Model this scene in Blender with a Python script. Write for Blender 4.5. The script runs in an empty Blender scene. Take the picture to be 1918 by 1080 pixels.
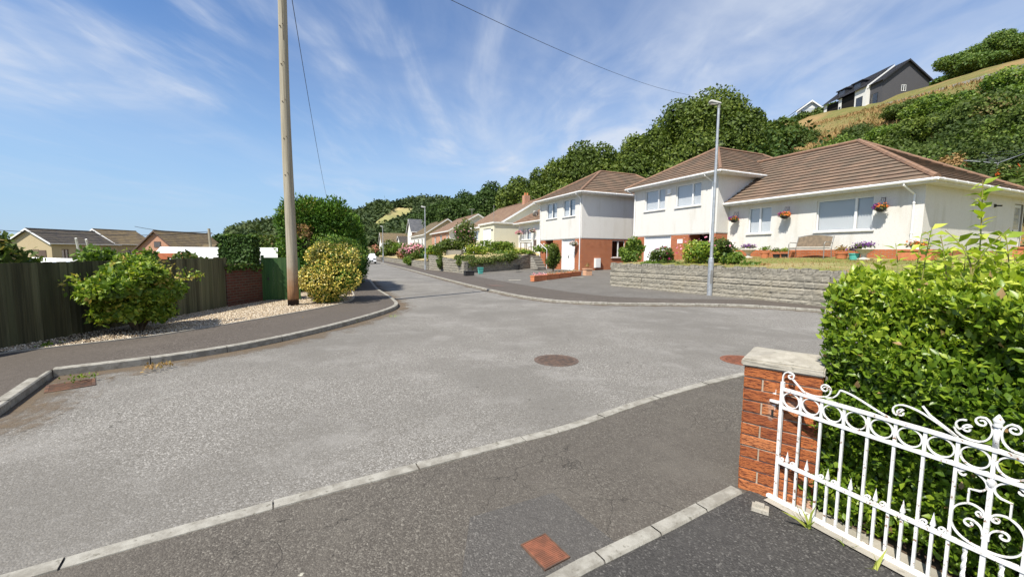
import bpy, bmesh, math, random
import numpy as np
from mathutils import Vector, Matrix
random.seed(7); rng = np.random.default_rng(7)
rad = math.radians
scene = bpy.context.scene; COL = scene.collection

# ------------------------------------------------------------------ camera, sky, sun, exposure
CAMZ = 1.58; FPX = 760.0; PIT = rad(4.9); ROL = rad(0.5)
Fw = np.array([0, math.cos(PIT), -math.sin(PIT)]); _U = np.array([0, math.sin(PIT), math.cos(PIT)]); _R = np.array([1., 0, 0])
Rt = math.cos(ROL)*_R + math.sin(ROL)*_U; Up = -math.sin(ROL)*_R + math.cos(ROL)*_U
EYE = np.array([0, 0, CAMZ])
cd = bpy.data.cameras.new('camera'); cam = bpy.data.objects.new('camera', cd); COL.objects.link(cam)
cd.sensor_width = 36; cd.lens = 36*FPX/1918; cd.clip_start = 0.05; cd.clip_end = 6000
m = Matrix.Identity(4)
for i in range(3):
    m[i][0] = Rt[i]; m[i][1] = Up[i]; m[i][2] = -Fw[i]; m[i][3] = EYE[i]
cam.matrix_world = m
scene.camera = cam
SUNEL = rad(54); SH = np.array([.65, .76]); SH /= np.linalg.norm(SH)
w = bpy.data.worlds.new('World'); scene.world = w; w.use_nodes = True
wn = w.node_tree; wn.nodes.clear()
def _n(t, k, **kw):
    x = t.nodes.new(k)
    for a, b in kw.items(): setattr(x, a, b)
    return x
out = _n(wn, 'ShaderNodeOutputWorld'); bg = _n(wn, 'ShaderNodeBackground'); bg.inputs['Strength'].default_value = 0.086
sky = _n(wn, 'ShaderNodeTexSky', sky_type='NISHITA', sun_disc=False)
sky.sun_elevation = SUNEL; sky.sun_rotation = math.atan2(-SH[0], -SH[1]); sky.air_density = 1.0; sky.dust_density = .2; sky.ozone_density = 1.6
tc = _n(wn, 'ShaderNodeTexCoord'); sep = _n(wn, 'ShaderNodeSeparateXYZ'); wn.links.new(tc.outputs['Generated'], sep.inputs[0])
def wm(op, a, b=None, c=None, clamp=False):
    x = _n(wn, 'ShaderNodeMath', operation=op, use_clamp=clamp)
    for i, v in enumerate((a, b, c)):
        if v is None: continue
        if isinstance(v, (int, float)): x.inputs[i].default_value = v
        else: wn.links.new(v, x.inputs[i])
    return x.outputs[0]
zz = wm('MAXIMUM', sep.outputs[2], 0.02); zz = wm('ADD', zz, 0.09)
uu = wm('DIVIDE', sep.outputs[0], zz); vv = wm('DIVIDE', sep.outputs[1], zz)
def cirrus(rot, sx, sy, scale, lo, hi, dist, off):
    cb = _n(wn, 'ShaderNodeCombineXYZ'); wn.links.new(uu, cb.inputs[0]); wn.links.new(vv, cb.inputs[1]); cb.inputs[2].default_value = off
    mp = _n(wn, 'ShaderNodeMapping'); mp.inputs['Rotation'].default_value = (0, 0, rot); mp.inputs['Scale'].default_value = (sx, sy, 1)
    wn.links.new(cb.outputs[0], mp.inputs[0])
    no = _n(wn, 'ShaderNodeTexNoise'); no.inputs['Scale'].default_value = scale; no.inputs['Detail'].default_value = 7
    no.inputs['Roughness'].default_value = .55; no.inputs['Distortion'].default_value = dist
    wn.links.new(mp.outputs[0], no.inputs['Vector'])
    mr = _n(wn, 'ShaderNodeMapRange', interpolation_type='SMOOTHSTEP'); mr.inputs['From Min'].default_value = lo; mr.inputs['From Max'].default_value = hi
    wn.links.new(no.outputs[0], mr.inputs[0]); return mr.outputs[0]
c1 = cirrus(.42, 1.0, .44, .85, .44, .68, 1.0, 3.1)
c2 = cirrus(-.5, 1.0, .8, .55, .44, .74, .9, 9.7)
c3 = cirrus(.25, 1.2, .55, 2.6, .38, .72, 1.1, 5.2)
# more veil towards the right of the picture (east), almost none low on the left
side = _n(wn, 'ShaderNodeMapRange', interpolation_type='SMOOTHSTEP'); side.inputs['From Min'].default_value = -.75; side.inputs['From Max'].default_value = .75
wn.links.new(sep.outputs[0], side.inputs[0])
veil = wm('MULTIPLY', side.outputs[0], .46)
cl = wm('MULTIPLY', c1, wm('MULTIPLY_ADD', c3, .6, .35)); cl = wm('MULTIPLY', cl, 1.15)
cl2 = wm('MULTIPLY', c2, wm('MULTIPLY_ADD', side.outputs[0], .45, .2))
tot = wm('ADD', wm('ADD', cl, cl2), wm('MULTIPLY', veil, wm('MULTIPLY_ADD', c3, .5, .45)))
lowz = _n(wn, 'ShaderNodeMapRange', interpolation_type='SMOOTHSTEP'); wn.links.new(sep.outputs[2], lowz.inputs[0])
for i_, v_ in enumerate((.04, .26, 0., 1.)): lowz.inputs[i_+1].default_value = v_
tot = wm('MULTIPLY', tot, wm('MAXIMUM', lowz.outputs[0], wm('MULTIPLY', side.outputs[0], 1.)))
tot = wm('MINIMUM', tot, .85, clamp=True)
mx = _n(wn, 'ShaderNodeMix', data_type='RGBA'); wn.links.new(tot, mx.inputs[0]); 
hs = _n(wn, 'ShaderNodeHueSaturation'); hs.inputs['Saturation'].default_value = 1.2; hs.inputs['Value'].default_value = 1.3; hs.inputs['Hue'].default_value = .506
wn.links.new(sky.outputs[0], hs.inputs['Color'])
hz = _n(wn, 'ShaderNodeMapRange', interpolation_type='SMOOTHSTEP'); wn.links.new(sep.outputs[2], hz.inputs[0])
for i_, v_ in enumerate((0., .42, .82, 0.)): hz.inputs[i_+1].default_value = v_
mh_ = _n(wn, 'ShaderNodeMix', data_type='RGBA'); wn.links.new(hz.outputs[0], mh_.inputs[0]); wn.links.new(hs.outputs[0], mh_.inputs[6]); mh_.inputs[7].default_value = (2.75, 4.35, 6.6, 1); wn.links.new(mh_.outputs[2], mx.inputs[6])
mx.inputs[7].default_value = (5.7, 6.2, 7.1, 1)
wn.links.new(mx.outputs[2], bg.inputs[0]); wn.links.new(bg.outputs[0], out.inputs[0])
sl = bpy.data.lights.new('sun', 'SUN'); sl.energy = 5.0; sl.angle = rad(.5); sl.color = (1, .945, .83)
so = bpy.data.objects.new('sun', sl); COL.objects.link(so)
so.rotation_euler = Vector((SH[0]*math.cos(SUNEL), SH[1]*math.cos(SUNEL), -math.sin(SUNEL))).to_track_quat('-Z', 'Y').to_euler()
scene.view_settings.view_transform = 'Standard'; scene.view_settings.look = 'None'; scene.view_settings.gamma = 1; scene.view_settings.exposure = 0.56
scene.cycles.max_bounces = 6; scene.cycles.transparent_max_bounces = 12; scene.cycles.transmission_bounces = 4

# ------------------------------------------------------------------ from a place in the photo to metres
def ray(px, py): return Fw + Rt*((px-959)/FPX) - Up*((py-540)/FPX)
def G(px, py, z=0.):
    d = ray(px, py); return EYE + d*((z-CAMZ)/d[2])
def PY(px, py, y):
    d = ray(px, py); return EYE + d*(y/d[1])
AX = rad(23.77)                    # the street frame: x' = away from the road, y' = along the road
_c, _s = math.cos(AX), math.sin(AX)
def ab(B, A, z=0.): return np.array([_c*B - _s*A, _s*B + _c*A, z])
def toab(x, y): return (_c*x + _s*y, -_s*x + _c*y)
def PB(px, py, B):
    d = ray(px, py); t = B/(_c*d[0]+_s*d[1]); return EYE + d*t
def PA(px, py, A):
    d = ray(px, py); t = A/(-_s*d[0]+_c*d[1]); return EYE + d*t
def smooth(a, b, x):
    t = np.clip((np.asarray(x, float)-a)/(b-a), 0, 1); return t*t*(3-2*t)

# ------------------------------------------------------------------ object helpers
def tag(o, label=None, cat=None, group=None, kind=None):
    if label: o['label'] = label
    if cat: o['category'] = cat
    if group: o['group'] = group
    if kind: o['kind'] = kind
    return o
def thing(name, label, cat, loc=(0, 0, 0), rz=0., group=None):
    o = bpy.data.objects.new(name, None); COL.objects.link(o); o.location = loc; o.rotation_euler = (0, 0, rz); o.empty_display_size = .2
    return tag(o, label, cat, group)
class MB:
    def __init__(s): s.v = []; s.f = []; s.a = []
    def add(s, vs, fs, a=0.):
        n = len(s.v); s.v += [tuple(map(float, p)) for p in vs]; s.f += [tuple(i+n for i in f) for f in fs]; s.a += [a]*len(fs)
    def quad(s, *p, a=0.): s.add(p, [tuple(range(len(p)))], a)
    def box(s, x0, x1, y0, y1, z0, z1, a=0.):
        s.add([(x0,y0,z0),(x1,y0,z0),(x1,y1,z0),(x0,y1,z0),(x0,y0,z1),(x1,y0,z1),(x1,y1,z1),(x0,y1,z1)],
              [(0,3,2,1),(4,5,6,7),(0,1,5,4),(1,2,6,5),(2,3,7,6),(3,0,4,7)], a)
    def tube(s, pts, r, n=8, cap=True, a=0.):
        pts = [np.array(p, float) for p in pts]; k = len(pts)
        rs = r if hasattr(r, '__len__') else [r]*k
        T = []
        for i in range(k):
            t = pts[min(i+1, k-1)] - pts[max(i-1, 0)]; T.append(t/(np.linalg.norm(t)+1e-9))
        u = np.cross(T[0], (0, 0, 1)); 
        if np.linalg.norm(u) < .05: u = np.cross(T[0], (0, 1, 0))
        u /= np.linalg.norm(u); vs = []
        for i in range(k):
            u = u - T[i]*(u@T[i]); u /= (np.linalg.norm(u)+1e-9); w_ = np.cross(T[i], u)
            for j in range(n):
                q = 2*math.pi*j/n; vs.append(pts[i] + rs[i]*(math.cos(q)*u + math.sin(q)*w_))
        fs = [(i*n+j, i*n+(j+1) % n, (i+1)*n+(j+1) % n, (i+1)*n+j) for i in range(k-1) for j in range(n)]
        if cap: fs += [tuple(range(n-1, -1, -1)), tuple((k-1)*n+j for j in range(n))]
        s.add(vs, fs, a)
    def lathe(s, prof, c=(0, 0, 0), n=16, a=0.):
        vs = [(c[0]+r*math.cos(2*math.pi*j/n), c[1]+r*math.sin(2*math.pi*j/n), c[2]+z) for r, z in prof for j in range(n)]
        k = len(prof)
        fs = [(i*n+j, i*n+(j+1) % n, (i+1)*n+(j+1) % n, (i+1)*n+j) for i in range(k-1) for j in range(n)]
        fs += [tuple(range(n-1, -1, -1)), tuple((k-1)*n+j for j in range(n))]
        s.add(vs, fs, a)
    def prism(s, poly, z0, z1, a=0.):
        n = len(poly); s.add([(x, y, z0) for x, y in poly] + [(x, y, z1) for x, y in poly],
            [tuple(range(n-1, -1, -1)), tuple(range(n, 2*n))] + [(i, (i+1) % n, n+(i+1) % n, n+i) for i in range(n)], a)
    def build(s, name, mat, parent=None, smooth_=False, loc=None, rz=0.):
        me = bpy.data.meshes.new(name); me.from_pydata(s.v, [], s.f)
        me.validate(); me.update()
        if len(s.a) == len(me.polygons) and any(s.a):
            at = me.attributes.new('rnd', 'FLOAT', 'FACE'); at.data.foreach_set('value', s.a)
        return link(name, me, mat, parent, smooth_, loc, rz)
def link(name, me, mat, parent=None, smooth_=False, loc=None, rz=0.):
    if smooth_: me.polygons.foreach_set('use_smooth', [True]*len(me.polygons))
    o = bpy.data.objects.new(name, me); COL.objects.link(o)
    for q in (mat if isinstance(mat, (list, tuple)) else [mat]): me.materials.append(q)
    if parent: o.parent = parent
    if loc is not None: o.location = loc
    o.rotation_euler = (0, 0, rz)
    return o
def npmesh(name, V, F, rnd=None, mat=None, parent=None):
    """V (n,3), F (m,k) constant k"""
    me = bpy.data.meshes.new(name); k = F.shape[1]
    me.vertices.add(len(V)); me.vertices.foreach_set('co', V.astype(np.float32).ravel())
    me.loops.add(F.size); me.loops.foreach_set('vertex_index', F.astype(np.int32).ravel())
    me.polygons.add(len(F)); me.polygons.foreach_set('loop_start', np.arange(0, F.size, k, dtype=np.int32))
    me.update(calc_edges=True)
    if rnd is not None:
        at = me.attributes.new('rnd', 'FLOAT', 'FACE'); at.data.foreach_set('value', rnd.astype(np.float32))
    o = link(name, me, mat, parent); return o

LEAF = dict(  # verts (x across, y along, z up), tris
  fold=(np.array([[0,0,0],[0,.5,0],[-.27,.42,.10],[.27,.42,.10],[0,1,-.08]]), np.array([[0,1,2],[0,3,1],[2,1,4],[1,3,4]])),
  quad=(np.array([[0,0,0],[.36,.45,.05],[0,1,0],[-.36,.5,.05]]), np.array([[0,1,2],[0,2,3]])),
  blade=(np.array([[-.06,0,0],[.06,0,0],[.05,.5,.06],[-.05,.5,.06],[0,1,-.05]]), np.array([[0,1,2],[0,2,3],[3,2,4]])))
def leafmesh(name, P, N, size, kind, mat, parent=None, flat=.5, rnd=None, wid=1.0, up=None):
    """leaves at P, roughly facing N; flat 0 = random facing, 1 = faces exactly N"""
    n = len(P); bv, bf = LEAF[kind]
    R = rng.normal(size=(n, 3)); R /= np.linalg.norm(R, axis=1)[:, None]
    Z = N*flat + R*(1-flat); Z /= np.linalg.norm(Z, axis=1)[:, None]
    D = rng.normal(size=(n, 3)) if up is None else up + .35*rng.normal(size=(n, 3))
    Y = D - Z*np.sum(D*Z, 1)[:, None]; Y /= np.linalg.norm(Y, axis=1)[:, None]
    X = np.cross(Y, Z); s = (size*rng.uniform(.65, 1.3, n))[:, None, None]
    V = P[:, None, :] + s*(bv[None, :, 0:1]*wid*X[:, None, :] + bv[None, :, 1:2]*Y[:, None, :] + bv[None, :, 2:3]*Z[:, None, :])
    F = (bf[None] + (np.arange(n)*len(bv))[:, None, None]).reshape(-1, 3)
    if rnd is None: rnd = rng.random(n)
    return npmesh(name, V.reshape(-1, 3), F, np.repeat(np.clip(rnd, 0, 1), len(bf)), mat, parent)
def sph(n):
    v = rng.normal(size=(n, 3)); return v/np.linalg.norm(v, axis=1)[:, None]
def blobpts(n, c, r, shell=(.72, 1.04), low=-1.):
    d = sph(int(n*1.6)); d = d[d[:, 2] > low][:n]; k = rng.uniform(*shell, len(d))[:, None]
    return np.array(c) + d*np.array(r)*k, d
def lobes(c, r, nl, lr=(.32, .5), spread=.68, low=-.5):
    d = sph(nl*3); d = d[d[:, 2] > low][:nl]
    return [(np.array(c) + q*np.array(r)*spread*rng.uniform(.75, 1.1), np.array(r)*rng.uniform(*lr)) for q in d] + [(np.array(c), np.array(r)*.62)]
def crownpts(c, r, nl, n, lr=(.32, .5), spread=.68, low=-.5, shell=(.75, 1.06)):
    L = lobes(c, r, nl, lr, spread, low); P = []; N = []; Q = []
    wts = np.array([np.prod(l[1])**(2/3) for l in L]); wts /= wts.sum()
    for (cc, rr), k in zip(L, wts):
        p, d = blobpts(max(6, int(n*k)), cc, rr, shell); P.append(p); N.append(d); Q.append(np.full(len(p), rng.uniform(-.26, .26)))
    P = np.vstack(P); N = np.vstack(N); Q = np.concatenate(Q)
    keep = np.ones(len(P), bool)
    for cc, rr in L:               # drop leaves deep inside other lobes
        keep &= (((P-cc)/(rr*.62))**2).sum(1) > 1
    return P[keep], N[keep], Q[keep], L
# ------------------------------------------------------------------ materials
class NT:
    def __init__(s, name):
        s.m = bpy.data.materials.new(name); s.m.use_nodes = True; s.t = s.m.node_tree
        s.b = s.t.nodes['Principled BSDF']; s.o = s.t.nodes['Material Output']; s.tc = s.n('ShaderNodeTexCoord'); s.obj = s.tc.outputs['Object']
    def n(s, k, **kw): return _n(s.t, k, **kw)
    def put(s, sock, v):
        if isinstance(v, bpy.types.NodeSocket): s.t.links.new(v, sock)
        elif isinstance(v, (tuple, list)): sock.default_value = tuple(v) + ((1,) if len(v) == 3 and sock.type == 'RGBA' else ())
        else: sock.default_value = v
    def math(s, op, a, b=None, c=None, clamp=False):
        x = s.n('ShaderNodeMath', operation=op, use_clamp=clamp)
        for i, v in enumerate((a, b, c)):
            if v is not None: s.put(x.inputs[i], v)
        return x.outputs[0]
    def map(s, scale=(1, 1, 1), rot=(0, 0, 0), src=None):
        x = s.n('ShaderNodeMapping'); s.put(x.inputs[0], src or s.obj); x.inputs['Scale'].default_value = scale; x.inputs['Rotation'].default_value = rot; return x.outputs[0]
    def noise(s, scale, detail=4, rough=.55, dist=0, vec=None):
        x = s.n('ShaderNodeTexNoise'); s.put(x.inputs['Vector'], vec or s.obj); x.inputs['Scale'].default_value = scale; x.inputs['Detail'].default_value = detail
        x.inputs['Roughness'].default_value = rough; x.inputs['Distortion'].default_value = dist; return x.outputs[0]
    def vor(s, scale, feat='F1', vec=None, rnd=1.):
        x = s.n('ShaderNodeTexVoronoi', feature=feat); s.put(x.inputs['Vector'], vec or s.obj); x.inputs['Scale'].default_value = scale; x.inputs['Randomness'].default_value = rnd; return x
    def ramp(s, f, *stops, ease='LINEAR'):
        x = s.n('ShaderNodeValToRGB'); s.put(x.inputs[0], f); e = x.color_ramp.elements; x.color_ramp.interpolation = ease
        while len(e) < len(stops): e.new(.5)
        for q, (p, c) in zip(e, stops): q.position = p; q.color = tuple(c) + (1,)
        return x.outputs[0]
    def rng(s, f, a, b, c=0., d=1.):
        x = s.n('ShaderNodeMapRange', interpolation_type='SMOOTHSTEP'); s.put(x.inputs[0], f)
        for i, v in enumerate((a, b, c, d)): x.inputs[i+1].default_value = v
        return x.outputs[0]
    def mix(s, f, a, b, mode='MIX'):
        x = s.n('ShaderNodeMix', data_type='RGBA', blend_type=mode); s.put(x.inputs[0], f); s.put(x.inputs[6], a); s.put(x.inputs[7], b); return x.outputs[2]
    def bump(s, h, strength=.3, dist=.01, nrm=None):
        x = s.n('ShaderNodeBump'); s.put(x.inputs['Height'], h); x.inputs['Strength'].default_value = strength; x.inputs['Distance'].default_value = dist
        if nrm: s.put(x.inputs['Normal'], nrm)
        s.t.links.new(x.outputs[0], s.b.inputs['Normal']); return x.outputs[0]
    def fin(s, col, rough=.8, spec=.3, metal=0.):
        s.put(s.b.inputs['Base Color'], col); s.put(s.b.inputs['Roughness'], rough); s.b.inputs['Specular IOR Level'].default_value = spec; s.b.inputs['Metallic'].default_value = metal; return s.m
    def attr(s, name='rnd'):
        x = s.n('ShaderNodeAttribute'); x.attribute_name = name; return x.outputs['Fac']
    def uz(s, sx=1., sz=1.):       # coordinate running round axis-aligned walls and up
        sp = s.n('ShaderNodeSeparateXYZ'); s.put(sp.inputs[0], s.obj); c = s.n('ShaderNodeCombineXYZ')
        s.put(c.inputs[0], s.math('MULTIPLY', s.math('ADD', sp.outputs[0], sp.outputs[1]), sx)); s.put(c.inputs[1], s.math('MULTIPLY', sp.outputs[2], sz)); return c.outputs[0]
def simple(name, c1, c2, scale=6, rough=.7, bump=.15, bscale=40, spec=.3, metal=0., dist=.004):
    k = NT(name); col = k.mix(k.rng(k.noise(scale, 5), .35, .65), c1, c2)
    if bump: k.bump(k.noise(bscale, 4), bump, dist)
    return k.fin(col, rough, spec, metal)
def leafmat(name, stops, rough=.5, trans=.35, spec=.35, tcol=(1.15, 1.25, .55)):
    k = NT(name); c = k.ramp(k.attr(), *stops); k.fin(c, rough, spec)
    tr = k.n('ShaderNodeBsdfTranslucent'); k.put(tr.inputs[0], k.mix(1., c, tcol + (1,), 'MULTIPLY'))
    ms = k.n('ShaderNodeMixShader'); ms.inputs[0].default_value = trans
    k.t.links.new(k.b.outputs[0], ms.inputs[1]); k.t.links.new(tr.outputs[0], ms.inputs[2]); k.t.links.new(ms.outputs[0], k.o.inputs[0]); return k.m

def asphalt(name, dark, light, speck, tint, big=.35, scale=95, crack=0., rough=.85):
    k = NT(name)
    v = k.vor(scale); g = k.n('ShaderNodeSeparateColor'); k.put(g.inputs[0], v.outputs['Color'])
    base = k.ramp(g.outputs[0], (0, dark), (.55, [(a+b)/2 for a, b in zip(dark, light)]), (.85, light), (1, speck))
    base = k.mix(k.math('MULTIPLY', k.rng(k.noise(big, 6, .6), .38, .62), .8), base, tint)
    fine = k.noise(scale*.28, 3, .7); base = k.mix(k.math('MULTIPLY', k.rng(fine, .4, .62), .35), base, dark)
    base = k.mix(k.math('MULTIPLY', k.rng(k.noise(1.1, 6, .65), .48, .7), .45), base, light); base = k.mix(k.math('MULTIPLY', k.rng(k.noise(4.5, 5, .7), .55, .72), .35), base, tint)
    st = k.rng(k.noise(2.6, 5, .7), .64, .72); base = k.mix(k.math('MULTIPLY', st, .45), base, dark)
    st = k.rng(k.noise(6.5, 2, .5, 1.), .735, .75); base = k.mix(k.math('MULTIPLY', st, .75), base, [q*.5 for q in dark])
    h = k.math('SUBTRACT', 1., v.outputs['Distance'])
    if crack:
        warp = k.n('ShaderNodeVectorMath', operation='ADD'); nn = k.n('ShaderNodeTexNoise'); k.put(nn.inputs['Vector'], k.obj); nn.inputs['Scale'].default_value = 3.; nn.inputs['Detail'].default_value = 5
        sc = k.n('ShaderNodeVectorMath', operation='SCALE'); k.put(sc.inputs[0], nn.outputs['Color']); sc.inputs['Scale'].default_value = .55
        k.put(warp.inputs[0], k.obj); k.put(warp.inputs[1], sc.outputs[0])
        ve = k.vor(1.0, 'DISTANCE_TO_EDGE', warp.outputs[0]); cr = k.rng(ve.outputs['Distance'], .0, .0058, 1., 0.)
        cr = k.math('MULTIPLY', cr, k.rng(k.noise(.55, 2), .42, .52)); base = k.mix(k.math('MULTIPLY', cr, crack), base, (.012, .011, .01)); h = k.math('SUBTRACT', h, k.math('MULTIPLY', cr, .8))
        lv = k.vor(4.2); ls = k.rng(lv.outputs['Distance'], .035, .075, 1., 0.); gg = k.n('ShaderNodeSeparateColor'); k.put(gg.inputs[0], lv.outputs['Color'])
        ls = k.math('MULTIPLY', ls, k.math('GREATER_THAN', gg.outputs[1], .66)); ls = k.math('MULTIPLY', ls, k.rng(k.noise(60, 2), .42, .5)); base = k.mix(ls, base, (.42, .40, .33))
    k.bump(h, .55, .006); return k.fin(base, rough, .25)
M = {}
M['road'] = asphalt('road_tarmac', (.115, .105, .09), (.285, .272, .252), (.44, .42, .385), (.155, .145, .13), scale=105)
M['drive_near'] = asphalt('dark_drive', (.032, .030, .029), (.088, .083, .077), (.20, .19, .175), (.055, .052, .049), scale=115)
M['foot_near'] = asphalt('worn_footway', (.062, .054, .046), (.142, .128, .108), (.23, .212, .18), (.105, .093, .079), scale=120, crack=.5)
M['patch'] = asphalt('patched_tarmac', (.060, .056, .051), (.125, .116, .105), (.22, .208, .19), (.088, .082, .076), scale=120)
M['foot'] = asphalt('brown_footway', (.06, .050, .042), (.125, .106, .09), (.19, .17, .15), (.10, .085, .072), scale=70)
M['paving'] = asphalt('grey_forecourt', (.095, .088, .078), (.185, .172, .155), (.27, .255, .23), (.125, .115, .102), big=.8, scale=50)

def concrete(name, c1, c2, c3, scale=9, bs=45):
    k = NT(name); c = k.mix(k.rng(k.noise(scale, 6, .65), .35, .65), c1, c2); c = k.mix(k.math('MULTIPLY', k.rng(k.noise(scale*2.7, 4), .6, .7), .7), c, c3)
    sp = k.vor(110); c = k.mix(k.math('MULTIPLY', k.rng(sp.outputs['Distance'], .1, .35, 1., 0.), .25), c, c3)
    k.bump(k.noise(bs, 6, .7), .5, .006); return k.fin(c, .9, .2)
M['kerb'] = concrete('kerb_concrete', (.22, .205, .175), (.34, .325, .285), (.13, .12, .095))
M['cap'] = concrete('cast_concrete', (.30, .275, .23), (.42, .39, .33), (.17, .155, .12), 7, 30)
M['oldconc'] = concrete('old_concrete', (.28, .26, .22), (.38, .35, .30), (.16, .14, .11), 4)
k = NT('gravel'); v = k.vor(34); g = k.n('ShaderNodeSeparateColor'); k.put(g.inputs[0], v.outputs['Color'])
c = k.ramp(g.outputs[0], (0, (.30, .21, .13)), (.3, (.52, .42, .29)), (.7, (.66, .56, .42)), (1, (.80, .74, .64)))
c = k.mix(k.rng(v.outputs['Distance'], .35, .6, 0., .75), c, (.10, .07, .045)); c = k.mix(k.math('MULTIPLY', k.rng(k.noise(1.3, 4), .55, .72), .6), c, (.16, .11, .07))
k.bump(k.math('SUBTRACT', 1., v.outputs['Distance']), .9, .02); M['gravel'] = k.fin(c, .85, .2)
M['stonechip'] = None
def chipmat():
    k = NT('gravel_chip'); return k.fin(k.ramp(k.attr(), (0, (.28, .19, .12)), (.35, (.55, .44, .30)), (.75, (.68, .58, .44)), (1, (.82, .76, .66))), .8, .25)
M['chip'] = chipmat()
# dry grass, hill, field
def grassmat(name, dry, mid, green, big=.5, lo=.4, hi=.62):
    k = NT(name); c = k.mix(k.rng(k.noise(big, 6, .6), lo, hi), dry, green); c = k.mix(k.math('MULTIPLY', k.rng(k.noise(big*7, 5, .7), .4, .65), .55), c, mid)
    k.bump(k.noise(30, 4, .8), .7, .03); return k.fin(c, .95, .1)
M['lawn'] = grassmat('parched_lawn', (.34, .28, .14), (.23, .21, .08), (.17, .19, .05), .45, .36, .58)
M['lawn2'] = grassmat('dry_grass', (.42, .34, .19), (.30, .25, .11), (.20, .20, .06), .3, .5, .75)
M['ground'] = grassmat('rough_ground', (.24, .20, .11), (.10, .11, .035), (.07, .10, .03), .08)
k = NT('hill_grass'); n1 = k.noise(.07, 6, .6); c = k.mix(k.rng(n1, .40, .58), (.33, .215, .10), (.16, .165, .055)); c = k.mix(k.math('MULTIPLY', k.rng(k.noise(.6, 6, .7), .42, .66), .6), c, (.27, .19, .085))
k.bump(k.noise(2.2, 6, .8), .9, .3); M['hill'] = k.fin(c, .95, .1)
M['field'] = grassmat('straw_field', (.42, .34, .17), (.30, .27, .12), (.20, .21, .08), .02)

def brickmat(name, c1, c2, mortar, bw=.225, bh=.075, ms=.010, rock=False, bstr=.5, sx=1.):
    k = NT(name); x = k.n('ShaderNodeTexBrick'); k.put(x.inputs['Vector'], k.uz())
    x.inputs['Scale'].default_value = 1; x.inputs['Brick Width'].default_value = bw; x.inputs['Row Height'].default_value = bh; x.inputs['Mortar Size'].default_value = ms; x.inputs['Mortar Smooth'].default_value = .2
    k.put(x.inputs['Color1'], c1); k.put(x.inputs['Color2'], c2); k.put(x.inputs['Mortar'], mortar); x.inputs['Bias'].default_value = 0
    c = k.mix(k.math('MULTIPLY', k.rng(k.noise(2.5, 5, .6), .45, .7), .35), x.outputs[0], [q*.6 for q in c1])
    if rock:
        st = k.noise(1, 6, .75, .8, vec=k.map((2.2, 2.2, 19))); c = k.mix(k.math('MULTIPLY', k.rng(st, .50, .38), .7), c, [q*.38 for q in c1]); c = k.mix(k.math('MULTIPLY', k.rng(k.noise(.9, 4), .5, .7), .6), c, (.27, .24, .18)); c = k.mix(k.math('MULTIPLY', x.outputs['Fac'], .8), c, (.34, .315, .26))
        h = k.math('ADD', k.math('MULTIPLY', st, 1.), k.math('MULTIPLY', x.outputs['Fac'], -.5)); k.bump(h, .6, .03)
    else:
        h = k.math('ADD', k.math('MULTIPLY', k.noise(60, 3), .35), k.math('MULTIPLY', x.outputs['Fac'], -1)); k.bump(h, bstr, .006)
    return k.fin(c, .88, .2)
M['brick'] = brickmat('orange_brick', (.47, .135, .045), (.36, .095, .035), (.30, .22, .16))
M['brick_far'] = brickmat('salmon_brick', (.52, .26, .16), (.44, .21, .13), (.40, .30, .24))
M['brick_dark'] = brickmat('old_red_brick', (.12, .042, .030), (.075, .032, .024), (.10, .085, .07), ms=.012)
M['stone'] = brickmat('split_stone_block', (.30, .275, .225), (.225, .21, .175), (.36, .335, .275), bw=.46, bh=.19, ms=.012, rock=True)
k = NT('rustic_brick_face'); a_ = k.attr(); c = k.ramp(a_, (0, (.29, .088, .034)), (.3, (.38, .122, .042)), (.7, (.46, .150, .050)), (1, (.50, .19, .075)))
st = k.noise(1, 5, .7, .6, vec=k.map((22, 22, 120))); c = k.mix(k.math('MULTIPLY', k.rng(st, .54, .42), .85), c, (.10, .028, .018)); c = k.mix(k.math('MULTIPLY', k.rng(k.noise(4, 4), .60, .68), .5), c, (.55, .45, .36))
k.bump(st, .8, .012); M['rustic'] = k.fin(c, .85, .2)
M['mortar'] = simple('mortar', (.42, .35, .27), (.32, .26, .20), 12, .95, .5, 90)

def render_mat(name, c, stain=.25, peb=True):
    k = NT(name); v = k.vor(85 if peb else 160); col = k.mix(k.math('MULTIPLY', k.rng(v.outputs['Distance'], .2, .6), .20), c, [q*.6 for q in c])
    g = k.n('ShaderNodeSeparateColor'); k.put(g.inputs[0], v.outputs['Color']); col = k.mix(k.math('MULTIPLY', k.math('GREATER_THAN', g.outputs[0], .86), .28), col, (.22, .20, .18))
    dr = k.noise(1, 5, .6, vec=k.map((2.2, 2.2, .35))); col = k.mix(k.math('MULTIPLY', k.rng(dr, .5, .75), stain), col, [c[0]*.72, c[1]*.70, c[2]*.64])
    col = k.mix(k.math('MULTIPLY', k.rng(k.noise(9, 5, .7), .55, .75), .12), col, (.3, .28, .25))
    k.bump(k.math('SUBTRACT', 1., v.outputs['Distance']), .45, .006); return k.fin(col, .92, .15)
M['dash'] = render_mat('pebbledash', (.72, .70, .66), .55)
M['dash_cream'] = render_mat('cream_render', (.72, .69, .55), .15, False)
M['dash_white'] = render_mat('white_render', (.76, .75, .72), .15, False)
M['dash_tan'] = render_mat('tan_render', (.50, .41, .26), .25, False)
M['dash_dark'] = render_mat('charcoal_cladding', (.085, .085, .095), .2, False)
M['upvc'] = simple('white_plastic', (.80, .80, .79), (.74, .74, .73), 3, .35, .03, 20, .5)
M['upvc_old'] = simple('weathered_white', (.72, .71, .68), (.60, .59, .55), 5, .45, .05, 20, .4)
M['white_paint'] = None
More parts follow.
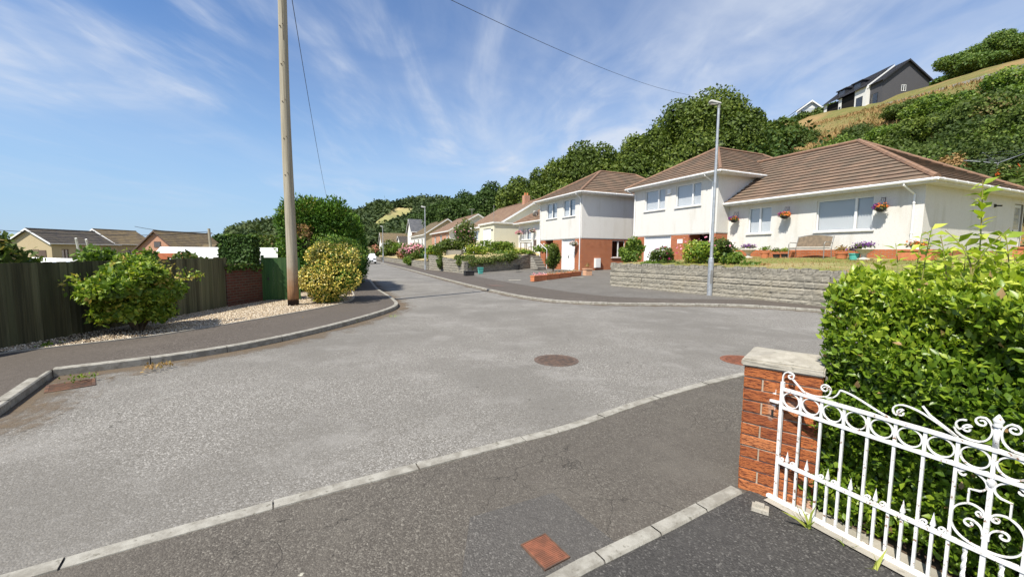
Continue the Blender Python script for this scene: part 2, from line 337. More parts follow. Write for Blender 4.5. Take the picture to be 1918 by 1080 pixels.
k = NT('white_gloss_paint'); c = k.mix(k.rng(k.noise(18, 5, .6), .58, .72), (.76, .76, .745), (.52, .50, .455)); c = k.mix(k.rng(k.noise(38, 5, .7), .60, .64), c, (.22, .11, .055)); c = k.mix(k.math('MULTIPLY', k.rng(k.noise(7, 5, .7), .5, .7), .35), c, (.46, .44, .38)); k.bump(k.noise(70, 3), .25, .002); M['white_paint'] = k.fin(c, .38, .5)
k = NT('blind_fabric'); M['blind'] = k.fin(k.mix(k.noise(3), (.74, .74, .74), (.66, .67, .68)), .8, .2)
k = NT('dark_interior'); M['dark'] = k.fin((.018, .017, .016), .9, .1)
k = NT('window_glass'); k.b.inputs['Base Color'].default_value = (.02, .025, .03, 1); k.b.inputs['Roughness'].default_value = .03; k.b.inputs['Specular IOR Level'].default_value = .9
tr = k.n('ShaderNodeBsdfTransparent'); tr.inputs[0].default_value = (.93, .94, .95, 1); ms = k.n('ShaderNodeMixShader'); lw = k.n('ShaderNodeLayerWeight'); lw.inputs[0].default_value = .5
ms.inputs[0].default_value = .3; k.put(ms.inputs[0], k.math('MULTIPLY_ADD', k.math('POWER', lw.outputs[1], 4.), .75, .07)); k.t.links.new(tr.outputs[0], ms.inputs[1]); gl = k.n('ShaderNodeBsdfGlossy'); gl.inputs['Roughness'].default_value = .04
k.t.links.new(gl.outputs[0], ms.inputs[2]); k.t.links.new(ms.outputs[0], k.o.inputs[0]); M['glass'] = k.m
def tilemat(name, c1, c2, c3):
    k = NT(name); x = k.n('ShaderNodeTexBrick'); sp = k.n('ShaderNodeSeparateXYZ'); k.put(sp.inputs[0], k.obj); cb = k.n('ShaderNodeCombineXYZ')
    k.put(cb.inputs[0], k.math('ADD', sp.outputs[0], sp.outputs[1])); k.put(cb.inputs[1], sp.outputs[2]); k.put(x.inputs['Vector'], cb.outputs[0])
    x.inputs['Scale'].default_value = 1; x.inputs['Brick Width'].default_value = .38; x.inputs['Row Height'].default_value = .19; x.inputs['Mortar Size'].default_value = .004
    k.put(x.inputs['Color1'], c1); k.put(x.inputs['Color2'], c2); k.put(x.inputs['Mortar'], [q*.5 for q in c1])
    c = k.mix(k.math('MULTIPLY', k.rng(k.noise(1.2, 6, .65), .42, .62), .8), x.outputs[0], c3)
    c = k.mix(k.math('MULTIPLY', k.rng(k.noise(26, 3), .62, .7), .35), c, (.33, .31, .24)); k.bump(k.noise(50, 4), .4, .006); return k.fin(c, .85, .2)
M['tile'] = tilemat('brown_roof_tile', (.235, .16, .112), (.165, .115, .085), (.135, .105, .078))
M['hiptile'] = simple('terracotta_ridge', (.26, .155, .10), (.20, .125, .088), 5, .85, .3, 40)
M['tile_far'] = tilemat('faded_roof_tile', (.24, .155, .105), (.19, .12, .085), (.26, .18, .12))
M['tile_dark'] = tilemat('dark_roof_tile', (.075, .065, .06), (.055, .05, .047), (.10, .085, .065))
M['tile_moss'] = tilemat('mossy_roof_tile', (.17, .13, .085), (.12, .095, .065), (.20, .15, .08))
M['slate'] = tilemat('slate', (.11, .115, .13), (.09, .095, .105), (.14, .14, .15))
M['slate_dark'] = tilemat('black_slate', (.03, .032, .04), (.025, .027, .033), (.04, .04, .05))
M['steel'] = simple('galvanised_steel', (.50, .52, .54), (.40, .42, .44), 9, .45, .1, 40, .5, .55)
M['steel_dull'] = simple('dull_metal', (.32, .31, .29), (.24, .235, .22), 9, .5, .1, 40, .5, .4)
M['lamp_top'] = simple('lamp_housing', (.50, .50, .48), (.42, .42, .40), 5, .5, .05, 30)
M['iron'] = simple('rusty_iron', (.15, .075, .045), (.08, .05, .038), 14, .85, .6, 60)
M['iron_red'] = simple('red_brown_iron', (.25, .095, .055), (.15, .065, .04), 14, .85, .5, 60)
M['iron_dark'] = simple('worn_iron', (.15, .10, .075), (.085, .065, .055), 14, .7, .5, 60)
M['black'] = simple('black_plastic', (.02, .02, .02), (.035, .034, .033), 5, .5, .1)
M['wire'] = simple('cable', (.03, .03, .035), (.03, .03, .035), 5, .6, 0)
def woodmat(name, c1, c2, c3, sz=.5, fx=30, rough=.9):
    k = NT(name); g = k.noise(1, 6, .65, .3, vec=k.map((fx, fx, sz))); c = k.mix(k.rng(g, .35, .65), c1, c2); c = k.mix(k.math('MULTIPLY', k.rng(k.noise(1, 4, .6, vec=k.map((4, 4, .3))), .45, .7), .7), c, c3)
    k.bump(g, .6, .01); return k.fin(c, rough, .15)
M['pole'] = woodmat('weathered_pole', (.30, .265, .20), (.19, .165, .12), (.38, .335, .26), .8, 34)
k = NT('pole_base'); g = k.noise(1, 6, .65, .3, vec=k.map((34, 34, .8))); sp = k.n('ShaderNodeSeparateXYZ'); k.put(sp.inputs[0], k.obj)
c = k.mix(k.rng(g, .35, .65), (.42, .38, .30), (.29, .255, .19)); c2_ = k.mix(k.rng(g, .35, .65), (.30, .155, .07), (.17, .085, .045))
zz_ = k.math('ADD', sp.outputs[2], k.math('MULTIPLY', k.noise(3, 3), 1.1)); c = k.mix(k.rng(zz_, .9, 2.1, .9, 0.), c, c2_); c = k.mix(k.rng(k.math('ADD', sp.outputs[2], k.math('MULTIPLY', k.noise(8, 3), .12)), .20, .28, 1., 0.), c, (.03, .022, .018))
k.bump(g, .7, .012); M['pole'] = k.fin(c, .9, .15)
M['fence'] = woodmat('dark_fence_board', (.135, .130, .078), (.072, .072, .044), (.145, .155, .085), .6, 26)
def fencetone():
    m_ = M['fence']; t_ = m_.node_tree; b_ = t_.nodes['Principled BSDF']; l_ = b_.inputs['Base Color'].links[0].from_socket
    a_ = _n(t_, 'ShaderNodeAttribute'); a_.attribute_name = 'rnd'; r_ = _n(t_, 'ShaderNodeMapRange'); r_.inputs['To Min'].default_value = .55; r_.inputs['To Max'].default_value = 1.15; t_.links.new(a_.outputs['Fac'], r_.inputs[0])
    v_ = _n(t_, 'ShaderNodeVectorMath', operation='SCALE'); t_.links.new(l_, v_.inputs[0]); t_.links.new(r_.outputs[0], v_.inputs['Scale']); t_.links.new(v_.outputs[0], b_.inputs['Base Color'])
fencetone()
k = NT('gutter_grit'); k.fin(k.mix(k.noise(22, 5, .7), (.22, .16, .10), (.10, .075, .055)), .95, .1); tr = k.n('ShaderNodeBsdfTransparent'); ms = k.n('ShaderNodeMixShader')
k.put(ms.inputs[0], k.math('MULTIPLY', k.rng(k.math('ADD', k.attr(), k.math('MULTIPLY', k.math('SUBTRACT', k.noise(2.2, 6, .7), .5), 2.2)), .35, .95), .62)); k.t.links.new(tr.outputs[0], ms.inputs[1]); k.t.links.new(k.b.outputs[0], ms.inputs[2]); k.t.links.new(ms.outputs[0], k.o.inputs[0]); M['grit'] = k.m
M['fence_green'] = woodmat('green_stained_board', (.05, .115, .04), (.035, .085, .032), (.08, .14, .055), .6, 26)
M['bark'] = woodmat('bark', (.12, .09, .06), (.07, .055, .04), (.15, .12, .09), 2, 14)
M['bench'] = simple('bench_slats', (.22, .165, .11), (.15, .115, .08), 8, .7, .2)
M['terracotta'] = simple('terracotta', (.55, .20, .09), (.45, .16, .075), 7, .85, .2)
M['terracotta_pale'] = simple('pale_terracotta', (.62, .36, .22), (.55, .32, .20), 7, .85, .2)
M['stonepot'] = concrete('pot_stone', (.50, .44, .36), (.58, .52, .44), (.34, .29, .22), 10)
M['aqua'] = simple('aqua_plastic', (.10, .42, .36), (.08, .36, .31), 5, .5, .05)
M['rustcover'] = simple('orange_brown_cover', (.40, .12, .04), (.30, .09, .035), 6, .7, .2, 20)
k = NT('white_sheet_roof'); wv = k.n('ShaderNodeTexWave', bands_direction='X'); k.put(wv.inputs[0], k.obj); wv.inputs['Scale'].default_value = 2.2; c = k.mix(k.rng(k.noise(1.2, 5), .5, .75), (.78, .77, .74), (.62, .60, .56)); k.bump(wv.outputs[0], .5, .03); M['sheet'] = k.fin(c, .6, .3)
M['car_white'] = simple('white_car_paint', (.80, .80, .80), (.78, .78, .78), 3, .22, 0, 5, .6)
M['car_dark'] = simple('dark_car_paint', (.03, .035, .05), (.04, .045, .06), 3, .2, 0, 5, .6)
M['tyre'] = simple('tyre', (.02, .02, .02), (.03, .03, .03), 5, .8, .1)
M['soil'] = simple('soil', (.09, .06, .04), (.05, .035, .025), 9, .95, .6, 30, dist=.02)
# leaves
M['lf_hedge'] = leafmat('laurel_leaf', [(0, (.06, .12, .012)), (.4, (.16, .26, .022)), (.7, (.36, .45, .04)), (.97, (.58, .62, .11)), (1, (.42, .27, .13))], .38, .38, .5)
M['shoot'] = simple('green_shoot', (.20, .24, .06), (.26, .20, .07), 20, .6, 0)
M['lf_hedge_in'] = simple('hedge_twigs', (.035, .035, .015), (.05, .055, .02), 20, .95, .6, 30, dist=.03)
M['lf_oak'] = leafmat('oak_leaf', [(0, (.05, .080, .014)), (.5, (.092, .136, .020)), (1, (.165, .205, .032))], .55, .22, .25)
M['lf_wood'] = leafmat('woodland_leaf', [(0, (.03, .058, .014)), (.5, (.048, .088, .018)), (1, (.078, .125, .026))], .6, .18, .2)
M['lf_far'] = leafmat('far_leaf', [(0, (.045, .068, .028)), (.5, (.065, .095, .035)), (1, (.10, .125, .045))], .7, .15, .15)
M['lf_bramble'] = leafmat('bramble_leaf', [(0, (.055, .085, .018)), (.5, (.10, .15, .03)), (.85, (.16, .20, .045)), (1, (.25, .19, .08))], .6, .25, .25)
M['lf_scrub'] = leafmat('scrub_leaf', [(0, (.035, .06, .014)), (.3, (.06, .095, .02)), (.55, (.10, .135, .03)), (.75, (.13, .21, .035)), (1, (.20, .26, .05))], .6, .25, .25)
M['lf_bright'] = leafmat('bright_leaf', [(0, (.07, .13, .02)), (.6, (.15, .23, .03)), (1, (.26, .32, .05))], .5, .3, .3)
M['lf_conifer'] = leafmat('cypress_leaf', [(0, (.030, .075, .010)), (.5, (.060, .135, .014)), (.85, (.12, .22, .02)), (1, (.25, .25, .06))], .6, .15, .2)
M['lf_gold'] = leafmat('variegated_leaf', [(0, (.07, .14, .02)), (.32, (.14, .22, .03)), (.46, (.62, .50, .10)), (.75, (.86, .68, .16)), (1, (.92, .82, .38))], .5, .25, .3, (1.05, 1.05, .7))
M['lf_goldgreen'] = leafmat('euonymus_leaf', [(0, (.05, .12, .015)), (.6, (.13, .22, .03)), (1, (.26, .34, .05))], .5, .25, .3)
M['lf_shrub'] = leafmat('viburnum_leaf', [(0, (.08, .15, .02)), (.4, (.20, .30, .03)), (.8, (.38, .42, .05)), (1, (.50, .36, .10))], .45, .3, .4)
M['lf_bronze'] = leafmat('bronze_leaf', [(0, (.22, .25, .05)), (.5, (.42, .36, .09)), (1, (.48, .30, .12))], .5, .3, .35)
M['lf_ivy'] = leafmat('ivy_leaf', [(0, (.03, .07, .012)), (.6, (.055, .11, .018)), (.9, (.14, .22, .03)), (1, (.28, .36, .08))], .6, .15, .25)
M['lf_dry'] = leafmat('dry_stalk', [(0, (.28, .17, .08)), (.5, (.40, .26, .12)), (1, (.24, .20, .08))], .9, .2, .1)
M['lf_grass'] = leafmat('grass_blade', [(0, (.18, .30, .04)), (1, (.42, .45, .10))], .5, .35, .3)
M['lf_shrub2'] = leafmat('hilltop_leaf', [(0, (.06, .11, .02)), (.6, (.11, .18, .03)), (1, (.20, .26, .05))], .5, .25, .3)
def flower(name, c1, c2): return leafmat(name, [(0, c1), (1, c2)], .6, .3, .2, (1, 1, 1))
M['fl_purple'] = flower('purple_petal', (.14, .03, .26), (.32, .10, .42)); M['fl_red'] = flower('orange_petal', (.75, .10, .03), (.85, .35, .06))
M['fl_pink'] = flower('pink_petal', (.75, .22, .34), (.85, .55, .55)); M['fl_white'] = flower('white_petal', (.80, .76, .72), (.85, .83, .80))
M['fl_rust'] = flower('rusty_petal', (.50, .16, .10), (.65, .30, .20)); M['fl_magenta'] = flower('magenta_petal', (.65, .03, .20), (.80, .12, .32))
# ------------------------------------------------------------------ the lie of the land
def T(x, y):
    B, A = toab(x, y); B = np.asarray(B, float); A = np.asarray(A, float)
    z = np.full(B.shape, -.10)
    prof = np.interp(B, [-9e3, 27, 30, 36, 70, 78, 84, 93, 112, 170, 400, 9e3], [0, 0, 2.0, 5.4, 20.8, 24.7, 26.4, 30.6, 34.0, 31, 15, 0])
    fall = 1 - .62*smooth(62, 190, A) - .38*smooth(260, 480, A)
    low = np.where(B < 40, 1., fall)
    z = z + prof*np.where(B < 36, 1, fall + (1-fall)*smooth(52, 36, B))
    z = z - .35*smooth(-7.9, -8.6, x)*smooth(60, 3, np.abs(x)*0)          # gardens beyond the fence lie lower
    z = z - 3*smooth(-60, -300, x)*smooth(260, 120, y)
    z = z + 45*np.exp(-(((x+95)/95)**2 + ((y-430)/105)**2)) + 17*np.exp(-(((x+185)/60)**2 + ((y-330)/70)**2)) + 30*np.exp(-(((x-60)/110)**2 + ((y-330)/110)**2))
    return z
def Tz(x, y): return float(T(np.array([x]), np.array([y]))[0])
def warp(n, ext, pw=2.6):
    t = np.linspace(-1, 1, n); return np.sign(t)*np.abs(t)**pw*ext
gx = np.sort(np.concatenate([warp(150, 2600), np.linspace(25, 110, 60)])); gy = np.sort(np.concatenate([warp(150, 2600), np.linspace(5, 120, 60)]))
X, Yg = np.meshgrid(gx, gy); Z = T(X, Yg)
nz = .35*np.sin(X*.31+1.3*np.sin(Yg*.17))*np.sin(Yg*.27+X*.05); Z = Z + np.where(Z > 5, nz, 0)
nx, ny = len(gx), len(gy); idx = np.arange(nx*ny).reshape(ny, nx)
F = np.stack([idx[:-1, :-1], idx[:-1, 1:], idx[1:, 1:], idx[1:, :-1]], -1).reshape(-1, 4)
o = npmesh('ground', np.stack([X, Yg, Z], -1).reshape(-1, 3), F, None, M['ground']); o['kind'] = 'structure'; o.data.materials.append(M['hill'])
zc = Z.ravel()[F].mean(1); xc = X.ravel()[F].mean(1); yc = Yg.ravel()[F].mean(1)
Bc, Ac = toab(xc, yc)
o.data.polygons.foreach_set('material_index', ((Bc > 27) & (Ac < 200)).astype(np.int32)); o.data.polygons.foreach_set('use_smooth', [True]*len(F))

def sheet(name, pts, mat, z=0., dz=None, kind='structure'):
    from mathutils.geometry import tessellate_polygon
    vs = [Vector((p[0], p[1], z)) for p in pts]; fs = []
    for t_ in tessellate_polygon([vs]):
        a_, b_, c_ = (vs[i] for i in t_); cr_ = (b_-a_).cross(c_-a_).z
        if abs(cr_) > 1e-9: fs.append(tuple(t_) if cr_ > 0 else (t_[0], t_[2], t_[1]))
    me = bpy.data.meshes.new(name); me.from_pydata([tuple(v) for v in vs], [], fs); me.update(); o = link(name, me, mat)
    return tag(o, kind=kind)
def resample(pts, step):
    P = [np.array(p[:2], float) for p in pts]; out = [P[0]]
    for a, b in zip(P[:-1], P[1:]):
        n = max(1, int(round(np.linalg.norm(b-a)/step)))
        out += [a + (b-a)*i/n for i in range(1, n+1)]
    return out
def chaikin(pts, n=2):
    P = [np.array(p[:2], float) for p in pts]
    for _ in range(n):
        Q = [P[0]]
        for a, b in zip(P[:-1], P[1:]): Q += [a*.75+b*.25, a*.25+b*.75]
        P = Q + [P[-1]]
    return P
def offset(P, d):
    out = []
    for i in range(len(P)):
        t = P[min(i+1, len(P)-1)] - P[max(i-1, 0)]; t = t/np.linalg.norm(t); out.append(P[i] + d*np.array([-t[1], t[0]]))
    return out
def kerbline(name, pts, w_, z0, z1, side, stone=.91, label=None):
    """kerb stones laid end to end along pts; side +1: body lies left of the line"""
    P = resample(pts, .15); L = np.concatenate([[0], np.cumsum([np.linalg.norm(b-a) for a, b in zip(P[:-1], P[1:])])])
    mb = MB(); s = 0.
    Pn = np.array(P)
    def at(q): return np.array([np.interp(q, L, Pn[:, 0]), np.interp(q, L, Pn[:, 1])])
    while s < L[-1]-.05:
        e = min(s+stone, L[-1]); q = np.linspace(s+.005, e-.005, 5); C = [at(v) for v in q]; O = offset(C, w_*side); j = random.uniform(-.004, .004); jz = random.uniform(-.004, .004)
        bz = z1+jz; b2 = .012
        for i in range(4):
            a, b, c, d = C[i], C[i+1], O[i+1], O[i]
            ai, bi = a+(d-a)*.12, b+(c-b)*.12; ci, di = c+(b-c)*.06, d+(a-d)*.06
            mb.quad((*a, z0), (*b, z0), (*b, bz-b2), (*a, bz-b2)); mb.quad((*a, bz-b2), (*b, bz-b2), (*bi, bz), (*ai, bz))
            mb.quad((*ai, bz), (*bi, bz), (*ci, bz), (*di, bz)); mb.quad((*di, bz), (*ci, bz), (*c, z0), (*d, z0))
        for e_, r in ((0, 1), (4, 0)): mb.quad((*C[e_], z0), (*O[e_], z0), (*O[e_], bz-b2), (*C[e_], bz-b2))
        s = e
    bm = bmesh.new(); o = mb.build(name, M['kerb']); bm.from_mesh(o.data); bmesh.ops.remove_doubles(bm, verts=bm.verts[:], dist=.0005); bmesh.ops.recalc_face_normals(bm, faces=bm.faces[:]); bm.to_mesh(o.data); bm.free()
    return tag(o, kind='structure')
# kerb lines, world metres
KL = [(-5.2, -6), (-4.9, 1.5), (-4.66, 3.0), (-4.84, 3.72), (-5.70, 4.93)]
KL2 = [(-5.70, 4.93), (-4.97, 5.54), (-4.45, 6.17), (-4.06, 6.94), (-3.67, 8.14), (-3.36, 9.59), (-3.22, 10.8), (-3.27, 11.7), (-3.6, 12.6), (-4.36, 14.3), (-5.55, 16.7), (-7.1, 20.6), (-8.5, 24), (-14.6, 38), (-26.5, 66), (-45, 110)]
KR = [(12.2, -8), (12.2, 3), (11.6, 7.2), (10.4, 9.7), (8.85, 11.45), (7.34, 12.4), (5.7, 12.62), (4.03, 12.58), (2.6, 12.7), (1.5, 13.15), (.7, 13.9), (.02, 15.0), (-1.66, 18.4), (-6.1, 29), (-12.58, 44.6), (-23.2, 69.5), (-40, 109)]
KN = [(-6, -.7), (-2.47, 1.84), (-1.52, 2.44), (-.84, 2.84), (-.14, 3.25), (.56, 3.65), (1.44, 4.35), (3.17, 5.42), (5.2, 6.3), (7.3, 6.4), (9., 5.2)]
kl = chaikin(KL2, 2); kr = chaikin(KR, 2); kn = chaikin(KN, 2)
sheet('road', [(*p, 0) for p in ([(-9, -8), (-9, 17), (-12.5, 24), (-19, 38), (-30, 66), (-50, 112), (-36, 112), (-20, 70), (-9, 44), (-2, 29), (2, 20), (14, 18), (16, -8)])], M['road'], 0)
kerbline('kerb_left', KL[:-1] + [KL[-1]], .115, -.02, .097, 1); kerbline('kerb_left', kl, .115, -.02, .101, 1)
kerbline('kerb_right', kr, .13, -.02, .075, -1, .91); kerbline('kerb_near', kn, .115, -.02, .022, -1, .915)
def gritstrip(name, C, d0, wid, mat, z):
    rows = 7; O = [offset(C, -(d0 + wid*j/rows)) for j in range(rows+1)]; mb = MB()
    for j in range(rows):
        for i in range(len(C)-1): mb.quad((*O[j][i], z), (*O[j+1][i], z), (*O[j+1][i+1], z), (*O[j][i+1], z), a=1-(j+.3)/rows)
    o = mb.build(name, mat)
    if o.data.polygons[0].normal.z < 0: o.data.flip_normals()
    return tag(o, kind='structure')
gritstrip('gutter_dirt', [np.array(p) for p in resample([q for q in kl if q[1] < 24], .3)], .0, .75, M['grit'], .005)
gritstrip('gutter_dirt', [np.array(p) for p in resample([(-4.95, 1.0), (-4.66, 3.0), (-4.84, 3.72), (-5.62, 4.80)], .2)], .0, .9, M['grit'], .0065)
gritstrip('gutter_dirt', [np.array(p) for p in resample(kr[6:60], .4)][::-1], .0, .45, M['grit'], .005)
# left pavement behind its kerb
BK = [(-9.6, -6), (-8.2, 3.5), (-7.39, 5.60), (-6.7, 6.35), (-6.2, 6.94), (-5.75, 8.2), (-5.25, 9.9), (-5.0, 11.0), (-4.88, 12.0), (-5.05, 13.0), (-5.75, 14.7), (-7.0, 17.4), (-10.2, 24.6), (-16, 38), (-28, 66), (-46, 110)]
bk = chaikin(BK, 2)
inner = [np.array(p) for p in ((-5.26, -6), (-4.96, 1.5), (-4.74, 3.0), (-4.92, 3.75), (-5.70, 4.86))] + offset(kl, .06)
def arcres(P, n):
    P = np.array([p[:2] for p in P], float); L = np.concatenate([[0], np.cumsum(np.linalg.norm(np.diff(P, axis=0), axis=1))]); q = np.linspace(0, L[-1], n); return np.stack([np.interp(q, L, P[:, 0]), np.interp(q, L, P[:, 1])], 1)
def ribbon(name, A_, B_, mat, z):
    mb = MB(); n = len(A_)
    for i in range(n-1): mb.quad((*A_[i], z), (*A_[i+1], z), (*B_[i+1], z), (*B_[i], z))
    o = mb.build(name, mat); 
    if o.data.polygons[0].normal.z < 0: o.data.flip_normals()
    return tag(o, kind='structure')
iY = np.array([p[1] for p in inner]); bY = np.array([p[1] for p in bk]); ys_ = np.concatenate([np.linspace(-6, 4.86, 30), np.linspace(4.9, 16, 80), np.linspace(16.5, 105, 80)])
ribbon('pavement_left', np.stack([np.interp(ys_, iY, [p[0] for p in inner]), ys_], 1), np.stack([np.interp(ys_, bY, [p[0] for p in bk]), ys_], 1), M['foot'], .094)
edge = MB()                                     # thin concrete edging at the back of the pavement
P = resample(bk[4:60], .3); O = offset(P, .05)
for i in range(len(P)-1): edge.add([(*P[i], .0), (*P[i+1], .0), (*O[i+1], .0), (*O[i], .0), (*P[i], .112), (*P[i+1], .112), (*O[i+1], .112), (*O[i], .112)], [(4,5,6,7), (0,1,5,4), (2,3,7,6)])
tag(edge.build('path_edging', M['oldconc']), kind='structure')
FX = -7.66
sheet('gravel_bed', [(*p, 0) for p in [q + np.array([-.045, 0]) for q in bk if 7.3 < q[1] < 14.2] + [(-7.2, 15.6), (FX+.02, 15.6), (FX+.02, 7.6)]], M['gravel'], .10)
sheet('soil_bed', [(*p, 0) for p in [q + np.array([-.045, 0]) for q in bk if 13.9 < q[1] < 34] + [(-17, 34), (-9.6, 14.2)]], M['soil'], .098)
sheet('fence_foot_soil', [(*p, 0) for p in [q + np.array([-.045, 0]) for q in bk if 5.0 < q[1] < 8.6] + [(FX+.02, 9.0), (FX+.02, 3.)]], M['soil'], .096)
# loose chippings on the bed
n = 25000; yy = 13.8 - 8.0*rng.random(n)**1.25; bkx = np.interp(yy, [q[1] for q in bk], [q[0] for q in bk]); xx = FX + (bkx-.04-FX)*rng.random(n)**.9
leafmesh('gravel_chippings', np.stack([xx, yy, np.full(n, .106)], 1), np.tile([0, 0, 1.], (n, 1)), .019, 'quad', M['chip'], flat=.6, wid=1.5)['kind'] = 'stuff'
# near footway and the private drive
fn = [(*p, 0) for p in offset(kn, -.05)]
TH = [(-.35, 1.38), (.38, 1.87), (.95, 2.20), (1.56, 2.56)]
sheet('footway_near', fn + [(9.6, -8), (-8, -8), (-8, -1)], M['foot_near'], .012)
sheet('driveway_near', [(*p, 0) for p in [(-2.0, .42), (-.35, 1.43), (.38, 1.92), (.95, 2.25), (1.62, 2.60), (2.6, .6), (4, -4), (-2, -4)]], M['drive_near'], .018)
kerbline('drive_threshold', [(-2., .36), (-.35, 1.38), (.38, 1.87), (.95, 2.20), (1.54, 2.56)], .085, -.02, .034, 1, .42)
sheet('footway_patch', [G(860, 1110, .016), G(880, 968, .016), G(1035, 922, .016), G(1172, 1030, .016), G(1085, 1085, .016), G(1000, 1200, .016)], M['patch'], .016)
# kerb-side strip under the hedge and gate: old concrete edging along the drive
g_ = np.array([.45, -.893]); n_ = np.array([.893, .45]); H0 = np.array([1.68, 2.5])
q0 = H0 - g_*.05 - n_*.07
sheet('drive_edging', [(*(H0 + g_*u + n_*v), 0) for u, v in ((.0, -.07), (3, -.07), (3, .13), (.0, .13))], M['oldconc'], .03)
sheet('hedge_soil', [(*(H0 + g_*u + n_*v), 0) for u, v in ((-.05, .13), (3, .13), (3, 1.8), (-.05, 1.8))], M['soil'], .028)
# right-hand pavement and forecourts: rise gently from the kerb towards the houses
kr2 = offset(kr, -.06); Bk = np.array([toab(*p)[0] for p in kr2]); Ak = np.array([toab(*p)[1] for p in kr2]); od = np.argsort(Ak); Ak = Ak[od]; Bk = Bk[od]
def kerbB(A): return float(np.interp(A, Ak, Bk))
def Zr(B, A): 
    d = max(0., B - kerbB(A)); return .068 + .022*min(d, 2) + .032*max(0, d-2)*float(smooth(12, 20, A))
def strip(name, As, Bfun0, Bfun1, zfun, mat, nb=8):
    vs = []; fs = []; nA = len(As)
    for A in As:
        b0, b1 = Bfun0(A), Bfun1(A)
        for j in range(nb+1):
            B = b0 + (b1-b0)*j/nb; vs.append(ab(B, A, zfun(B, A)))
    for i in range(nA-1):
        for j in range(nb): fs.append((i*(nb+1)+j, i*(nb+1)+j+1, (i+1)*(nb+1)+j+1, (i+1)*(nb+1)+j))
    mb = MB(); mb.add(vs, fs); o = mb.build(name, mat); o['kind'] = 'structure'
    if o.data.polygons[0].normal.z < 0: o.data.flip_normals()
    return o
strip('pavement_right', np.concatenate([np.linspace(-4, 12, 40), np.linspace(12.2, 130, 90)]), kerbB, lambda A: kerbB(A)+2.2, lambda B, A: Zr(B, A)+.001, M['foot'])
strip('forecourt', np.concatenate([np.linspace(2, 12, 20), np.linspace(12.3, 32.5, 50)]), lambda A: kerbB(A)+2.19, lambda A: max(kerbB(A)+3, 20.5), lambda B, A: Zr(B, A)-.003, M['paving'], 14)
# stone wall fronting the raised lawn; W in world metres
SW = [(4.55, 18.75), (5.6, 17.55), (7.36, 15.0), (9.38, 11.96), (11.6, 8.6), (13.2, 6.2)]
swab = [toab(*p) for p in SW]
def wallB(A): q = sorted(((a, b) for b, a in swab)); return float(np.interp(A, [k_[0] for k_ in q], [k_[1] for k_ in q]))
def Zlawn(B, A):
    b0 = wallB(A); return float(np.interp(B, [b0, b0+3, 19.5, 30], [1.13, 1.33, 1.52, 2.0])) + .03*math.sin(A*1.3+B)
strip('front_lawn', np.linspace(-8, 15.2, 50), lambda A: wallB(A)+.08, lambda A: 30.5, Zlawn, M['lawn'], 30)
# lawns of the houses further up, held by low walls; C0 is the corner by the street, C1 by the steps
C0 = np.array(ab(8.68, 28.3)); C1 = np.array(ab(16.1, 31.5))
def farwallB(A): return float(np.interp(A, [28.3, 36, 50, 140], [8.68, 7.75, 8.3, 8.9]))
def farB1(A): return float(np.interp(A, [28.3, 31.5, 31.6], [8.72, 16.2, 30.5]))
def Zfar(B, A):
    z0 = float(np.interp(A, [28, 36, 37, 60, 140], [.82, 1.22, .85, .7, .6])); k_ = float(smooth(32, 37.5, A)); return float(np.interp(B, [8, 12, 17.6, 31], [z0, z0+.12+.43*k_, 1.5+.75*k_, 1.8+.8*k_]))
strip('hillside_lawn', np.concatenate([np.linspace(28.35, 36, 24), np.linspace(37, 140, 50)]), lambda A: farwallB(A)+.05, farB1, Zfar, M['lawn2'], 16)
# ------------------------------------------------------------------ buildings
def wallgrid(mb, ax, c, sgn, u0, u1, z0, z1, holes=(), d=.10, z1b=None):
    """outer face of a wall in plane ax=c looking along sgn, with openings and their reveals"""
    def pt(u, z, k=0.): return (c - sgn*k, u, z) if ax == 'x' else (u, c - sgn*k, z)
    us = sorted({u0, u1, *[h[0] for h in holes], *[h[1] for h in holes]}); zs = sorted({z0, z1, *[h[2] for h in holes], *[h[3] for h in holes]})
    for a, b in zip(us[:-1], us[1:]):
        for e, f in zip(zs[:-1], zs[1:]):
            um, zm = (a+b)/2, (e+f)/2
            if any(h[0] < um < h[1] and h[2] < zm < h[3] for h in holes): continue
            mb.quad(pt(a, e), pt(b, e), pt(b, f), pt(a, f))
    for h in holes:
        a, b, e, f = h[:4]; dd = h[4] if len(h) > 4 else d
        for (p, q), (r, s_) in (((a, e), (b, e)), ((b, e), (b, f)), ((b, f), (a, f)), ((a, f), (a, e))):
            mb.quad(pt(p, q), pt(r, s_), pt(r, s_, dd), pt(p, q, dd))
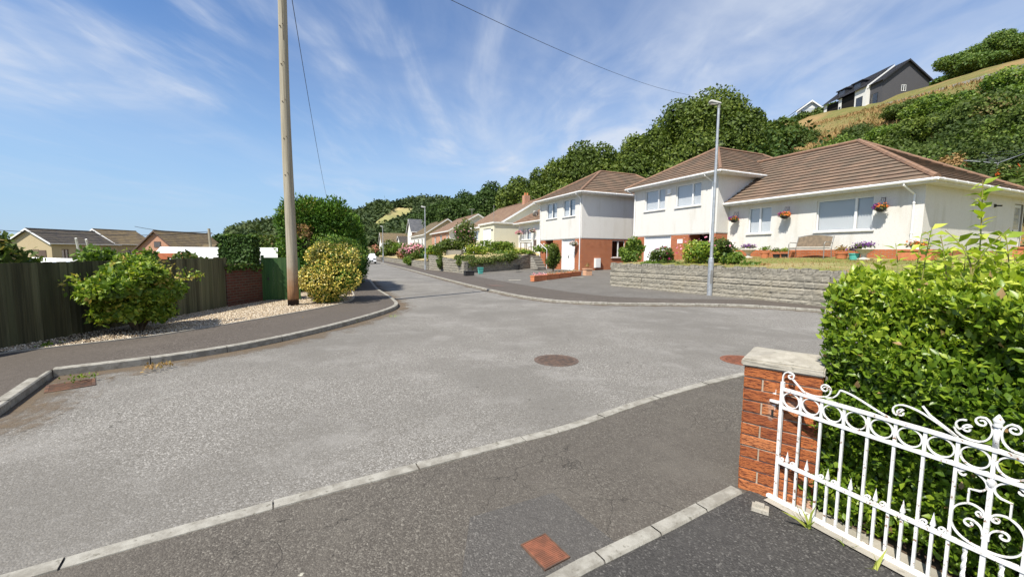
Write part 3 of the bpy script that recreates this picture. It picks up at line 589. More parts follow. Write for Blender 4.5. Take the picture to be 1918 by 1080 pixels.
def window(par, ax, c, sgn, a, b, e, f, splits=(.5,), d=.09, blind='plain', sill=True, frame='upvc', name='window', fw=.055):
    """frame object with pane, blind and sill as its own pieces"""
    def bx(mb, u0, u1, z0, z1, k0, k1):
        p0, p1 = c - sgn*k0, c - sgn*k1; lo, hi = min(p0, p1), max(p0, p1)
        (mb.box(lo, hi, u0, u1, z0, z1) if ax == 'x' else mb.box(u0, u1, lo, hi, z0, z1))
    mb = MB(); bx(mb, a, b, e, e+fw, d-.03, d+.03); bx(mb, a, b, f-fw, f, d-.03, d+.03); bx(mb, a, a+fw, e+fw, f-fw, d-.03, d+.03); bx(mb, b-fw, b, e+fw, f-fw, d-.03, d+.03)
    us = [a] + [a + (b-a)*s_ for s_ in splits] + [b]
    for u in us[1:-1]: bx(mb, u-.045, u+.045, e+fw, f-fw, d-.035, d+.03)
    o = mb.build(name, M[frame], par)
    g = MB(); bx(g, a+fw, b-fw, e+fw, f-fw, d-.004, d+.004); g.build('pane', M['glass'], o)
    if blind:
        q = MB()
        def wp(u, z, k): return (c - sgn*k, u, z) if ax == 'x' else (u, c - sgn*k, z)
        if blind == 'slat':
            u = a+fw
            while u < b-fw-.02:
                q.quad(wp(u, e+fw, d+.12), wp(min(u+.088, b-fw), e+fw, d+.045), wp(min(u+.088, b-fw), f-fw, d+.045), wp(u, f-fw, d+.12)); u += .10
        elif blind == 'net':
            m_ = 26
            for i in range(m_):
                ua, ub = a+fw+(b-a-2*fw)*i/m_, a+fw+(b-a-2*fw)*(i+1)/m_
                if .38 < (i+.5)/m_ < .62: continue
                q.quad(wp(ua, e+fw, d+.07+.02*(i % 2)), wp(ub, e+fw, d+.07+.02*((i+1) % 2)), wp(ub, f-fw, d+.07+.02*((i+1) % 2)), wp(ua, f-fw, d+.07+.02*(i % 2)))
        else: bx(q, a+fw, b-fw, e+fw, f-fw, d+.06, d+.065)
        if blind == 'plain' or blind == 'slat' or blind == 'net': q.build('blind', M['blind'], o)
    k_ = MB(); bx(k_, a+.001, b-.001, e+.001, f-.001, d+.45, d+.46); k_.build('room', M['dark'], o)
    if sill:
        s2 = MB(); bx(s2, a-.07, b+.07, e-.055, e-.001, -.07, d); s2.build('sill', M['upvc_old'], o)
    return o
def clipz(poly, z0, z1):
    def half(P, z, keep_above):
        out = []
        for i in range(len(P)):
            a, b = P[i], P[(i+1) % len(P)]; ia = (a[2] >= z) == keep_above or abs(a[2]-z) < 1e-9; ib = (b[2] >= z) == keep_above or abs(b[2]-z) < 1e-9
            if ia: out.append(a)
            if ia != ib and abs(b[2]-a[2]) > 1e-9: t = (z-a[2])/(b[2]-a[2]); out.append(a + (b-a)*t)
        return out
    P = half(poly, z0, True); return half(P, z1, False) if len(P) > 2 else []
def rooface(mb, poly, dz=.19, lift=.05):
    P = [np.array(p, float) for p in poly]; nrm = np.cross(P[1]-P[0], P[2]-P[0]); nrm /= np.linalg.norm(nrm)
    if nrm[2] < 0: nrm = -nrm
    z = min(p[2] for p in P); zt = max(p[2] for p in P)
    while z < zt-.02:
        q = clipz(P, z, min(z+dz, zt))
        if len(q) > 2:
            k = [(p + nrm*lift if p[2] < z+1e-4 else p) for p in q]; mb.quad(*k)
            lowp = [p for p in q if p[2] < z+1e-4]
            if len(lowp) >= 2: a, b = lowp[0], lowp[-1] if len(lowp) == 2 else lowp[1]; mb.quad(a, b, b+nrm*lift, a+nrm*lift)
        z += dz
def ridge(mb, a, b, r=.11):
    a = np.array(a, float); b = np.array(b, float); L = np.linalg.norm(b-a); n = max(1, int(L/.42)); t = (b-a)/L
    for i in range(n):
        p, q = a + t*L*i/n, a + t*L*(i+1)/n; mb.tube([p, q + t*.03], [r, r*.9], 8)
def gutter(par, pts, z, name='gutter'):
    mb = MB(); fb = MB()
    for a, b in zip(pts[:-1], pts[1:]):
        a = np.array(a, float); b = np.array(b, float); t = (b-a)/np.linalg.norm(b-a); nrm = np.array([-t[1], t[0]])
        a2, b2 = a - t*.02, b + t*.02
        mb.tube([(*a2, z-.035), (*b2, z-.035)], .058, 8)
        for sgn_ in np.arange(.4, np.linalg.norm(b-a), .9): p = a + t*sgn_; mb.tube([(*(p-t*.02), z-.035), (*(p+t*.02), z-.035)], .066, 8)
    return mb.build(name, M['upvc'], par)
def fascia(par, rect, z0, z1, wallrect, name='fascia'):
    """white boards and soffit between eave rectangle and wall rectangle (x0,x1,y0,y1)"""
    mb = MB(); x0, x1, y0, y1 = rect; w0, w1, v0, v1 = wallrect; t = .025
    mb.box(x0, x0+t, y0, y1, z0, z1); mb.box(x1-t, x1, y0, y1, z0, z1); mb.box(x0+t, x1-t, y0, y0+t, z0, z1); mb.box(x0+t, x1-t, y1-t, y1, z0, z1)
    zt = z0+.012
    mb.box(x0+t, w0-.002, y0+t, y1-t, z0+.003, zt); mb.box(w1+.002, x1-t, y0+t, y1-t, z0+.003, zt); mb.box(w0-.002, w1+.002, y0+t, v0-.002, z0+.003, zt); mb.box(w0-.002, w1+.002, v1+.002, y1-t, z0+.003, zt)
    return mb.build(name, M['upvc_old'], par)
def downpipe(par, top, x, y, zt, zb, shoe=None):
    """from the gutter (top) back to the wall then down"""
    mb = MB(); p = [(*top, zt+.0), (*top, zt-.10), (x, y, zt-.42), (x, y, zb+.1)]
    if shoe: p += [(shoe[0], shoe[1], zb-.25)]
    mb.tube(p, .036, 8)
    for z in np.arange(zb+.4, zt-.5, 1.1): mb.tube([(x, y, z), (x, y, z+.05)], .046, 8)
    return mb.build('downpipe', M['upvc'], par)
def hiproof(par, x0, x1, y0, y1, ze, apex, ridge_end, zr, mat='tile', hip='hiptile', back=False):
    """hip at the x0 end, ridge running +x"""
    rf = MB(); yc = apex[1]
    rooface(rf, [(x0, y0, ze), (x0, y1, ze), (apex[0], yc, zr)]); rooface(rf, [(x0, y0, ze), (apex[0], yc, zr), (ridge_end, yc, zr), (x1, y0, ze)])
    rooface(rf, [(x0, y1, ze), (apex[0], yc, zr), (ridge_end, yc, zr), (x1, y1, ze)])
    rooface(rf, [(x1, y0, ze), (ridge_end, yc, zr), (x1, y1, ze)])
    o = rf.build('roof', M[mat], par); r = MB()
    for a, b in (((x0, y0, ze), (apex[0], yc, zr)), ((x0, y1, ze), (apex[0], yc, zr)), ((apex[0], yc, zr), (ridge_end, yc, zr)), ((x1, y0, ze), (ridge_end, yc, zr)), ((x1, y1, ze), (ridge_end, yc, zr))):
        ridge(r, np.array(a)+(0, 0, .03), np.array(b)+(0, 0, .03), .085 if hip != 'hiptile' else .10)
    r.build('ridge_tiles', M[hip], o); return o
def garage_door(par, y0, y1, z0, z1, d=.14, ribs=12, handle=True):
    mb = MB(); h = (z1-z0)/ribs
    for i in range(ribs): mb.box(d+.006*(i % 2)-.02, d+.03, y0+.002, y1-.002, z0+i*h+.006, z0+(i+1)*h-.004)
    mb.box(d+.031, d+.05, y0+.002, y1-.002, z0+.002, z1-.002)
    o = mb.build('garage_door', M['upvc'], par)
    f = MB(); f.box(d-.08, d+.02, y0-.0, y0+.06, z0, z1); f.box(d-.08, d+.02, y1-.06, y1, z0, z1); f.build('door_frame', M['upvc'], o)
    if handle: q = MB(); q.box(d-.06, d-.02, (y0+y1)/2-.02, (y0+y1)/2+.02, z0+.95, z0+1.12); q.build('handle', M['black'], o)
    return o

# --- the split-level house on the right: low wing (bungalow) + tall garage wing
KB, KA = 19.77, 7.68
hs = thing('split_level_house', 'cream pebbledashed house with low wing behind the bench and taller wing over a garage', 'house', ab(KB, KA, 1.5), AX)
# low wing, local x = depth from its front, y = along the street; z0 = 1.5
W0 = -1.5
win_s = (13.34-KA, 14.55-KA, 2.70+W0, 4.02+W0); win_l = (9.20-KA, 11.30-KA, 2.66+W0, 4.02+W0)
mb = MB(); wallgrid(mb, 'x', 0, -1, 0, 8.05, .37, 2.72, (win_s, win_l)); 
wallgrid(mb, 'y', 0, -1, 0, 7.8, .37, 2.72, ()); wallgrid(mb, 'y', 0, -1, 8.7, 8.8, .37, 2.72); wallgrid(mb, 'y', 0, -1, 7.8, 8.7, 2.45, 2.72)
wallgrid(mb, 'x', 8.8, 1, 0, 8.05, .37, 2.72, ()); mb.build('rendered_wall', M['dash'], hs)
mb = MB(); wallgrid(mb, 'x', -.012, -1, -.012, 8.05, -.6, .37); wallgrid(mb, 'y', -.012, -1, -.012, 7.8, -.6, .37); wallgrid(mb, 'y', -.012, -1, 8.7, 8.8, -.6, .37)
mb.quad((-.012, -.012, .37), (0, -.012, .37), (0, 8.05, .37), (-.012, 8.05, .37)); mb.build('brick_plinth', M['brick'], hs)
window(hs, 'x', 0, -1, *win_s, (.5,)); window(hs, 'x', 0, -1, *win_l, (.30,), blind='slat')
dr = MB(); dr.box(7.81, 8.69, .06, .11, -.3, 2.44); o = dr.build('side_door', M['upvc'], hs); q = MB(); q.box(7.95, 8.55, .045, .06, 1.35, 2.3); q.build('pane', M['glass'], o); q = MB(); q.box(7.86, 7.90, .0, .06, 1.2, 1.32); q.build('handle', M['black'], o)
ze = 2.86; zr = 5.8
rf = MB(); E0, E1 = -.42, 9.22
rooface(rf, [(E0, E0, ze), (E0, 8.2, ze), (4.4, 11.4, zr), (4.4, 4.4, zr)]); rooface(rf, [(E0, E0, ze), (4.4, 4.4, zr), (E1, E0, ze)]); rooface(rf, [(E1, E0, ze), (4.4, 4.4, zr), (4.4, 11.4, zr), (E1, 11.4, ze)])
ro = rf.build('roof', M['tile'], hs); r = MB()
ridge(r, (E0, E0, ze+.03), (4.4, 4.4, zr+.03), .115); ridge(r, (E1, E0, ze+.03), (4.4, 4.4, zr+.03), .10); ridge(r, (4.4, 4.4, zr+.03), (4.4, 11.2, zr+.03), .10); r.build('ridge_tiles', M['hiptile'], ro)
mb = MB(); mb.box(E0+.01, E0+.035, E0+.01, 8.15, ze-.15, ze-.0); mb.box(E0+.035, E1, E0+.01, E0+.035, ze-.15, ze-.0); mb.box(E0+.035, -.003, E0+.035, 8.15, ze-.145, ze-.13); mb.box(-.003, E1, E0+.035, -.003, ze-.145, ze-.13); mb.build('fascia', M['upvc_old'], hs)
gutter(hs, [(E0-.04, 8.18), (E0-.04, E0-.04), (E1, E0-.04)], ze-.005)
downpipe(hs, (E0-.04, .45), -.045, .28, ze-.05, .55, (-.18, -.05)); 
for y_ in (15.15-KA, 12.51-KA, 8.84-KA):          # iron brackets that carry the baskets
    b_ = MB(); b_.tube([(-.005, y_, 2.36), (-.30, y_, 2.36)], .009, 6); b_.tube([(-.005, y_, 2.12), (-.005, y_, 2.40)], .009, 6); b_.tube([(-.01, y_, 2.14), (-.10, y_, 2.22), (-.20, y_, 2.35)], .007, 6); b_.tube([(-.29, y_, 2.36), (-.30, y_, 2.30)], .007, 6); b_.build('basket_bracket', M['black'], hs)
lt = MB(); lt.box(5.7, 5.8, -.05, -.001, 2.2, 2.32); lt.tube([(5.75, -.05, 2.26), (5.75, -.22, 2.24)], .03, 8); lt.build('wall_light', M['black'], hs)
# tall wing; its corner sits at B 18.85, A 15.7
ox, oy = 18.85-KB, 15.7-KA
hw = thing('garage_wing', None, None, (ox, oy, -1.5), 0); hw.parent = hs
def twostorey(par, wd, dep, wins, gd, rec, plaque, sidewin=None, z0=.4, zb=2.82, zt=5.86, drs=()):
    m1 = MB(); wallgrid(m1, 'x', 0, -1, 0, wd, zb, zt, wins); wallgrid(m1, 'y', 0, -1, 0, dep, zb, zt); wallgrid(m1, 'y', wd, 1, 0, dep, zb, zt); m1.box(.02, dep, .02, wd-.02, zb-.05, zb-.001)
    m1.build('rendered_wall', M['dash'], par)
    m2 = MB(); hol = [(gd[0], gd[1], z0, gd[2], .14), (rec[0], rec[1], z0, zb-.052, .9)]
    wallgrid(m2, 'x', .03, -1, .03, wd-.03, z0-.3, zb-.052, hol); wallgrid(m2, 'y', .03, -1, .03, dep, z0-.3, zb-.052, [sidewin] if sidewin else []); wallgrid(m2, 'y', wd-.03, 1, .03, dep, z0-.3, zb-.052)
    m2.build('brick_wall', M['brick'], par)
    d_ = MB(); d_.box(.93, .98, rec[0], rec[1], z0, zb-.06); o_ = d_.build('front_door', M['dark'], par)
    for w_ in wins: window(par, 'x', 0, -1, *w_[:4], (w_[5],) if len(w_) > 5 else (.5,), blind=w_[6] if len(w_) > 6 else 'plain')
    garage_door(par, gd[0], gd[1], z0, gd[2])
    if sidewin: window(par, 'y', .03, -1, *sidewin, (.5,), blind=None)
twostorey(hw, 6.6, 10.5, ((19.48-15.7, 21.25-15.7, 4.40, 5.70, .09, .34), (16.8-15.7, 18.61-15.7, 4.38, 5.68, .09, .34)), (3.2, 5.55, 2.77), (.35, 1.85), True)
hiproof(hw, -.42, 10.9, -.42, 7.02, 6.0, (3.76, 3.3), 8.0, 8.35)
fascia(hw, (-.41, 10.8, -.41, 7.01), 5.85, 5.99, (0, 10.5, 0, 6.6)); gutter(hw, [(-.46, 7.0), (-.46, -.46), (6, -.46)], 5.995)
downpipe(hw, (-.46, 6.75), -.045, 6.45, 5.95, .5); downpipe(hw, (-.46, .5), -.045, .32, 5.95, .5)
pl = MB(); pl.box(.012, .029, 2.28, 2.68, 2.28, 2.52); o = pl.build('number_plaque', M['upvc'], hw)
al = MB(); al.box(-.09, -.001, 3.27, 3.52, 5.28, 5.55); al.build('alarm_box', M['upvc'], hw)

# --- the further two-storey house with its low wing
CB, CA = 16.38, 24.9
hc = thing('detached_house', 'two-storey house with orange brick ground floor, white garage door and small porch beyond the forecourt', 'house', ab(CB, CA, 0), AX)
sw = (2.75, 3.95, 1.36, 2.63)
twostorey(hc, 6.4, 9.5, ((3.55, 5.27, 4.44, 5.70, .09, .5, 'net'), (.9, 2.62, 4.40, 5.68, .09, .5, 'net')), (.88, 2.82, 2.70), (4.15, 5.5), False, sw, .34, 2.76)
hiproof(hc, -.42, 9.9, -.42, 6.82, 6.0, (3.8, 3.2), 7.4, 8.3)
fascia(hc, (-.41, 9.8, -.41, 6.81), 5.85, 5.99, (0, 9.5, 0, 6.4)); gutter(hc, [(-.46, 6.8), (-.46, -.46), (6, -.46)], 5.995)
downpipe(hc, (-.46, 6.6), -.045, 6.3, 5.95, .3); downpipe(hc, (-.46, .1), -.05, .12, 5.95, .3)
mt = MB(); mt.box(1.17, 1.63, -.16, .028, .60, 1.30); mt.box(1.2, 1.6, -.175, -.161, .64, 1.26); mt.build('meter_box', M['upvc'], hc)
# its low wing, running on up the street
lw_ = thing('low_wing', None, None, (1.0, 6.4, 0), 0); lw_.parent = hc
y1w, y2w = PB(995, 440, CB+1)@np.array([-_s, _c, 0])-CA-6.4, PB(977, 440, CB+1)@np.array([-_s, _c, 0])-CA-6.4
mb = MB(); wn_ = (max(.6, y1w), y2w, 2.95, 4.1); wallgrid(mb, 'x', 0, -1, 0, 6.6, .3, 4.5, (wn_,)); wallgrid(mb, 'y', 6.6, 1, 0, 8, .3, 4.5); mb.build('rendered_wall', M['dash_white'], lw_)
window(lw_, 'x', 0, -1, *wn_, (.5,), blind='net')
rf = MB(); rooface(rf, [(-.4, 0.1, 4.6), (-.4, 7.0, 4.6), (4, 3.2, 7.4), (4, .1, 7.4)]); rooface(rf, [(-.4, 7., 4.6), (8.4, 7., 4.6), (4, 3.2, 7.4)]); rooface(rf, [(8.4, .1, 4.6), (8.4, 7., 4.6), (4, 3.2, 7.4), (4, .1, 7.4)]); ro = rf.build('roof', M['tile_far'], lw_)
r = MB(); ridge(r, (-.4, 7., 4.62), (4, 3.2, 7.42), .09); ridge(r, (8.4, 7., 4.62), (4, 3.2, 7.42), .09); r.build('ridge_tiles', M['hiptile'], ro)
mb = MB(); mb.box(-.4, -.375, .02, 6.98, 4.44, 4.60); mb.box(-.375, -.003, .02, 6.98, 4.46, 4.475); mb.build('fascia', M['upvc'], lw_); gutter(lw_, [(-.44, 6.98), (-.44, .05)], 4.59)

# --- gabled bungalows further up the right side (ridge along the street, gable towards us)
def gablehouse(name, label, A0, A1, B0, dep, zb, ze_, zr_, wall, gable, roof, wins, group=None, over=.35, rh=0., front=None):
    h = thing(name, label, 'house', ab(B0, A0, zb), AX, group); L = A1-A0; a = ze_-zb; r_ = zr_-zb
    m1 = MB(); wallgrid(m1, 'x', 0, -1, 0, L, -.6, a, [w_[:4] for w_ in wins]); m1.build('front_wall', M[front or wall], h)
    xm = dep/2
    for y in (0, L): m2 = MB(); m2.quad((.0, y, -.6), (dep, y, -.6), (dep, y, a), (xm, y, r_-.12), (.0, y, a)); m2.build('gable_wall', M[gable], h)
    m2 = MB(); m2.quad((dep, 0, -.6), (dep, L, -.6), (dep, L, a), (dep, 0, a)); m2.build('rear_wall', M[gable], h)
    rf = MB(); sl = (r_-a)/xm; ex = over
    rooface(rf, [(-ex, -ex, a-ex*sl+.1), (-ex, L+ex, a-ex*sl+.1), (xm, L+ex, r_), (xm, -ex, r_)], .22, .03); rooface(rf, [(dep+ex, -ex, a-ex*sl+.1), (dep+ex, L+ex, a-ex*sl+.1), (xm, L+ex, r_), (xm, -ex, r_)], .22, .03)
    ro = rf.build('roof', M[roof], h); q = MB(); ridge(q, (xm, -ex, r_+.02), (xm, L+ex, r_+.02), .08); q.build('ridge_tiles', M[roof], ro)
    ea = a-ex*sl+.1
    for y in (-ex-.03, L+ex+.005):
        b = MB()
        for s0, s1_ in ((-ex, xm), (dep+ex, xm)): b.add([(s0, y, ea-.22), (s1_, y, r_-.22), (s1_, y, r_+.02), (s0, y, ea+.02), (s0, y+.028, ea-.22), (s1_, y+.028, r_-.22), (s1_, y+.028, r_+.02), (s0, y+.028, ea+.02)], [(0,1,2,3),(7,6,5,4),(0,4,5,1),(3,2,6,7),(0,3,7,4)])
        for s0, s1_ in ((-ex, xm), (dep+ex, xm)): b.add([(s0, y, ea-.215), (s1_, y, r_-.215), (s1_, y+ex, r_-.215), (s0, y+ex, ea-.215)], [(0,1,2,3)]) if y < 0 else None
        b.build('bargeboard', M['upvc'], h)
    f_ = MB(); f_.box(-ex-.03, -ex-.002, -ex, L+ex, ea-.17, ea+.01); f_.build('fascia', M['upvc'], h)
    for w_ in wins: window(h, 'x', 0, -1, *w_[:4], w_[4] if len(w_) > 4 else (.5,), blind='net')
    return h
hd = gablehouse('bungalow', 'cream rendered bungalow with chimney and long brown roof above the hydrangeas', 45.4, 58.5, 18.4, 10.0, 2.5, 5.25, 8.3, 'dash_cream', 'dash_cream', 'tile_far', ((1., 2.8, .9, 2.2), (8, 10.5, .9, 2.2)))
ch = MB(); ch.box(4.4, 5.2, 2.6, 3.3, 5.0, 6.6); o = ch.build('chimney', M['brick_far'], hd); q = MB(); q.lathe([(.12, 0), (.10, .35)], (4.65, 2.95, 6.6), 10); q.lathe([(.12, 0), (.10, .35)], (4.98, 2.95, 6.6), 10); q.build('chimney_pot', M['terracotta'], o)
hg = thing('flat_roofed_garage', 'cream flat-roofed garage with white door in front of the cream bungalow', 'garage', ab(15.5, 40, 2.4), AX)
mb = MB(); wallgrid(mb, 'x', 0, -1, 0, 4.6, -.6, 2.3, ((.9, 3.4, .02, 1.9, .1),)); wallgrid(mb, 'y', 0, -1, 0, 7, -.6, 2.3); wallgrid(mb, 'y', 4.6, 1, 0, 7, -.6, 2.3); mb.build('rendered_wall', M['dash_cream'], hg)
mb = MB(); mb.box(-.15, 7.1, -.15, 4.75, 2.3, 2.48); mb.build('flat_roof', M['upvc_old'], hg); garage_door(hg, .9, 3.4, .02, 1.9, .1, 8, False)
lt = MB(); lt.box(-.06, -.001, .3, .75, 1.62, 1.72); lt.build('wall_light', M['black'], hg)
he = gablehouse('brick_bungalow', 'orange brick bungalow with white gable and three tall windows, next after the cream bungalow', 68.9, 82.2, 18.4, 10.4, 2.4, 5.5, 8.5, 'brick_far', 'dash_white', 'tile_far', ((.8, 2.0, .7, 2.4), (5.0, 6.6, .3, 2.5), (9.6, 11.2, .7, 2.4)))
hf = gablehouse('white_fronted_bungalow', 'white fronted bungalow with tan gable and brown roof behind the second lamp post', 89.7, 106.4, 18.4, 10.4, 2.4, 5.7, 9.2, 'dash_white', 'dash_tan', 'tile_moss', ((1.5, 3.5, .8, 2.3), (6, 8, .8, 2.3), (11, 13, .8, 2.3)))
def crosshouse(name, label, px, Yd, wdt, dep, zb, ze_, zr_, wall, roof, side=None):
    """gable faces the street, ridge runs back"""
    p = PY(px, 470, Yd); B, A = toab(p[0], p[1]); h = thing(name, label, 'house', ab(B, A, zb), AX); a = ze_-zb; r_ = zr_-zb; ym = wdt/2
    for x_ in (0, dep): m = MB(); m.quad((x_, 0, -.6), (x_, wdt, -.6), (x_, wdt, a), (x_, ym, r_-.1), (x_, 0, a)); m.build('gable_wall', M[wall], h)
    for y_ in (0, wdt): m = MB(); m.quad((0, y_, -.6), (dep, y_, -.6), (dep, y_, a), (0, y_, a)); m.build('side_wall', M[side or wall], h)
    rf = MB(); sl = (r_-a)/ym; e = .4
    rooface(rf, [(-e, -e, a-e*sl+.1), (dep+e, -e, a-e*sl+.1), (dep+e, ym, r_), (-e, ym, r_)], .25, .03); rooface(rf, [(-e, wdt+e, a-e*sl+.1), (dep+e, wdt+e, a-e*sl+.1), (dep+e, ym, r_), (-e, ym, r_)], .25, .03); rf.build('roof', M[roof], h)
    b = MB()
    for y0_, in ((-e,), (wdt+e,)): b.add([(-e-.04, y0_, a-e*sl-.15), (-e-.04, ym, r_-.18), (-e-.04, ym, r_+.05), (-e-.04, y0_, a-e*sl+.1), (-e-.005, y0_, a-e*sl-.15), (-e-.005, ym, r_-.18), (-e-.005, ym, r_+.05), (-e-.005, y0_, a-e*sl+.1)], [(0,1,2,3),(7,6,5,4),(0,4,5,1),(3,2,6,7)])
    b.build('bargeboard', M['upvc'], h); f_ = MB(); f_.box(-e, dep+e, -e-.03, -e-.002, a-e*sl-.1, a-e*sl+.1); f_.build('fascia', M['upvc'], h)
    return h, wdt, a
h5, wd5, a5 = crosshouse('slate_roofed_house', 'white gabled house with dark slate roof at the far end of the right-hand row', 772, 112, 7.0, 14, 2.6, 7.6, 11.0, 'dash_white', 'slate', 'brick_far')
window(h5, 'x', 0, -1, 2.7, 4.0, 3.6, 5.0, (.5,)); window(h5, 'x', 0, -1, 1.2, 5.4, 1.0, 2.6, (.33, .66))
h6, _, _ = crosshouse('grey_bungalow', 'low white bungalow with grey hipped roof beyond the slate-roofed house', 752, 135, 12, 12, 1.8, 4.4, 7.2, 'dash_white', 'tile_dark')
h7, _, _ = crosshouse('grey_sided_house', 'brown-roofed house with grey side wall closing the end of the road', 716, 140, 9, 12, .6, 5.0, 8.5, 'dash_white', 'tile_moss', 'dash_tan')
for hh in (h6, h7): window(hh, 'x', 0, -1, 1.2, 3.4, 1.0, 2.4, (.5,)); window(hh, 'y', 0, -1, 2, 4, 1.0, 2.4, (.5,))

# --- the dark house and the white gable on the hill
P0 = np.array([65.6, 75.0]); zb = 28.1
hb = thing('hilltop_house', 'charcoal clad gabled house with white band and dormers on the hilltop', 'house', (P0[0], P0[1], zb), rad(1))
Wd, Ln, a, r_ = 8.3, 5.5, 4.9, 8.25
m = MB(); m.quad((0, 0, -1), (Wd, 0, -1), (Wd, 0, a), (Wd/2, 0, r_-.1), (0, 0, a)); m.quad((0, 0, -1), (0, Ln, -1), (0, Ln, a), (0, 0, a)); m.quad((Wd, 0, -1), (Wd, Ln, -1), (Wd, Ln, a), (Wd, 0, a)); m.build('clad_wall', M['dash_dark'], hb)
m = MB(); m.quad((-.7, 2.5, -1), (2, 2.5, -1), (Wd/2, 2.5, r_+.3), (-.7, 2.5, a-.2)); m.build('white_wall', M['dash_white'], hb); m = MB(); m.quad((-.7, 2.5, -1), (-.7, 5.0, -1), (-.7, 5.0, a-.2), (-.7, 2.5, a-.2)); m.build('white_wall', M['dash_white'], hb); m = MB(); m.quad((-.7, 8.0, -1), (-.7, 8.8, -1), (-.7, 8.8, a-.3), (-.7, 8.0, a-.3)); m.build('white_wall', M['dash_white'], hb); m = MB(); m.quad((-.7, 11.7, -1), (-.7, 12.5, -1), (-.7, 12.5, a-.3), (-.7, 11.7, a-.3)); m.build('white_wall', M['dash_white'], hb)
m = MB(); m.box(-.55, -.4, 5.0, 11.7, -1, a-.5); m.build('garage_bay', M['dark'], hb)
rf = MB(); s_ = (r_-a)/(Wd/2)
rooface(rf, [(-.4, -.4, a-.4*s_+.1), (-.4, 3.0, a-.4*s_+.1), (Wd/2, 3.0, r_), (Wd/2, -.4, r_)], .25, .03); rooface(rf, [(Wd+.4, -.4, a-.4*s_+.1), (Wd+.4, 13, a-.4*s_+.1), (Wd/2, 13, r_), (Wd/2, -.4, r_)], .25, .03)
rooface(rf, [(-1.1, 2.4, a-1.1*s_+.55), (-1.1, 13, a-1.1*s_+.55), (Wd/2, 13, r_+.42), (Wd/2, 2.4, r_+.42)], .25, .03); ro = rf.build('roof', M['slate_dark'], hb)
b = MB(); 
for s0 in (-.4, Wd+.4): z_ = a-.4*s_+.1; b.add([(s0, -.44, z_-.25), (Wd/2, -.44, r_-.25), (Wd/2, -.44, r_+.06), (s0, -.44, z_+.06), (s0, -.40, z_-.25), (Wd/2, -.40, r_-.25), (Wd/2, -.40, r_+.06), (s0, -.40, z_+.06)], [(0,1,2,3),(7,6,5,4),(0,4,5,1),(3,2,6,7)])
b.build('bargeboard', M['slate_dark'], hb)
b = MB(); b.add([(-.7, 2.42, a-.75), (Wd/2, 2.42, r_-.55), (Wd/2, 2.42, r_+.30), (-.7, 2.42, a-.1)], [(0,1,2,3)]); b.build('white_band', M['upvc'], hb)
for y in (4.4, 8.0):
    d_ = MB(); d_.box(.1, 3.2, y, y+2.2, 5.0, 6.5); o = d_.build('dormer', M['slate_dark'], hb); d2 = MB(); d2.box(-.1, 3.2, y-.2, y+2.4, 6.5, 6.65); d2.build('dormer_roof', M['slate_dark'], o); d3 = MB(); d3.box(.07, .098, y+.4, y+1.8, 5.2, 6.3); d3.build('pane', M['glass'], o)
window(hb, 'y', 0, -1, 3.4, 4.2, 2.9, 4.0, (.5,), d=-.02, blind='plain', sill=False)
for (x_, y0_, y1_, z0_, z1_) in ((0, .8, 2.2, .5, 3.0), (-.7, 3.2, 4.6, 1.4, 3.2), (-.7, 8.2, 8.6, .8, 3.0)): q = MB(); q.box(x_-.05, x_-.003, y0_, y1_, z0_, z1_); o = q.build('window', M['black'], hb); q = MB(); q.box(x_-.06, x_-.051, y0_+.08, y1_-.08, z0_+.1, z1_-.1); q.build('pane', M['glass'], o)
b = MB(); b.box(-.82, -.702, 2.4, 5.6, -1.2, .9); b.build('stone_base', M['oldconc'], hb)
pz = PY(1520, 207, 95); hh2 = thing('white_gabled_house', 'small white gabled house with grey roof far behind the hilltop hedge', 'house', (pz[0]-3.2, 95, Tz(pz[0], 95)-.2), rad(-10))
zt_ = PY(1505, 190, 95)[2]-hh2.location[2]
m = MB(); m.quad((0, 0, -2), (5.4, 0, -2), (5.4, 0, zt_-2), (2.7, 0, zt_-.1), (0, 0, zt_-2)); m.quad((5.4, 0, -2), (5.4, 7, -2), (5.4, 7, zt_-2), (5.4, 0, zt_-2)); m.build('gable_wall', M['dash_white'], hh2)
rf = MB(); rooface(rf, [(-.4, -.4, zt_-2.3), (-.4, 7, zt_-2.3), (2.7, 7, zt_), (2.7, -.4, zt_)], .3); rooface(rf, [(5.8, -.4, zt_-2.3), (9.5, 7, zt_-2.3), (6.5, 7, zt_), (2.7, -.4, zt_)], .3); rf.build('roof', M['slate'], hh2)
m = MB(); m.box(.9, 4.5, -.03, -.004, zt_-4, zt_-1.6); m.build('pane', M['glass'], hh2); b = MB()
for s0 in (-.4, 5.8): b.add([(s0, -.45, zt_-2.6), (2.7, -.45, zt_-.3), (2.7, -.45, zt_+.05), (s0, -.45, zt_-2.3), (s0, -.41, zt_-2.6), (2.7, -.41, zt_-.3), (2.7, -.41, zt_+.05), (s0, -.41, zt_-2.3)], [(0,1,2,3),(7,6,5,4),(0,4,5,1),(3,2,6,7)])
b.build('bargeboard', M['upvc'], hh2)
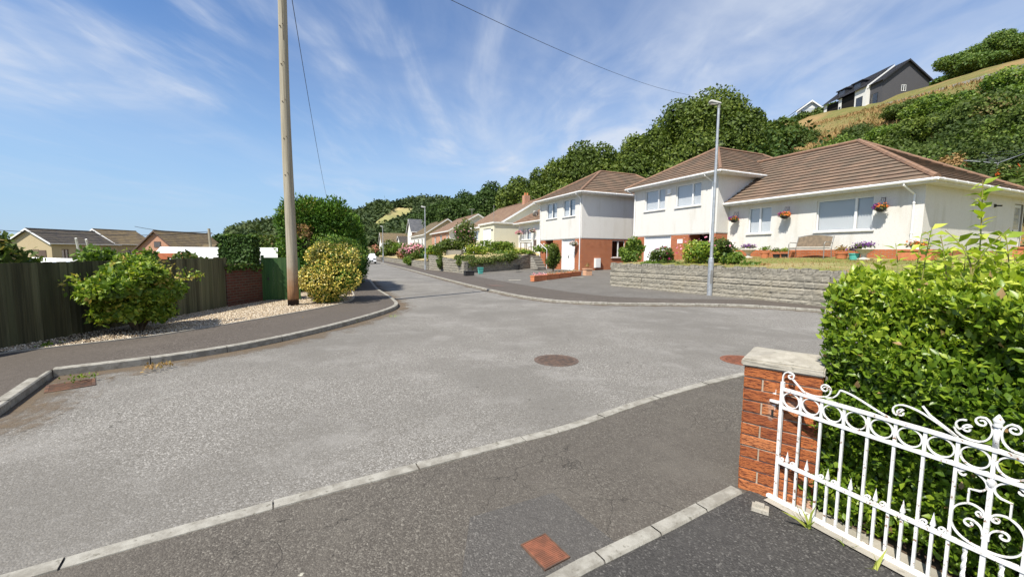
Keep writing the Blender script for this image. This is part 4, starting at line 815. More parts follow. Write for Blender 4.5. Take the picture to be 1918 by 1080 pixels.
# wall of the lane across the hill
LNE = [(1600, 212, 77), (1650, 196, 72), (1750, 170, 61.5), (1850, 140, 54.5), (1900, 126, 51), (1990, 100, 45)]
lw2 = MB(); PP = [PY(a_, b_, c_) for a_, b_, c_ in LNE]
for a_, b_ in zip(PP[:-1], PP[1:]):
    a_, b_ = np.array(a_), np.array(b_); nr = np.array([-(b_-a_)[1], (b_-a_)[0], 0]); nr = nr/np.linalg.norm(nr)*.18
    lw2.add([a_-(0,0,1.5), b_-(0,0,1.5), b_, a_, a_-(0,0,1.5)-nr, b_-(0,0,1.5)-nr, b_-nr, a_-nr], [(0,1,2,3),(7,6,5,4),(3,2,6,7),(0,3,7,4),(1,5,6,2)])
tag(lw2.build('lane_wall', M['cap']), 'long pale grey lane wall climbing across the dry hillside', 'wall')

# --- houses beyond the fence on the left
def lefthouse(name, label, p0, yaw, wdt, L, zb, a, r_, wall, roof, wins, verge='upvc', yd=0., group=None):
    """gable at local y=0 facing us, ridge along +y"""
    h = thing(name, label, 'house', (p0[0], p0[1], zb), yaw, group); xm = wdt/2
    m = MB(); wallgrid(m, 'x', wdt, 1, 0, L, -.5, a, [w_[:4] for w_ in wins])
    for y in (0, L): m.quad((0, y, -.5), (wdt, y, -.5), (wdt, y, a), (xm, y, r_-.08), (0, y, a))
    m.quad((0, 0, -.5), (0, L, -.5), (0, L, a), (0, 0, a)); m.build('rendered_wall', M[wall], h)
    rf = MB(); sl = (r_-a)/xm; e = .3
    for s0 in (-e, wdt+e): rooface(rf, [(s0, -e, a-e*sl+.08), (s0, L+e, a-e*sl+.08), (xm, L+e, r_), (xm, -e, r_)], .24, .03)
    ro = rf.build('roof', M[roof], h); q = MB(); ridge(q, (xm, -e, r_+.02), (xm, L+e, r_+.02), .09); q.build('ridge_tiles', M[roof], ro)
    b = MB()
    for s0 in (-e, wdt+e): z_ = a-e*sl+.08; b.add([(s0, -e-.04, z_-.15), (xm, -e-.04, r_-.15), (xm, -e-.04, r_+.06), (s0, -e-.04, z_+.06), (s0, -e-.005, z_-.15), (xm, -e-.005, r_-.15), (xm, -e-.005, r_+.06), (s0, -e-.005, z_+.06)], [(0,1,2,3),(7,6,5,4),(0,4,5,1),(3,2,6,7)])
    b.build('bargeboard', M[verge], h); f_ = MB(); f_.tube([(wdt+e+.04, -e, a-e*sl+.06), (wdt+e+.04, L+e, a-e*sl+.06)], .05, 6); f_.build('gutter', M['upvc_old'], h)
    for w_ in wins: window(h, 'x', wdt, 1, *w_[:4], (.5,), blind='plain', frame='iron_dark')
    return h
# corner of gable/long side seen at px 100; the gable's apex at px 62
a1 = PY(99, 478, 50); az = -.9
hl = lefthouse('tan_bungalow', 'tan rendered bungalow with grey roof and white verge behind the fence, furthest left', (a1[0]-6.1, a1[1]+.6), rad(-6), 6.1, 7.6, az, PY(99, 455, 50)[2]-az, PY(58, 428, 50)[2]-az, 'dash_tan', 'tile_dark', ((1.0, 1.75, .85, 2.55), (3.6, 4.35, .85, 2.55)))
d_ = MB(); d_.box(4.3, 5.3, -.06, -.002, -.2, 2.4); d_.build('door', M['iron_dark'], hl); d_ = MB(); d_.box(3.4, 4.25, -.04, -.002, -.2, 2.5); d_.build('timber_panel', M['bench'], hl)
a2 = PY(218, 470, 57.6)
hl2 = lefthouse('brown_roofed_bungalow', 'tan bungalow with brown roof adjoining the grey-roofed one, left of the brick gable', (a2[0]-6.3, a2[1]+.6), rad(-6), 6.4, 5.4, az, PY(218, 456, 57.6)[2]-az, PY(182, 429, 57.6)[2]-az, 'dash_tan', 'tile_moss', ((1.5, 2.4, .85, 2.5),))
a3 = PY(334, 468, 55)
hl3 = lefthouse('brick_gabled_house', 'salmon brick gabled house with mossy brown roof beyond the white shed roof', (a3[0]-6.4, 55.6), rad(-5), 6.4, 8.2, az, 1.5-az, PY(292, 432, 55)[2]-az, 'brick_far', 'tile_moss', (), 'iron_dark')
d_ = MB(); d_.box(2.9, 3.9, -.05, -.002, 2.9, 3.7); o = d_.build('window', M['iron_dark'], hl3); d_ = MB(); d_.box(2.98, 3.82, -.06, -.051, 2.98, 3.62); d_.build('pane', M['glass'], o)
pr_ = MB(); pr_.quad((7.2, 3.8, 0.2), (7.2, 6.4, .2), (7.2, 6.4, 2.4), (7.2, 5.1, 3.2), (7.2, 3.8, 2.4)); rooface(pr_, [(7.6, 3.6, 2.3), (7.6, 5.1, 3.4), (4.5, 5.1, 3.4), (4.5, 3.6, 2.3)]); rooface(pr_, [(7.6, 6.6, 2.3), (7.6, 5.1, 3.4), (4.5, 5.1, 3.4), (4.5, 6.6, 2.3)]); pr_.build('porch', M['tile_moss'], hl3)
# white sheet roofed shed
sh_ = thing('long_shed', 'long low shed with bright white corrugated roof beyond the fence', 'shed', (0, 0, 0))
c = [PY(283, 484, 15.0), PY(520, 485, 15.5), PY(520, 463.5, 24), PY(300, 463, 24)]
c = [np.array([*p[:2], z_]) for p, z_ in zip(c, (1.32, 1.32, 1.80, 1.80))]
m = MB(); m.add([*c, *[q - (0, 0, .06) for q in c]], [(0,1,2,3),(7,6,5,4),(0,4,5,1),(1,5,6,2),(2,6,7,3),(3,7,4,0)]); m.build('sheet_roof', M['sheet'], sh_)
m = MB(); ci = [q + (np.mean(c, 0)-q)*.03 for q in c]
for i in range(4): a_, b_ = ci[i], ci[(i+1) % 4]; m.quad((a_[0], a_[1], -.6), (b_[0], b_[1], -.6), (b_[0], b_[1], b_[2]-.07), (a_[0], a_[1], a_[2]-.07))
m.build('block_wall', M['dash_white'], sh_)
# ------------------------------------------------------------------ gate pillar
def bricks(mb, ux, uy, L, nc, o0, bl=.205, bh=.068, m=.010, outset=.006, dep=.1, half=0, z0=0.):
    """courses of bricks on a vertical face starting at o0, running along (ux,uy), outward normal = (uy,-ux)"""
    u = np.array([ux, uy, 0.]); nn = np.array([uy, -ux, 0.])
    for c in range(nc):
        s = 0. ; first = (bl if (c+half) % 2 == 0 else (bl-m)/2); x = 0.
        while x < L-.01:
            l = first if x == 0 else bl
            l = min(l, L-x)
            if l > .03:
                j = random.uniform(-.0015, .0025); p = np.array(o0) + u*(x) + nn*(outset+j); z = z0 + c*(bh+m)
                jj = [random.uniform(-.0022, .0022) for _ in range(8)]
                b = [p + (0, 0, z), p + u*l + (0, 0, z), p + u*l - nn*dep + (0, 0, z), p - nn*dep + (0, 0, z)]
                t = [q + (0, 0, bh) for q in b]
                e = .003; f = [b[0]+u*e+(0,0,e+jj[0]), b[1]-u*e+(0,0,e+jj[1]), t[1]-u*e-(0,0,e+jj[2]), t[0]+u*e-(0,0,e+jj[3])]; bk_ = [b[0]-nn*e, b[1]-nn*e, t[1]-nn*e, t[0]-nn*e]
                mb.add([*f, *bk_, b[3], b[2], t[2], t[3]], [(0,1,2,3),(4,5,1,0),(5,6,2,1),(6,7,3,2),(7,4,0,3),(8,9,5,4),(9,10,6,5),(10,11,7,6),(11,8,4,7)], random.random())
            x += l+m
P0_ = np.array([1.552, 2.635]); fd = np.array([.77, -.64]); fd /= np.linalg.norm(fd); PW = .405; NC = 11; HB = NC*.078
pil = thing('gate_pillar', 'orange rustic brick gate pillar with a pale concrete cap, hung with the white gate', 'gate pillar', (P0_[0], P0_[1], 0), math.atan2(fd[1], fd[0]))
bk_ = MB(); bricks(bk_, 1, 0, PW, NC, (0, 0, .01)); bricks(bk_, 0, -1, PW, NC, (0, PW, .01), half=1); bricks(bk_, -1, 0, PW, NC, (PW, PW, .01)); bricks(bk_, 0, 1, PW, NC, (PW, 0, .01), half=1)
br_ = bk_.build('brickwork', M['rustic'], pil); mo = MB(); mo.box(.002, PW-.002, .002, PW-.002, -.05, HB); mo.build('mortar', M['mortar'], br_)
cp = bmesh.new(); cv = []
for (x, y, z) in [(-.022, -.022, HB), (PW+.012, -.022, HB), (PW+.022, PW+.022, HB), (-.022, PW+.022, HB), (-.022, -.022, HB+.05), (PW+.012, -.022, HB+.05), (PW+.022, PW+.022, HB+.05), (-.022, PW+.022, HB+.05), (PW/2, PW/2, HB+.08)]: cv.append(cp.verts.new((x, y, z)))
for f in [(0,3,2,1), (0,1,5,4), (1,2,6,5), (2,3,7,6), (3,0,4,7), (4,5,8), (5,6,8), (6,7,8), (7,4,8)]: cp.faces.new([cv[i] for i in f])
bmesh.ops.bevel(cp, geom=cp.edges[:], offset=.009, segments=2, affect='EDGES'); bmesh.ops.triangulate(cp, faces=cp.faces[:]); bmesh.ops.subdivide_edges(cp, edges=cp.edges[:], cuts=2, use_grid_fill=True)
for v in cp.verts: v.co += Vector([random.uniform(-.0015, .0015) for _ in range(3)])
me = bpy.data.meshes.new('cap'); cp.to_mesh(me); cp.free(); link('cap', me, M['cap'], pil)
# ------------------------------------------------------------------ ornate gate; local x runs along the gate, z up
gt = thing('ornate_gate', 'white wrought iron gate with rings, scrolls and spear points standing open beside the hedge', 'gate', (H0[0], H0[1], 0), math.atan2(g_[1], g_[0]))
S0, SP, CU = .032, .110, .912; S1 = 2*CU-S0
def flat(mb, pts, w_=.011, t=.006):
    """flat iron strip: narrow in the gate plane, wide across it; pts (u, z)"""
    P = [np.array(p, float) for p in pts]; n = len(P); O = []
    for i in range(n):
        d = P[min(i+1, n-1)] - P[max(i-1, 0)]; d /= np.linalg.norm(d)+1e-9; O.append(np.array([-d[1], d[0]])*t/2)
    vs = []
    for p, q in zip(P, O):
        for s_, y in ((1, -w_/2), (1, w_/2), (-1, w_/2), (-1, -w_/2)): vs.append((p[0]+s_*q[0], y, p[1]+s_*q[1]))
    fs = [(i*4+j, i*4+(j+1) % 4, (i+1)*4+(j+1) % 4, (i+1)*4+j) for i in range(n-1) for j in range(4)] + [(3, 2, 1, 0), tuple((n-1)*4+j for j in range(4))]
    mb.add(vs, fs)
def gp(name, fn, par=None, sm=False):
    b = MB(); fn(b); return b.build(name, M['white_paint'], par or gt, sm)
gp('stile', lambda b: (b.box(S0-.009, S0+.009, -.009, .009, .035, .80),)); gp('stile', lambda b: b.box(S1-.011, S1+.011, -.011, .011, .035, .80))
gp('top_rail', lambda b: b.box(S0+.011, S1-.011, -.012, .012, .747, .763)); gp('second_rail', lambda b: b.box(S0+.011, S1-.011, -.012, .012, .632, .648))
gp('middle_rail', lambda b: b.box(S0+.011, S1-.011, -.012, .012, .277, .293)); gp('bottom_rail', lambda b: b.box(S0-.05, S1+.03, -.014, .014, .028, .046))
for i in range(1, 16):
    u = S0 + SP*i; c_ = i == 8
    gp('bar', lambda b: (b.box(u-(.0085 if c_ else .006), u+(.0085 if c_ else .006), -.006, .006, .046, .277), b.box(u-(.0085 if c_ else .006), u+(.0085 if c_ else .006), -.006, .006, .293, .632), b.box(u-.0065, u+.0065, -.006, .006, .648, .747)))
def circ(cu, cz, r, n=30, a0=0, a1=2*math.pi): return [(cu + r*math.cos(a0+(a1-a0)*i/n), cz + r*math.sin(a0+(a1-a0)*i/n)) for i in range(n+1)]
for i in range(16): gp('ring', lambda b: flat(b, circ(S0+SP*(i+.5), .6975, .0455), .012, .006))
def spear(b, u, zt):
    b.box(u-.006, u+.006, -.006, .006, .046, .277); b.box(u-.006, u+.006, -.006, .006, .293, zt-.065)
    b.add([(u-.009, -.008, zt-.065), (u+.009, -.008, zt-.065), (u+.009, .008, zt-.065), (u-.009, .008, zt-.065), (u, 0, zt)], [(0,3,2,1), (0,1,4), (1,2,4), (2,3,4), (3,0,4)])
def spiral(c, r0, r1, a0, turns, n=34):
    out = []
    for i in range(n+1):
        t = i/n; a = a0 + turns*2*math.pi*t; r = r0*(1-t) + r1*t; out.append((c[0]+r*math.cos(a), c[1]+r*math.sin(a)))
    return out
def mir(P, cu): return [(2*cu-p[0], p[1]) for p in P]
for i in range(16):
    u = S0 + SP*(i+.5)
    if 6 < i < 9: continue
    o = gp('spear', lambda b: spear(b, u, .375))
    if i % 2 == 0 and i not in (8,) or (i > 8 and i % 2 == 1):
        for sg in (1, -1):
            P = spiral((u+sg*.031, .306), .016, .004, -math.pi/2 if sg > 0 else -math.pi/2, 1.4*(1 if sg > 0 else -1), 24)
            gp('leaf_scroll', lambda b: flat(b, P, .010, .006), o)
# twisted bars under the central ornament
for u in (CU-SP*.5, CU+SP*.5):
    def tw(b):
        z = .046; k = 0; Pn = 4; ring_ = []
        n = 26
        for q in range(n+1):
            zq = .046 + (.277-.046)*q/n; a = q*.33
            ring_ += [(u+.0085*math.cos(a+j*math.pi/2), .0085*math.sin(a+j*math.pi/2), zq) for j in range(4)]
        b.add(ring_, [(q*4+j, q*4+(j+1) % 4, (q+1)*4+(j+1) % 4, (q+1)*4+j) for q in range(n) for j in range(4)])
    gp('twisted_bar', tw)
# scrolls above the top rail (left half, then mirrored)
def bez(p0, p1, p2, p3, n=18): return [tuple((1-t)**3*np.array(p0)+3*(1-t)**2*t*np.array(p1)+3*(1-t)*t*t*np.array(p2)+t**3*np.array(p3)) for t in np.linspace(0, 1, n+1)]
half = []
half.append(bez((S0, .80), (S0-.005, .85), (S0+.012, .875), (S0+.040, .868), 10) + spiral((S0+.043, .846), .022, .006, math.pi/2, -1.1, 20))          # crook on the stile
half.append([(S0+.052, .835), (.150, .775)] + bez((.150, .775), (.18, .766), (.215, .763), (.262, .780), 8) + bez((.262, .780), (.30, .795), (.30, .845), (.262, .850), 8) + spiral((.262, .828), .022, .006, math.pi/2, 1.2, 22))
half.append(bez((.262, .780), (.30, .775), (.325, .80), (.335, .840), 8) + bez((.335, .840), (.40, .84), (.47, .79), (.555, .765), 12))
half.append(spiral((.598, .805), .006, .020, math.pi*2.2, -.9, 20) + bez((.590, .785), (.555, .79), (.555, .84), (.60, .848), 8)[1:] + bez((.60, .848), (.67, .85), (.73, .80), (.80, .765), 12)[1:])
half.append([(.672, .868), (.700, .832), (.795, .768)])
half.append(spiral((.826, .815), .006, .020, math.pi*2.1, -.9, 20) + bez((.81, .80), (.775, .81), (.785, .855), (.82, .853), 8)[1:] )
half.append(bez((.785, .81), (.79, .775), (.83, .765), (.862, .772), 8) + bez((.862, .772), (.905, .785), (.912, .86), (.875, .884), 10)[1:] + spiral((.866, .862), .022, .006, math.pi/2, 1.15, 22)[1:])
# centre ornament below the second rail
half.append(spiral((.828, .610), .006, .018, math.pi*2, -.8, 18) + bez((.812, .600), (.80, .625), (.83, .640), (.855, .632), 8)[1:])
half.append(bez((.862, .630), (.905, .615), (.915, .57), (.880, .553), 10) + [(.850, .548), (.850, .480)] + bez((.850, .480), (.82, .465), (.802, .44), (.802, .39), 10)[1:] + bez((.802, .39), (.803, .335), (.84, .298), (.905, .300), 12)[1:])
half.append(bez((.850, .480), (.865, .487), (.90, .478), (.902, .455), 8) + spiral((.888, .452), .014, .005, 0, -1.1, 18)[1:])
half.append(spiral((.862, .392), .006, .022, math.pi*2.4, -1.1, 22) + bez((.855, .413), (.905, .41), (.905, .37), (.903, .345), 8)[1:])
for P in half:
    for Q in (P, mir(P, CU)): gp('scroll', lambda b: flat(b, Q, .011, .0065))
def finial(b):
    b.box(CU-.0085, CU+.0085, -.009, .009, .763, .855); b.lathe([(.010, 0), (.018, .006), (.012, .014), (.016, .024), (.018, .032), (.010, .046), (.002, .058)], (CU, 0, .855), 10)
gp('finial', finial, sm=True)
def knuckle(b): b.lathe([(.010, 0), (.014, .01), (.016, .02), (.014, .03), (.010, .04)], (CU, 0, .590), 10)
gp('boss', knuckle)
gp('hinge', lambda b: (b.box(-.035, S0-.012, -.012, .030, .655, .668), b.box(-.05, -.012, .012, .03, .60, .735)))
hb_ = MB(); hb_.box(-.05, -.018, .005, .035, .555, .60); hb_.build('hinge_pin', M['black'], gt)
gs = thing('gate_stop', 'pale concrete block at the foot of the gate pillar', 'block', (*G(1424, 952, .03)[:2], .02), -.6); mb = MB(); mb.box(-.045, .045, -.035, .035, 0, .022); mb.box(-.03, .02, -.015, .02, .022, .04); mb.build('block', M['cap'], gs)

# ------------------------------------------------------------------ iron covers
def roundcover(name, label, c, r, mat):
    t = thing(name, label, 'manhole cover', (c[0], c[1], 0), .3); m_ = MB(); m_.lathe([(r*.93, -.02), (r*.93, .007)], (0, 0, 0), 40); o = m_.build('lid', M[mat], t)
    q = MB(); n = 9
    for i in range(-n, n+1):
        for j in range(-n, n+1):
            x, y = i*r/n*.9, j*r/n*.9
            if x*x+y*y < (r*.84)**2: q.box(x-.011, x+.011, y-.011, y+.011, .007, .012)
    q.build('studs', M[mat], o); f = MB(); f.lathe([(r*.95, -.02), (r*.95, .006), (r*1.05, .006), (r*1.05, -.02)], (0, 0, 0), 40); f.build('frame_ring', M[mat], t); return t
roundcover('manhole_cover', 'worn dark brown round manhole cover in the middle of the road', G(1042, 674.5), .315, 'iron_dark')
roundcover('manhole_cover', 'red-brown round manhole cover half hidden behind the brick gate pillar', G(1392, 675), .30, 'iron_red')
sq = [G(*p, .02) for p in ((980, 1020), (1028, 1007), (1063, 1040), (1013, 1060))]; ct = np.mean(sq, 0); dx_ = sq[2]-sq[1]
sc_ = thing('stop_tap_cover', 'small rusty square metal cover set in the footway patch', 'cover', (ct[0], ct[1], .018), math.atan2(dx_[1], dx_[0])+.0)
m_ = MB(); m_.box(-.098, .098, -.075, .075, -.01, .004); o = m_.build('lid', M['iron_red'], sc_); q = MB()
for i in range(17):
    x = -.09+i*.0112
    q.box(x-.003, x+.003, -.068, .068, .004, .0062)
q.build('grip_pattern', M['iron_red'], o); f = MB(); f.box(-.106, .106, -.083, -.076, -.01, .006); f.box(-.106, .106, .076, .083, -.01, .006); f.box(-.106, -.099, -.076, .076, -.01, .006); f.box(.099, .106, -.076, .076, -.01, .006); f.build('frame', M['iron'], sc_)
ga, gb = G(140, 738, 0), G(175, 712, 0); gr = thing('drain_grate', 'rusty slatted drain grate against the left kerb corner', 'drain grate', (*G(133, 722)[:2], -.003), math.atan2(.66, .63)); m_ = MB()
m_.box(-.20, .20, -.17, .17, -.03, .003); m_.build('pit', M['dark'], gr); m_ = MB()
for i in range(8): x = -.14+i*.04; m_.box(-.17, .17, x-.012, x+.012, .003, .012)
m_.build('bars', M['iron'], gr); f = MB(); f.box(-.20, .20, -.18, -.153, .003, .013); f.box(-.20, .20, .153, .18, .003, .013); f.box(-.20, -.171, -.153, .153, .003, .013); f.box(.171, .20, -.153, .153, .003, .013); f.build('frame', M['iron'], gr)
fc = ab(6.9, 17.6); t = thing('pavement_cover', 'small dark rectangular cover in the far pavement', 'cover', (fc[0], fc[1], Zr(6.9, 17.6)+.002), AX); m_ = MB(); m_.box(-.3, .3, -.5, .5, 0, .006); m_.build('lid', M['iron_dark'], t)

# ------------------------------------------------------------------ fence, wall, side gate, poles, wires
fe = thing('timber_fence', 'tall dark weathered closeboard fence along the left side', 'fence', (FX, 0, 0))
m_ = MB(); y = 1.0
while y < 10.78:
    w_ = random.uniform(.105, .125); zt = 1.40 - .012*(10.8-y)*.6 + random.uniform(-.008, .008); t0 = random.uniform(0, .006)
    m_.add([(0+t0, y, .02), (.018+t0, y+w_, .02), (.018+t0, y+w_, zt), (t0, y, zt), (-.012, y, .02), (-.006, y+w_, .02), (-.006, y+w_, zt), (-.012, y, zt)], [(0,1,2,3), (7,6,5,4), (3,2,6,7), (1,5,6,2), (0,3,7,4)], random.random()); y += w_-.008
m_.build('boards', M['fence'], fe); q = MB()
for z in (.3, .75, 1.2): q.box(-.08, -.015, 1., 10.75, z, z+.07)
q.build('rails', M['fence'], fe)
for yp in (1.1, 3.5, 5.9, 8.3, 10.7): q = MB(); q.box(-.17, -.081, yp-.05, yp+.05, -.4, 1.42); q.build('post', M['fence'], fe)
bw_ = np.array([-7.62, 10.80]); bw2 = np.array([-7.50, 12.15])
def wallbox(mb, a, b, th, z0, z1, z1b=None):
    a = np.array(a[:2], float); b = np.array(b[:2], float); t = (b-a)/np.linalg.norm(b-a); n = np.array([-t[1], t[0]])*th; z1b = z1 if z1b is None else z1b
    mb.add([(*a, z0), (*b, z0), (*(b+n), z0), (*(a+n), z0), (*a, z1), (*b, z1b), (*(b+n), z1b), (*(a+n), z1)], [(0,3,2,1),(4,5,6,7),(0,1,5,4),(1,2,6,5),(2,3,7,6),(3,0,4,7)])
bwl = thing('brick_garden_wall', 'dark old red brick wall between the fence and the green gate', 'wall', (*bw_, 0), math.atan2(*(bw2-bw_)[::-1])); Lb = np.linalg.norm(bw2-bw_)
m_ = MB(); m_.box(0, Lb, 0, .22, -.3, 1.17); m_.build('brickwork', M['brick_dark'], bwl); m_ = MB(); m_.box(-.01, Lb+.01, -.02, .24, 1.17, 1.22); m_.build('coping', M['iron_dark'], bwl)
GG0 = np.array([-7.46, 12.2]); GG1 = np.array([-6.62, 12.55]); gg = thing('garden_gate', 'green boarded garden gate behind the telegraph pole', 'gate', (*GG0, 0), math.atan2(*(GG1-GG0)[::-1])); m_ = MB(); Lg = np.linalg.norm(GG1-GG0); x = 0
while x < Lg-.05: m_.box(x+.001, x+.118, 0, .02, .12, 1.40); x += .12
m_.build('boards', M['fence_green'], gg); q = MB(); q.box(-.07, -.002, -.02, .07, 0, 1.47); q.build('post', M['fence_green'], gg); q = MB(); q.box(0, Lg, .021, .06, .3, .4); q.box(0, Lg, .021, .06, 1.1, 1.2); q.build('rails', M['fence_green'], gg)
q = MB(); q.box(.08, .12, -.02, 0, .72, .80); q.build('latch', M['black'], gg)
PX0, PY0 = -6.08, 11.2
tp = thing('telegraph_pole', 'tall weathered timber telegraph pole standing in the gravel', 'telegraph pole', (PX0, PY0, .08)); m_ = MB(); zz_ = np.linspace(0, 10.8, 24); m_.tube([(.012*math.sin(z*.9)+0.0*z, .01*math.cos(z*.7), z) for z in zz_], [.142-.0046*z for z in zz_], 20); m_.build('shaft', M['pole'], tp, True)
for z in (3.55, 4.5, 5.45, 6.4, 7.35, 8.3, 9.2):            # old step-bolt marks
    q = MB(); q.tube([(-.012, -.135+.005*z, z), (-.012, -.15-.02+.005*z, z-.01)], .014, 6); q.tube([(.05, -.125+.005*z, z+.05), (.045, -.16+.005*z, z+.05)], .008, 6); q.build('step_bolt', M['iron_dark'], tp)
q = MB(); q.tube([(.06, -.10, 7.0), (.05, -.12, 9.8)], .006, 5); q.build('earth_wire', M['wire'], tp)
def wire(name, label, a, b, sag, r=.011):
    a = np.array(a, float); b = np.array(b, float); m_ = MB(); m_.tube([a + (b-a)*t - np.array([0, 0, sag*4*t*(1-t)]) for t in np.linspace(0, 1, 30)], r, 5)
    return tag(m_.build(name, M['wire']), label, 'cable', 'overhead wires')
ptop = (PX0, PY0, 9.7)
wire('overhead_wire', 'thin overhead wire dropping from the top of the pole towards the conifer hedge', (PX0+.05, PY0, 9.75), PY(617, 388, 52), .9)
wire('overhead_wire', 'thin overhead wire crossing the sky from the pole to the big tree on the right', PY(536, -152, 11.2), PY(1292, 178, 47), .7, .011)
fp = PY(396, 462, 46); up = thing('utility_pole', 'small leaning utility pole with a crossarm beyond the white shed roof', 'utility pole', (fp[0], fp[1], -.5)); m_ = MB(); m_.tube([(0, 0, 0), (-.18, 0, PY(392, 428, 46)[2]+.5)], .13, 8); m_.build('shaft', M['pole'], up); q = MB(); q.box(-.45, .15, -.05, .05, 4.0, 4.12); q.tube([(-.25, 0, 4.1), (-.25, 0, 4.3)], .05, 6); q.build('crossarm', M['iron_dark'], up)
wire('overhead_wire', 'faint overhead wire over the left houses reaching the small utility pole', (fp[0]-.3, fp[1], 3.55), (-55, 40, 3.8), .5, .03)
wire('overhead_wire', 'faint overhead wire running back from the small utility pole above the brick gable', (fp[0]-.2, fp[1], 3.75), (-48, 52, 4.6), .3, .03)

def lamp(label, x, y, z, h, rz):
    t = thing('street_lamp', label, 'street lamp', (x, y, z), rz, 'street lamps along the right-hand pavement')
    m_ = MB(); m_.tube([(0, 0, -.1), (0, 0, 1.25), (0, 0, 1.38), (0, 0, 1.40), (0, 0, h)], [.095, .095, .085, .055, .042], 14); m_.build('column', M['steel'], t, False)
    q = MB(); q.box(-.045, .045, -.098, -.092, .45, .95); q.build('access_door', M['steel_dull'], t)
    q = MB(); q.tube([(0, 0, h-.12), (0, 0, h+.03)], .05, 12); q.tube([(0, 0, h), (-.10, 0, h+.03)], .035, 10); q.build('bracket', M['steel_dull'], t)
    q = bmesh.new(); P = [(.06, .07, .0), (.06, -.07, .0), (-.36, -.10, .06), (-.36, .10, .06), (.06, .05, .07), (.06, -.05, .07), (-.30, -.07, .16), (-.30, .07, .16)]
    vs = [q.verts.new((a, b_, c_+h)) for a, b_, c_ in P]
    for f in [(0,3,2,1), (4,5,6,7), (0,1,5,4), (1,2,6,5), (2,3,7,6), (3,0,4,7)]: q.faces.new([vs[i] for i in f])
    bmesh.ops.bevel(q, geom=q.edges[:], offset=.018, segments=2, affect='EDGES'); me = bpy.data.meshes.new('lantern'); q.to_mesh(me); q.free(); o = link('lantern', me, M['lamp_top'], t); 
    g2 = MB(); g2.box(-.30, -.06, -.06, .06, h+.005, h+.022); g2.build('glass', M['upvc_old'], o); return t
lamp('tall galvanised street lamp in front of the nearest stone wall', 7.3, 14.93, .10, 6.82, rad(0))
la = PY(797, 507, 35.9); lamp('street lamp at the second stone wall, seen against the bungalows', la[0], 35.9, .08, PY(795, 388, 35.9)[2]-.12, rad(0))
la = PY(718, 493.5, 59.5); lamp('farthest street lamp, beside the parked white car', la[0], 59.5, .05, PY(717, 424, 59.5)[2]-.1, rad(0))

# ------------------------------------------------------------------ stone walls and steps
def stonewall(name, label, pts, th, z0, tops, cope=True, side=1):
    a0 = np.array(pts[0][:2], float); a1 = np.array(pts[1][:2], float); t = thing(name, label, 'wall', (a0[0], a0[1], 0))
    for i, (a, b) in enumerate(zip(pts[:-1], pts[1:])):
        a = np.array(a[:2], float)-a0; b = np.array(b[:2], float)-a0; L = np.linalg.norm(b-a); d = (b-a)/L; an = math.atan2(d[1], d[0]); zt0, zt1 = tops[i], tops[i+1]
        m_ = MB(); nx_ = max(2, int(L/.06)); nz_ = max(2, int((zt0-z0)/.05)); vs = []; y = 0.
        for j in range(nz_+1):
            for q in range(nx_+1):
                x = L*q/nx_; zt = zt0+(zt1-zt0)*q/nx_; z = z0+(zt-z0)*j/nz_; row = int(z/.19); fx = (z % .19)/.19; bx = ((x + (row % 2)*.23) % .46)/.46
                e = min(fx, 1-fx)*.19; e2 = min(bx, 1-bx)*.46; bul = min(1, e/.03)*min(1, e2/.03)
                vs.append((x, -side*(bul*.022 + random.uniform(0, .022)*bul), z))
        fs = [(j*(nx_+1)+q, j*(nx_+1)+q+1, (j+1)*(nx_+1)+q+1, (j+1)*(nx_+1)+q) for j in range(nz_) for q in range(nx_)]
        m_.add(vs, fs); m_.box(0, L, min(.002*side, side*th), max(.002*side, side*th), z0, min(zt0, zt1)-.005)
        m_.build('walling', M['stone'], t, False, (a[0], a[1], 0), an)
        if cope:
            c_ = MB(); x = 0.
            while x < L-.02:
                w_ = random.choice([.09, .12, .16, .2, .1]); w_ = min(w_, L-x); h_ = random.uniform(.05, .13); zt = zt0+(zt1-zt0)*(x/L); j = [random.uniform(-.012, .012) for _ in range(8)]
                y0_, y1_ = sorted((-side*.01, side*(th+.01)))
                c_.add([(x, y0_, zt-.02), (x+w_-.012, y0_, zt-.02), (x+w_-.012, y1_, zt-.02), (x, y1_, zt-.02), (x+abs(j[0]), y0_+j[1], zt+h_+j[2]), (x+w_-.014-abs(j[3]), y0_+j[4], zt+h_+j[5]), (x+w_-.014, y1_, zt+h_+j[6]), (x, y1_, zt+h_+j[7])], [(0,3,2,1),(4,5,6,7),(0,1,5,4),(1,2,6,5),(2,3,7,6),(3,0,4,7)]); x += w_
            c_.build('coping', M['stone'], t, False, (a[0], a[1], 0), an)
    return t
stonewall('stone_wall', 'long split-stone retaining wall below the bench lawn, nearest the camera', SW, .24, -.1, [1.08, 1.08, 1.08, 1.08, 1.08, 1.08], side=1)
wr = [ab(swab[0][0]+.2, 15.42), ab(19.6, 15.42)]; stonewall('stone_wall', 'short stone return wall beside the white garage door', wr, .2, -.1, [1.05, 1.3], side=-1)
far_pts = [C0, ab(7.75, 36)]; stonewall('stone_wall', 'stone wall below the second lawn, left of the street corner by the lamp post', far_pts[::-1], .25, -.1, [1.30, .86], side=1)
stonewall('stone_wall', 'stone wall along the second forecourt leading to the garden steps', [C0, C1], .25, -.1, [.86, 1.50], side=1)
stonewall('stone_wall', 'lower stone wall running on up the street beyond the second lamp post', [ab(8.9, 140), ab(8.3, 50), ab(7.75, 36.3)], .25, -.1, [.62, .72, .82], cope=False, side=1)
t = thing('stone_wall', 'weathered upper stone wall among the shrubs on the second lawn', 'wall', (0, 0, 0)); m_ = MB(); wallbox(m_, PY(836, 470, 38), PY(864, 470, 36.5), .25, .8, 1.85); m_.build('walling', M['stone'], t)
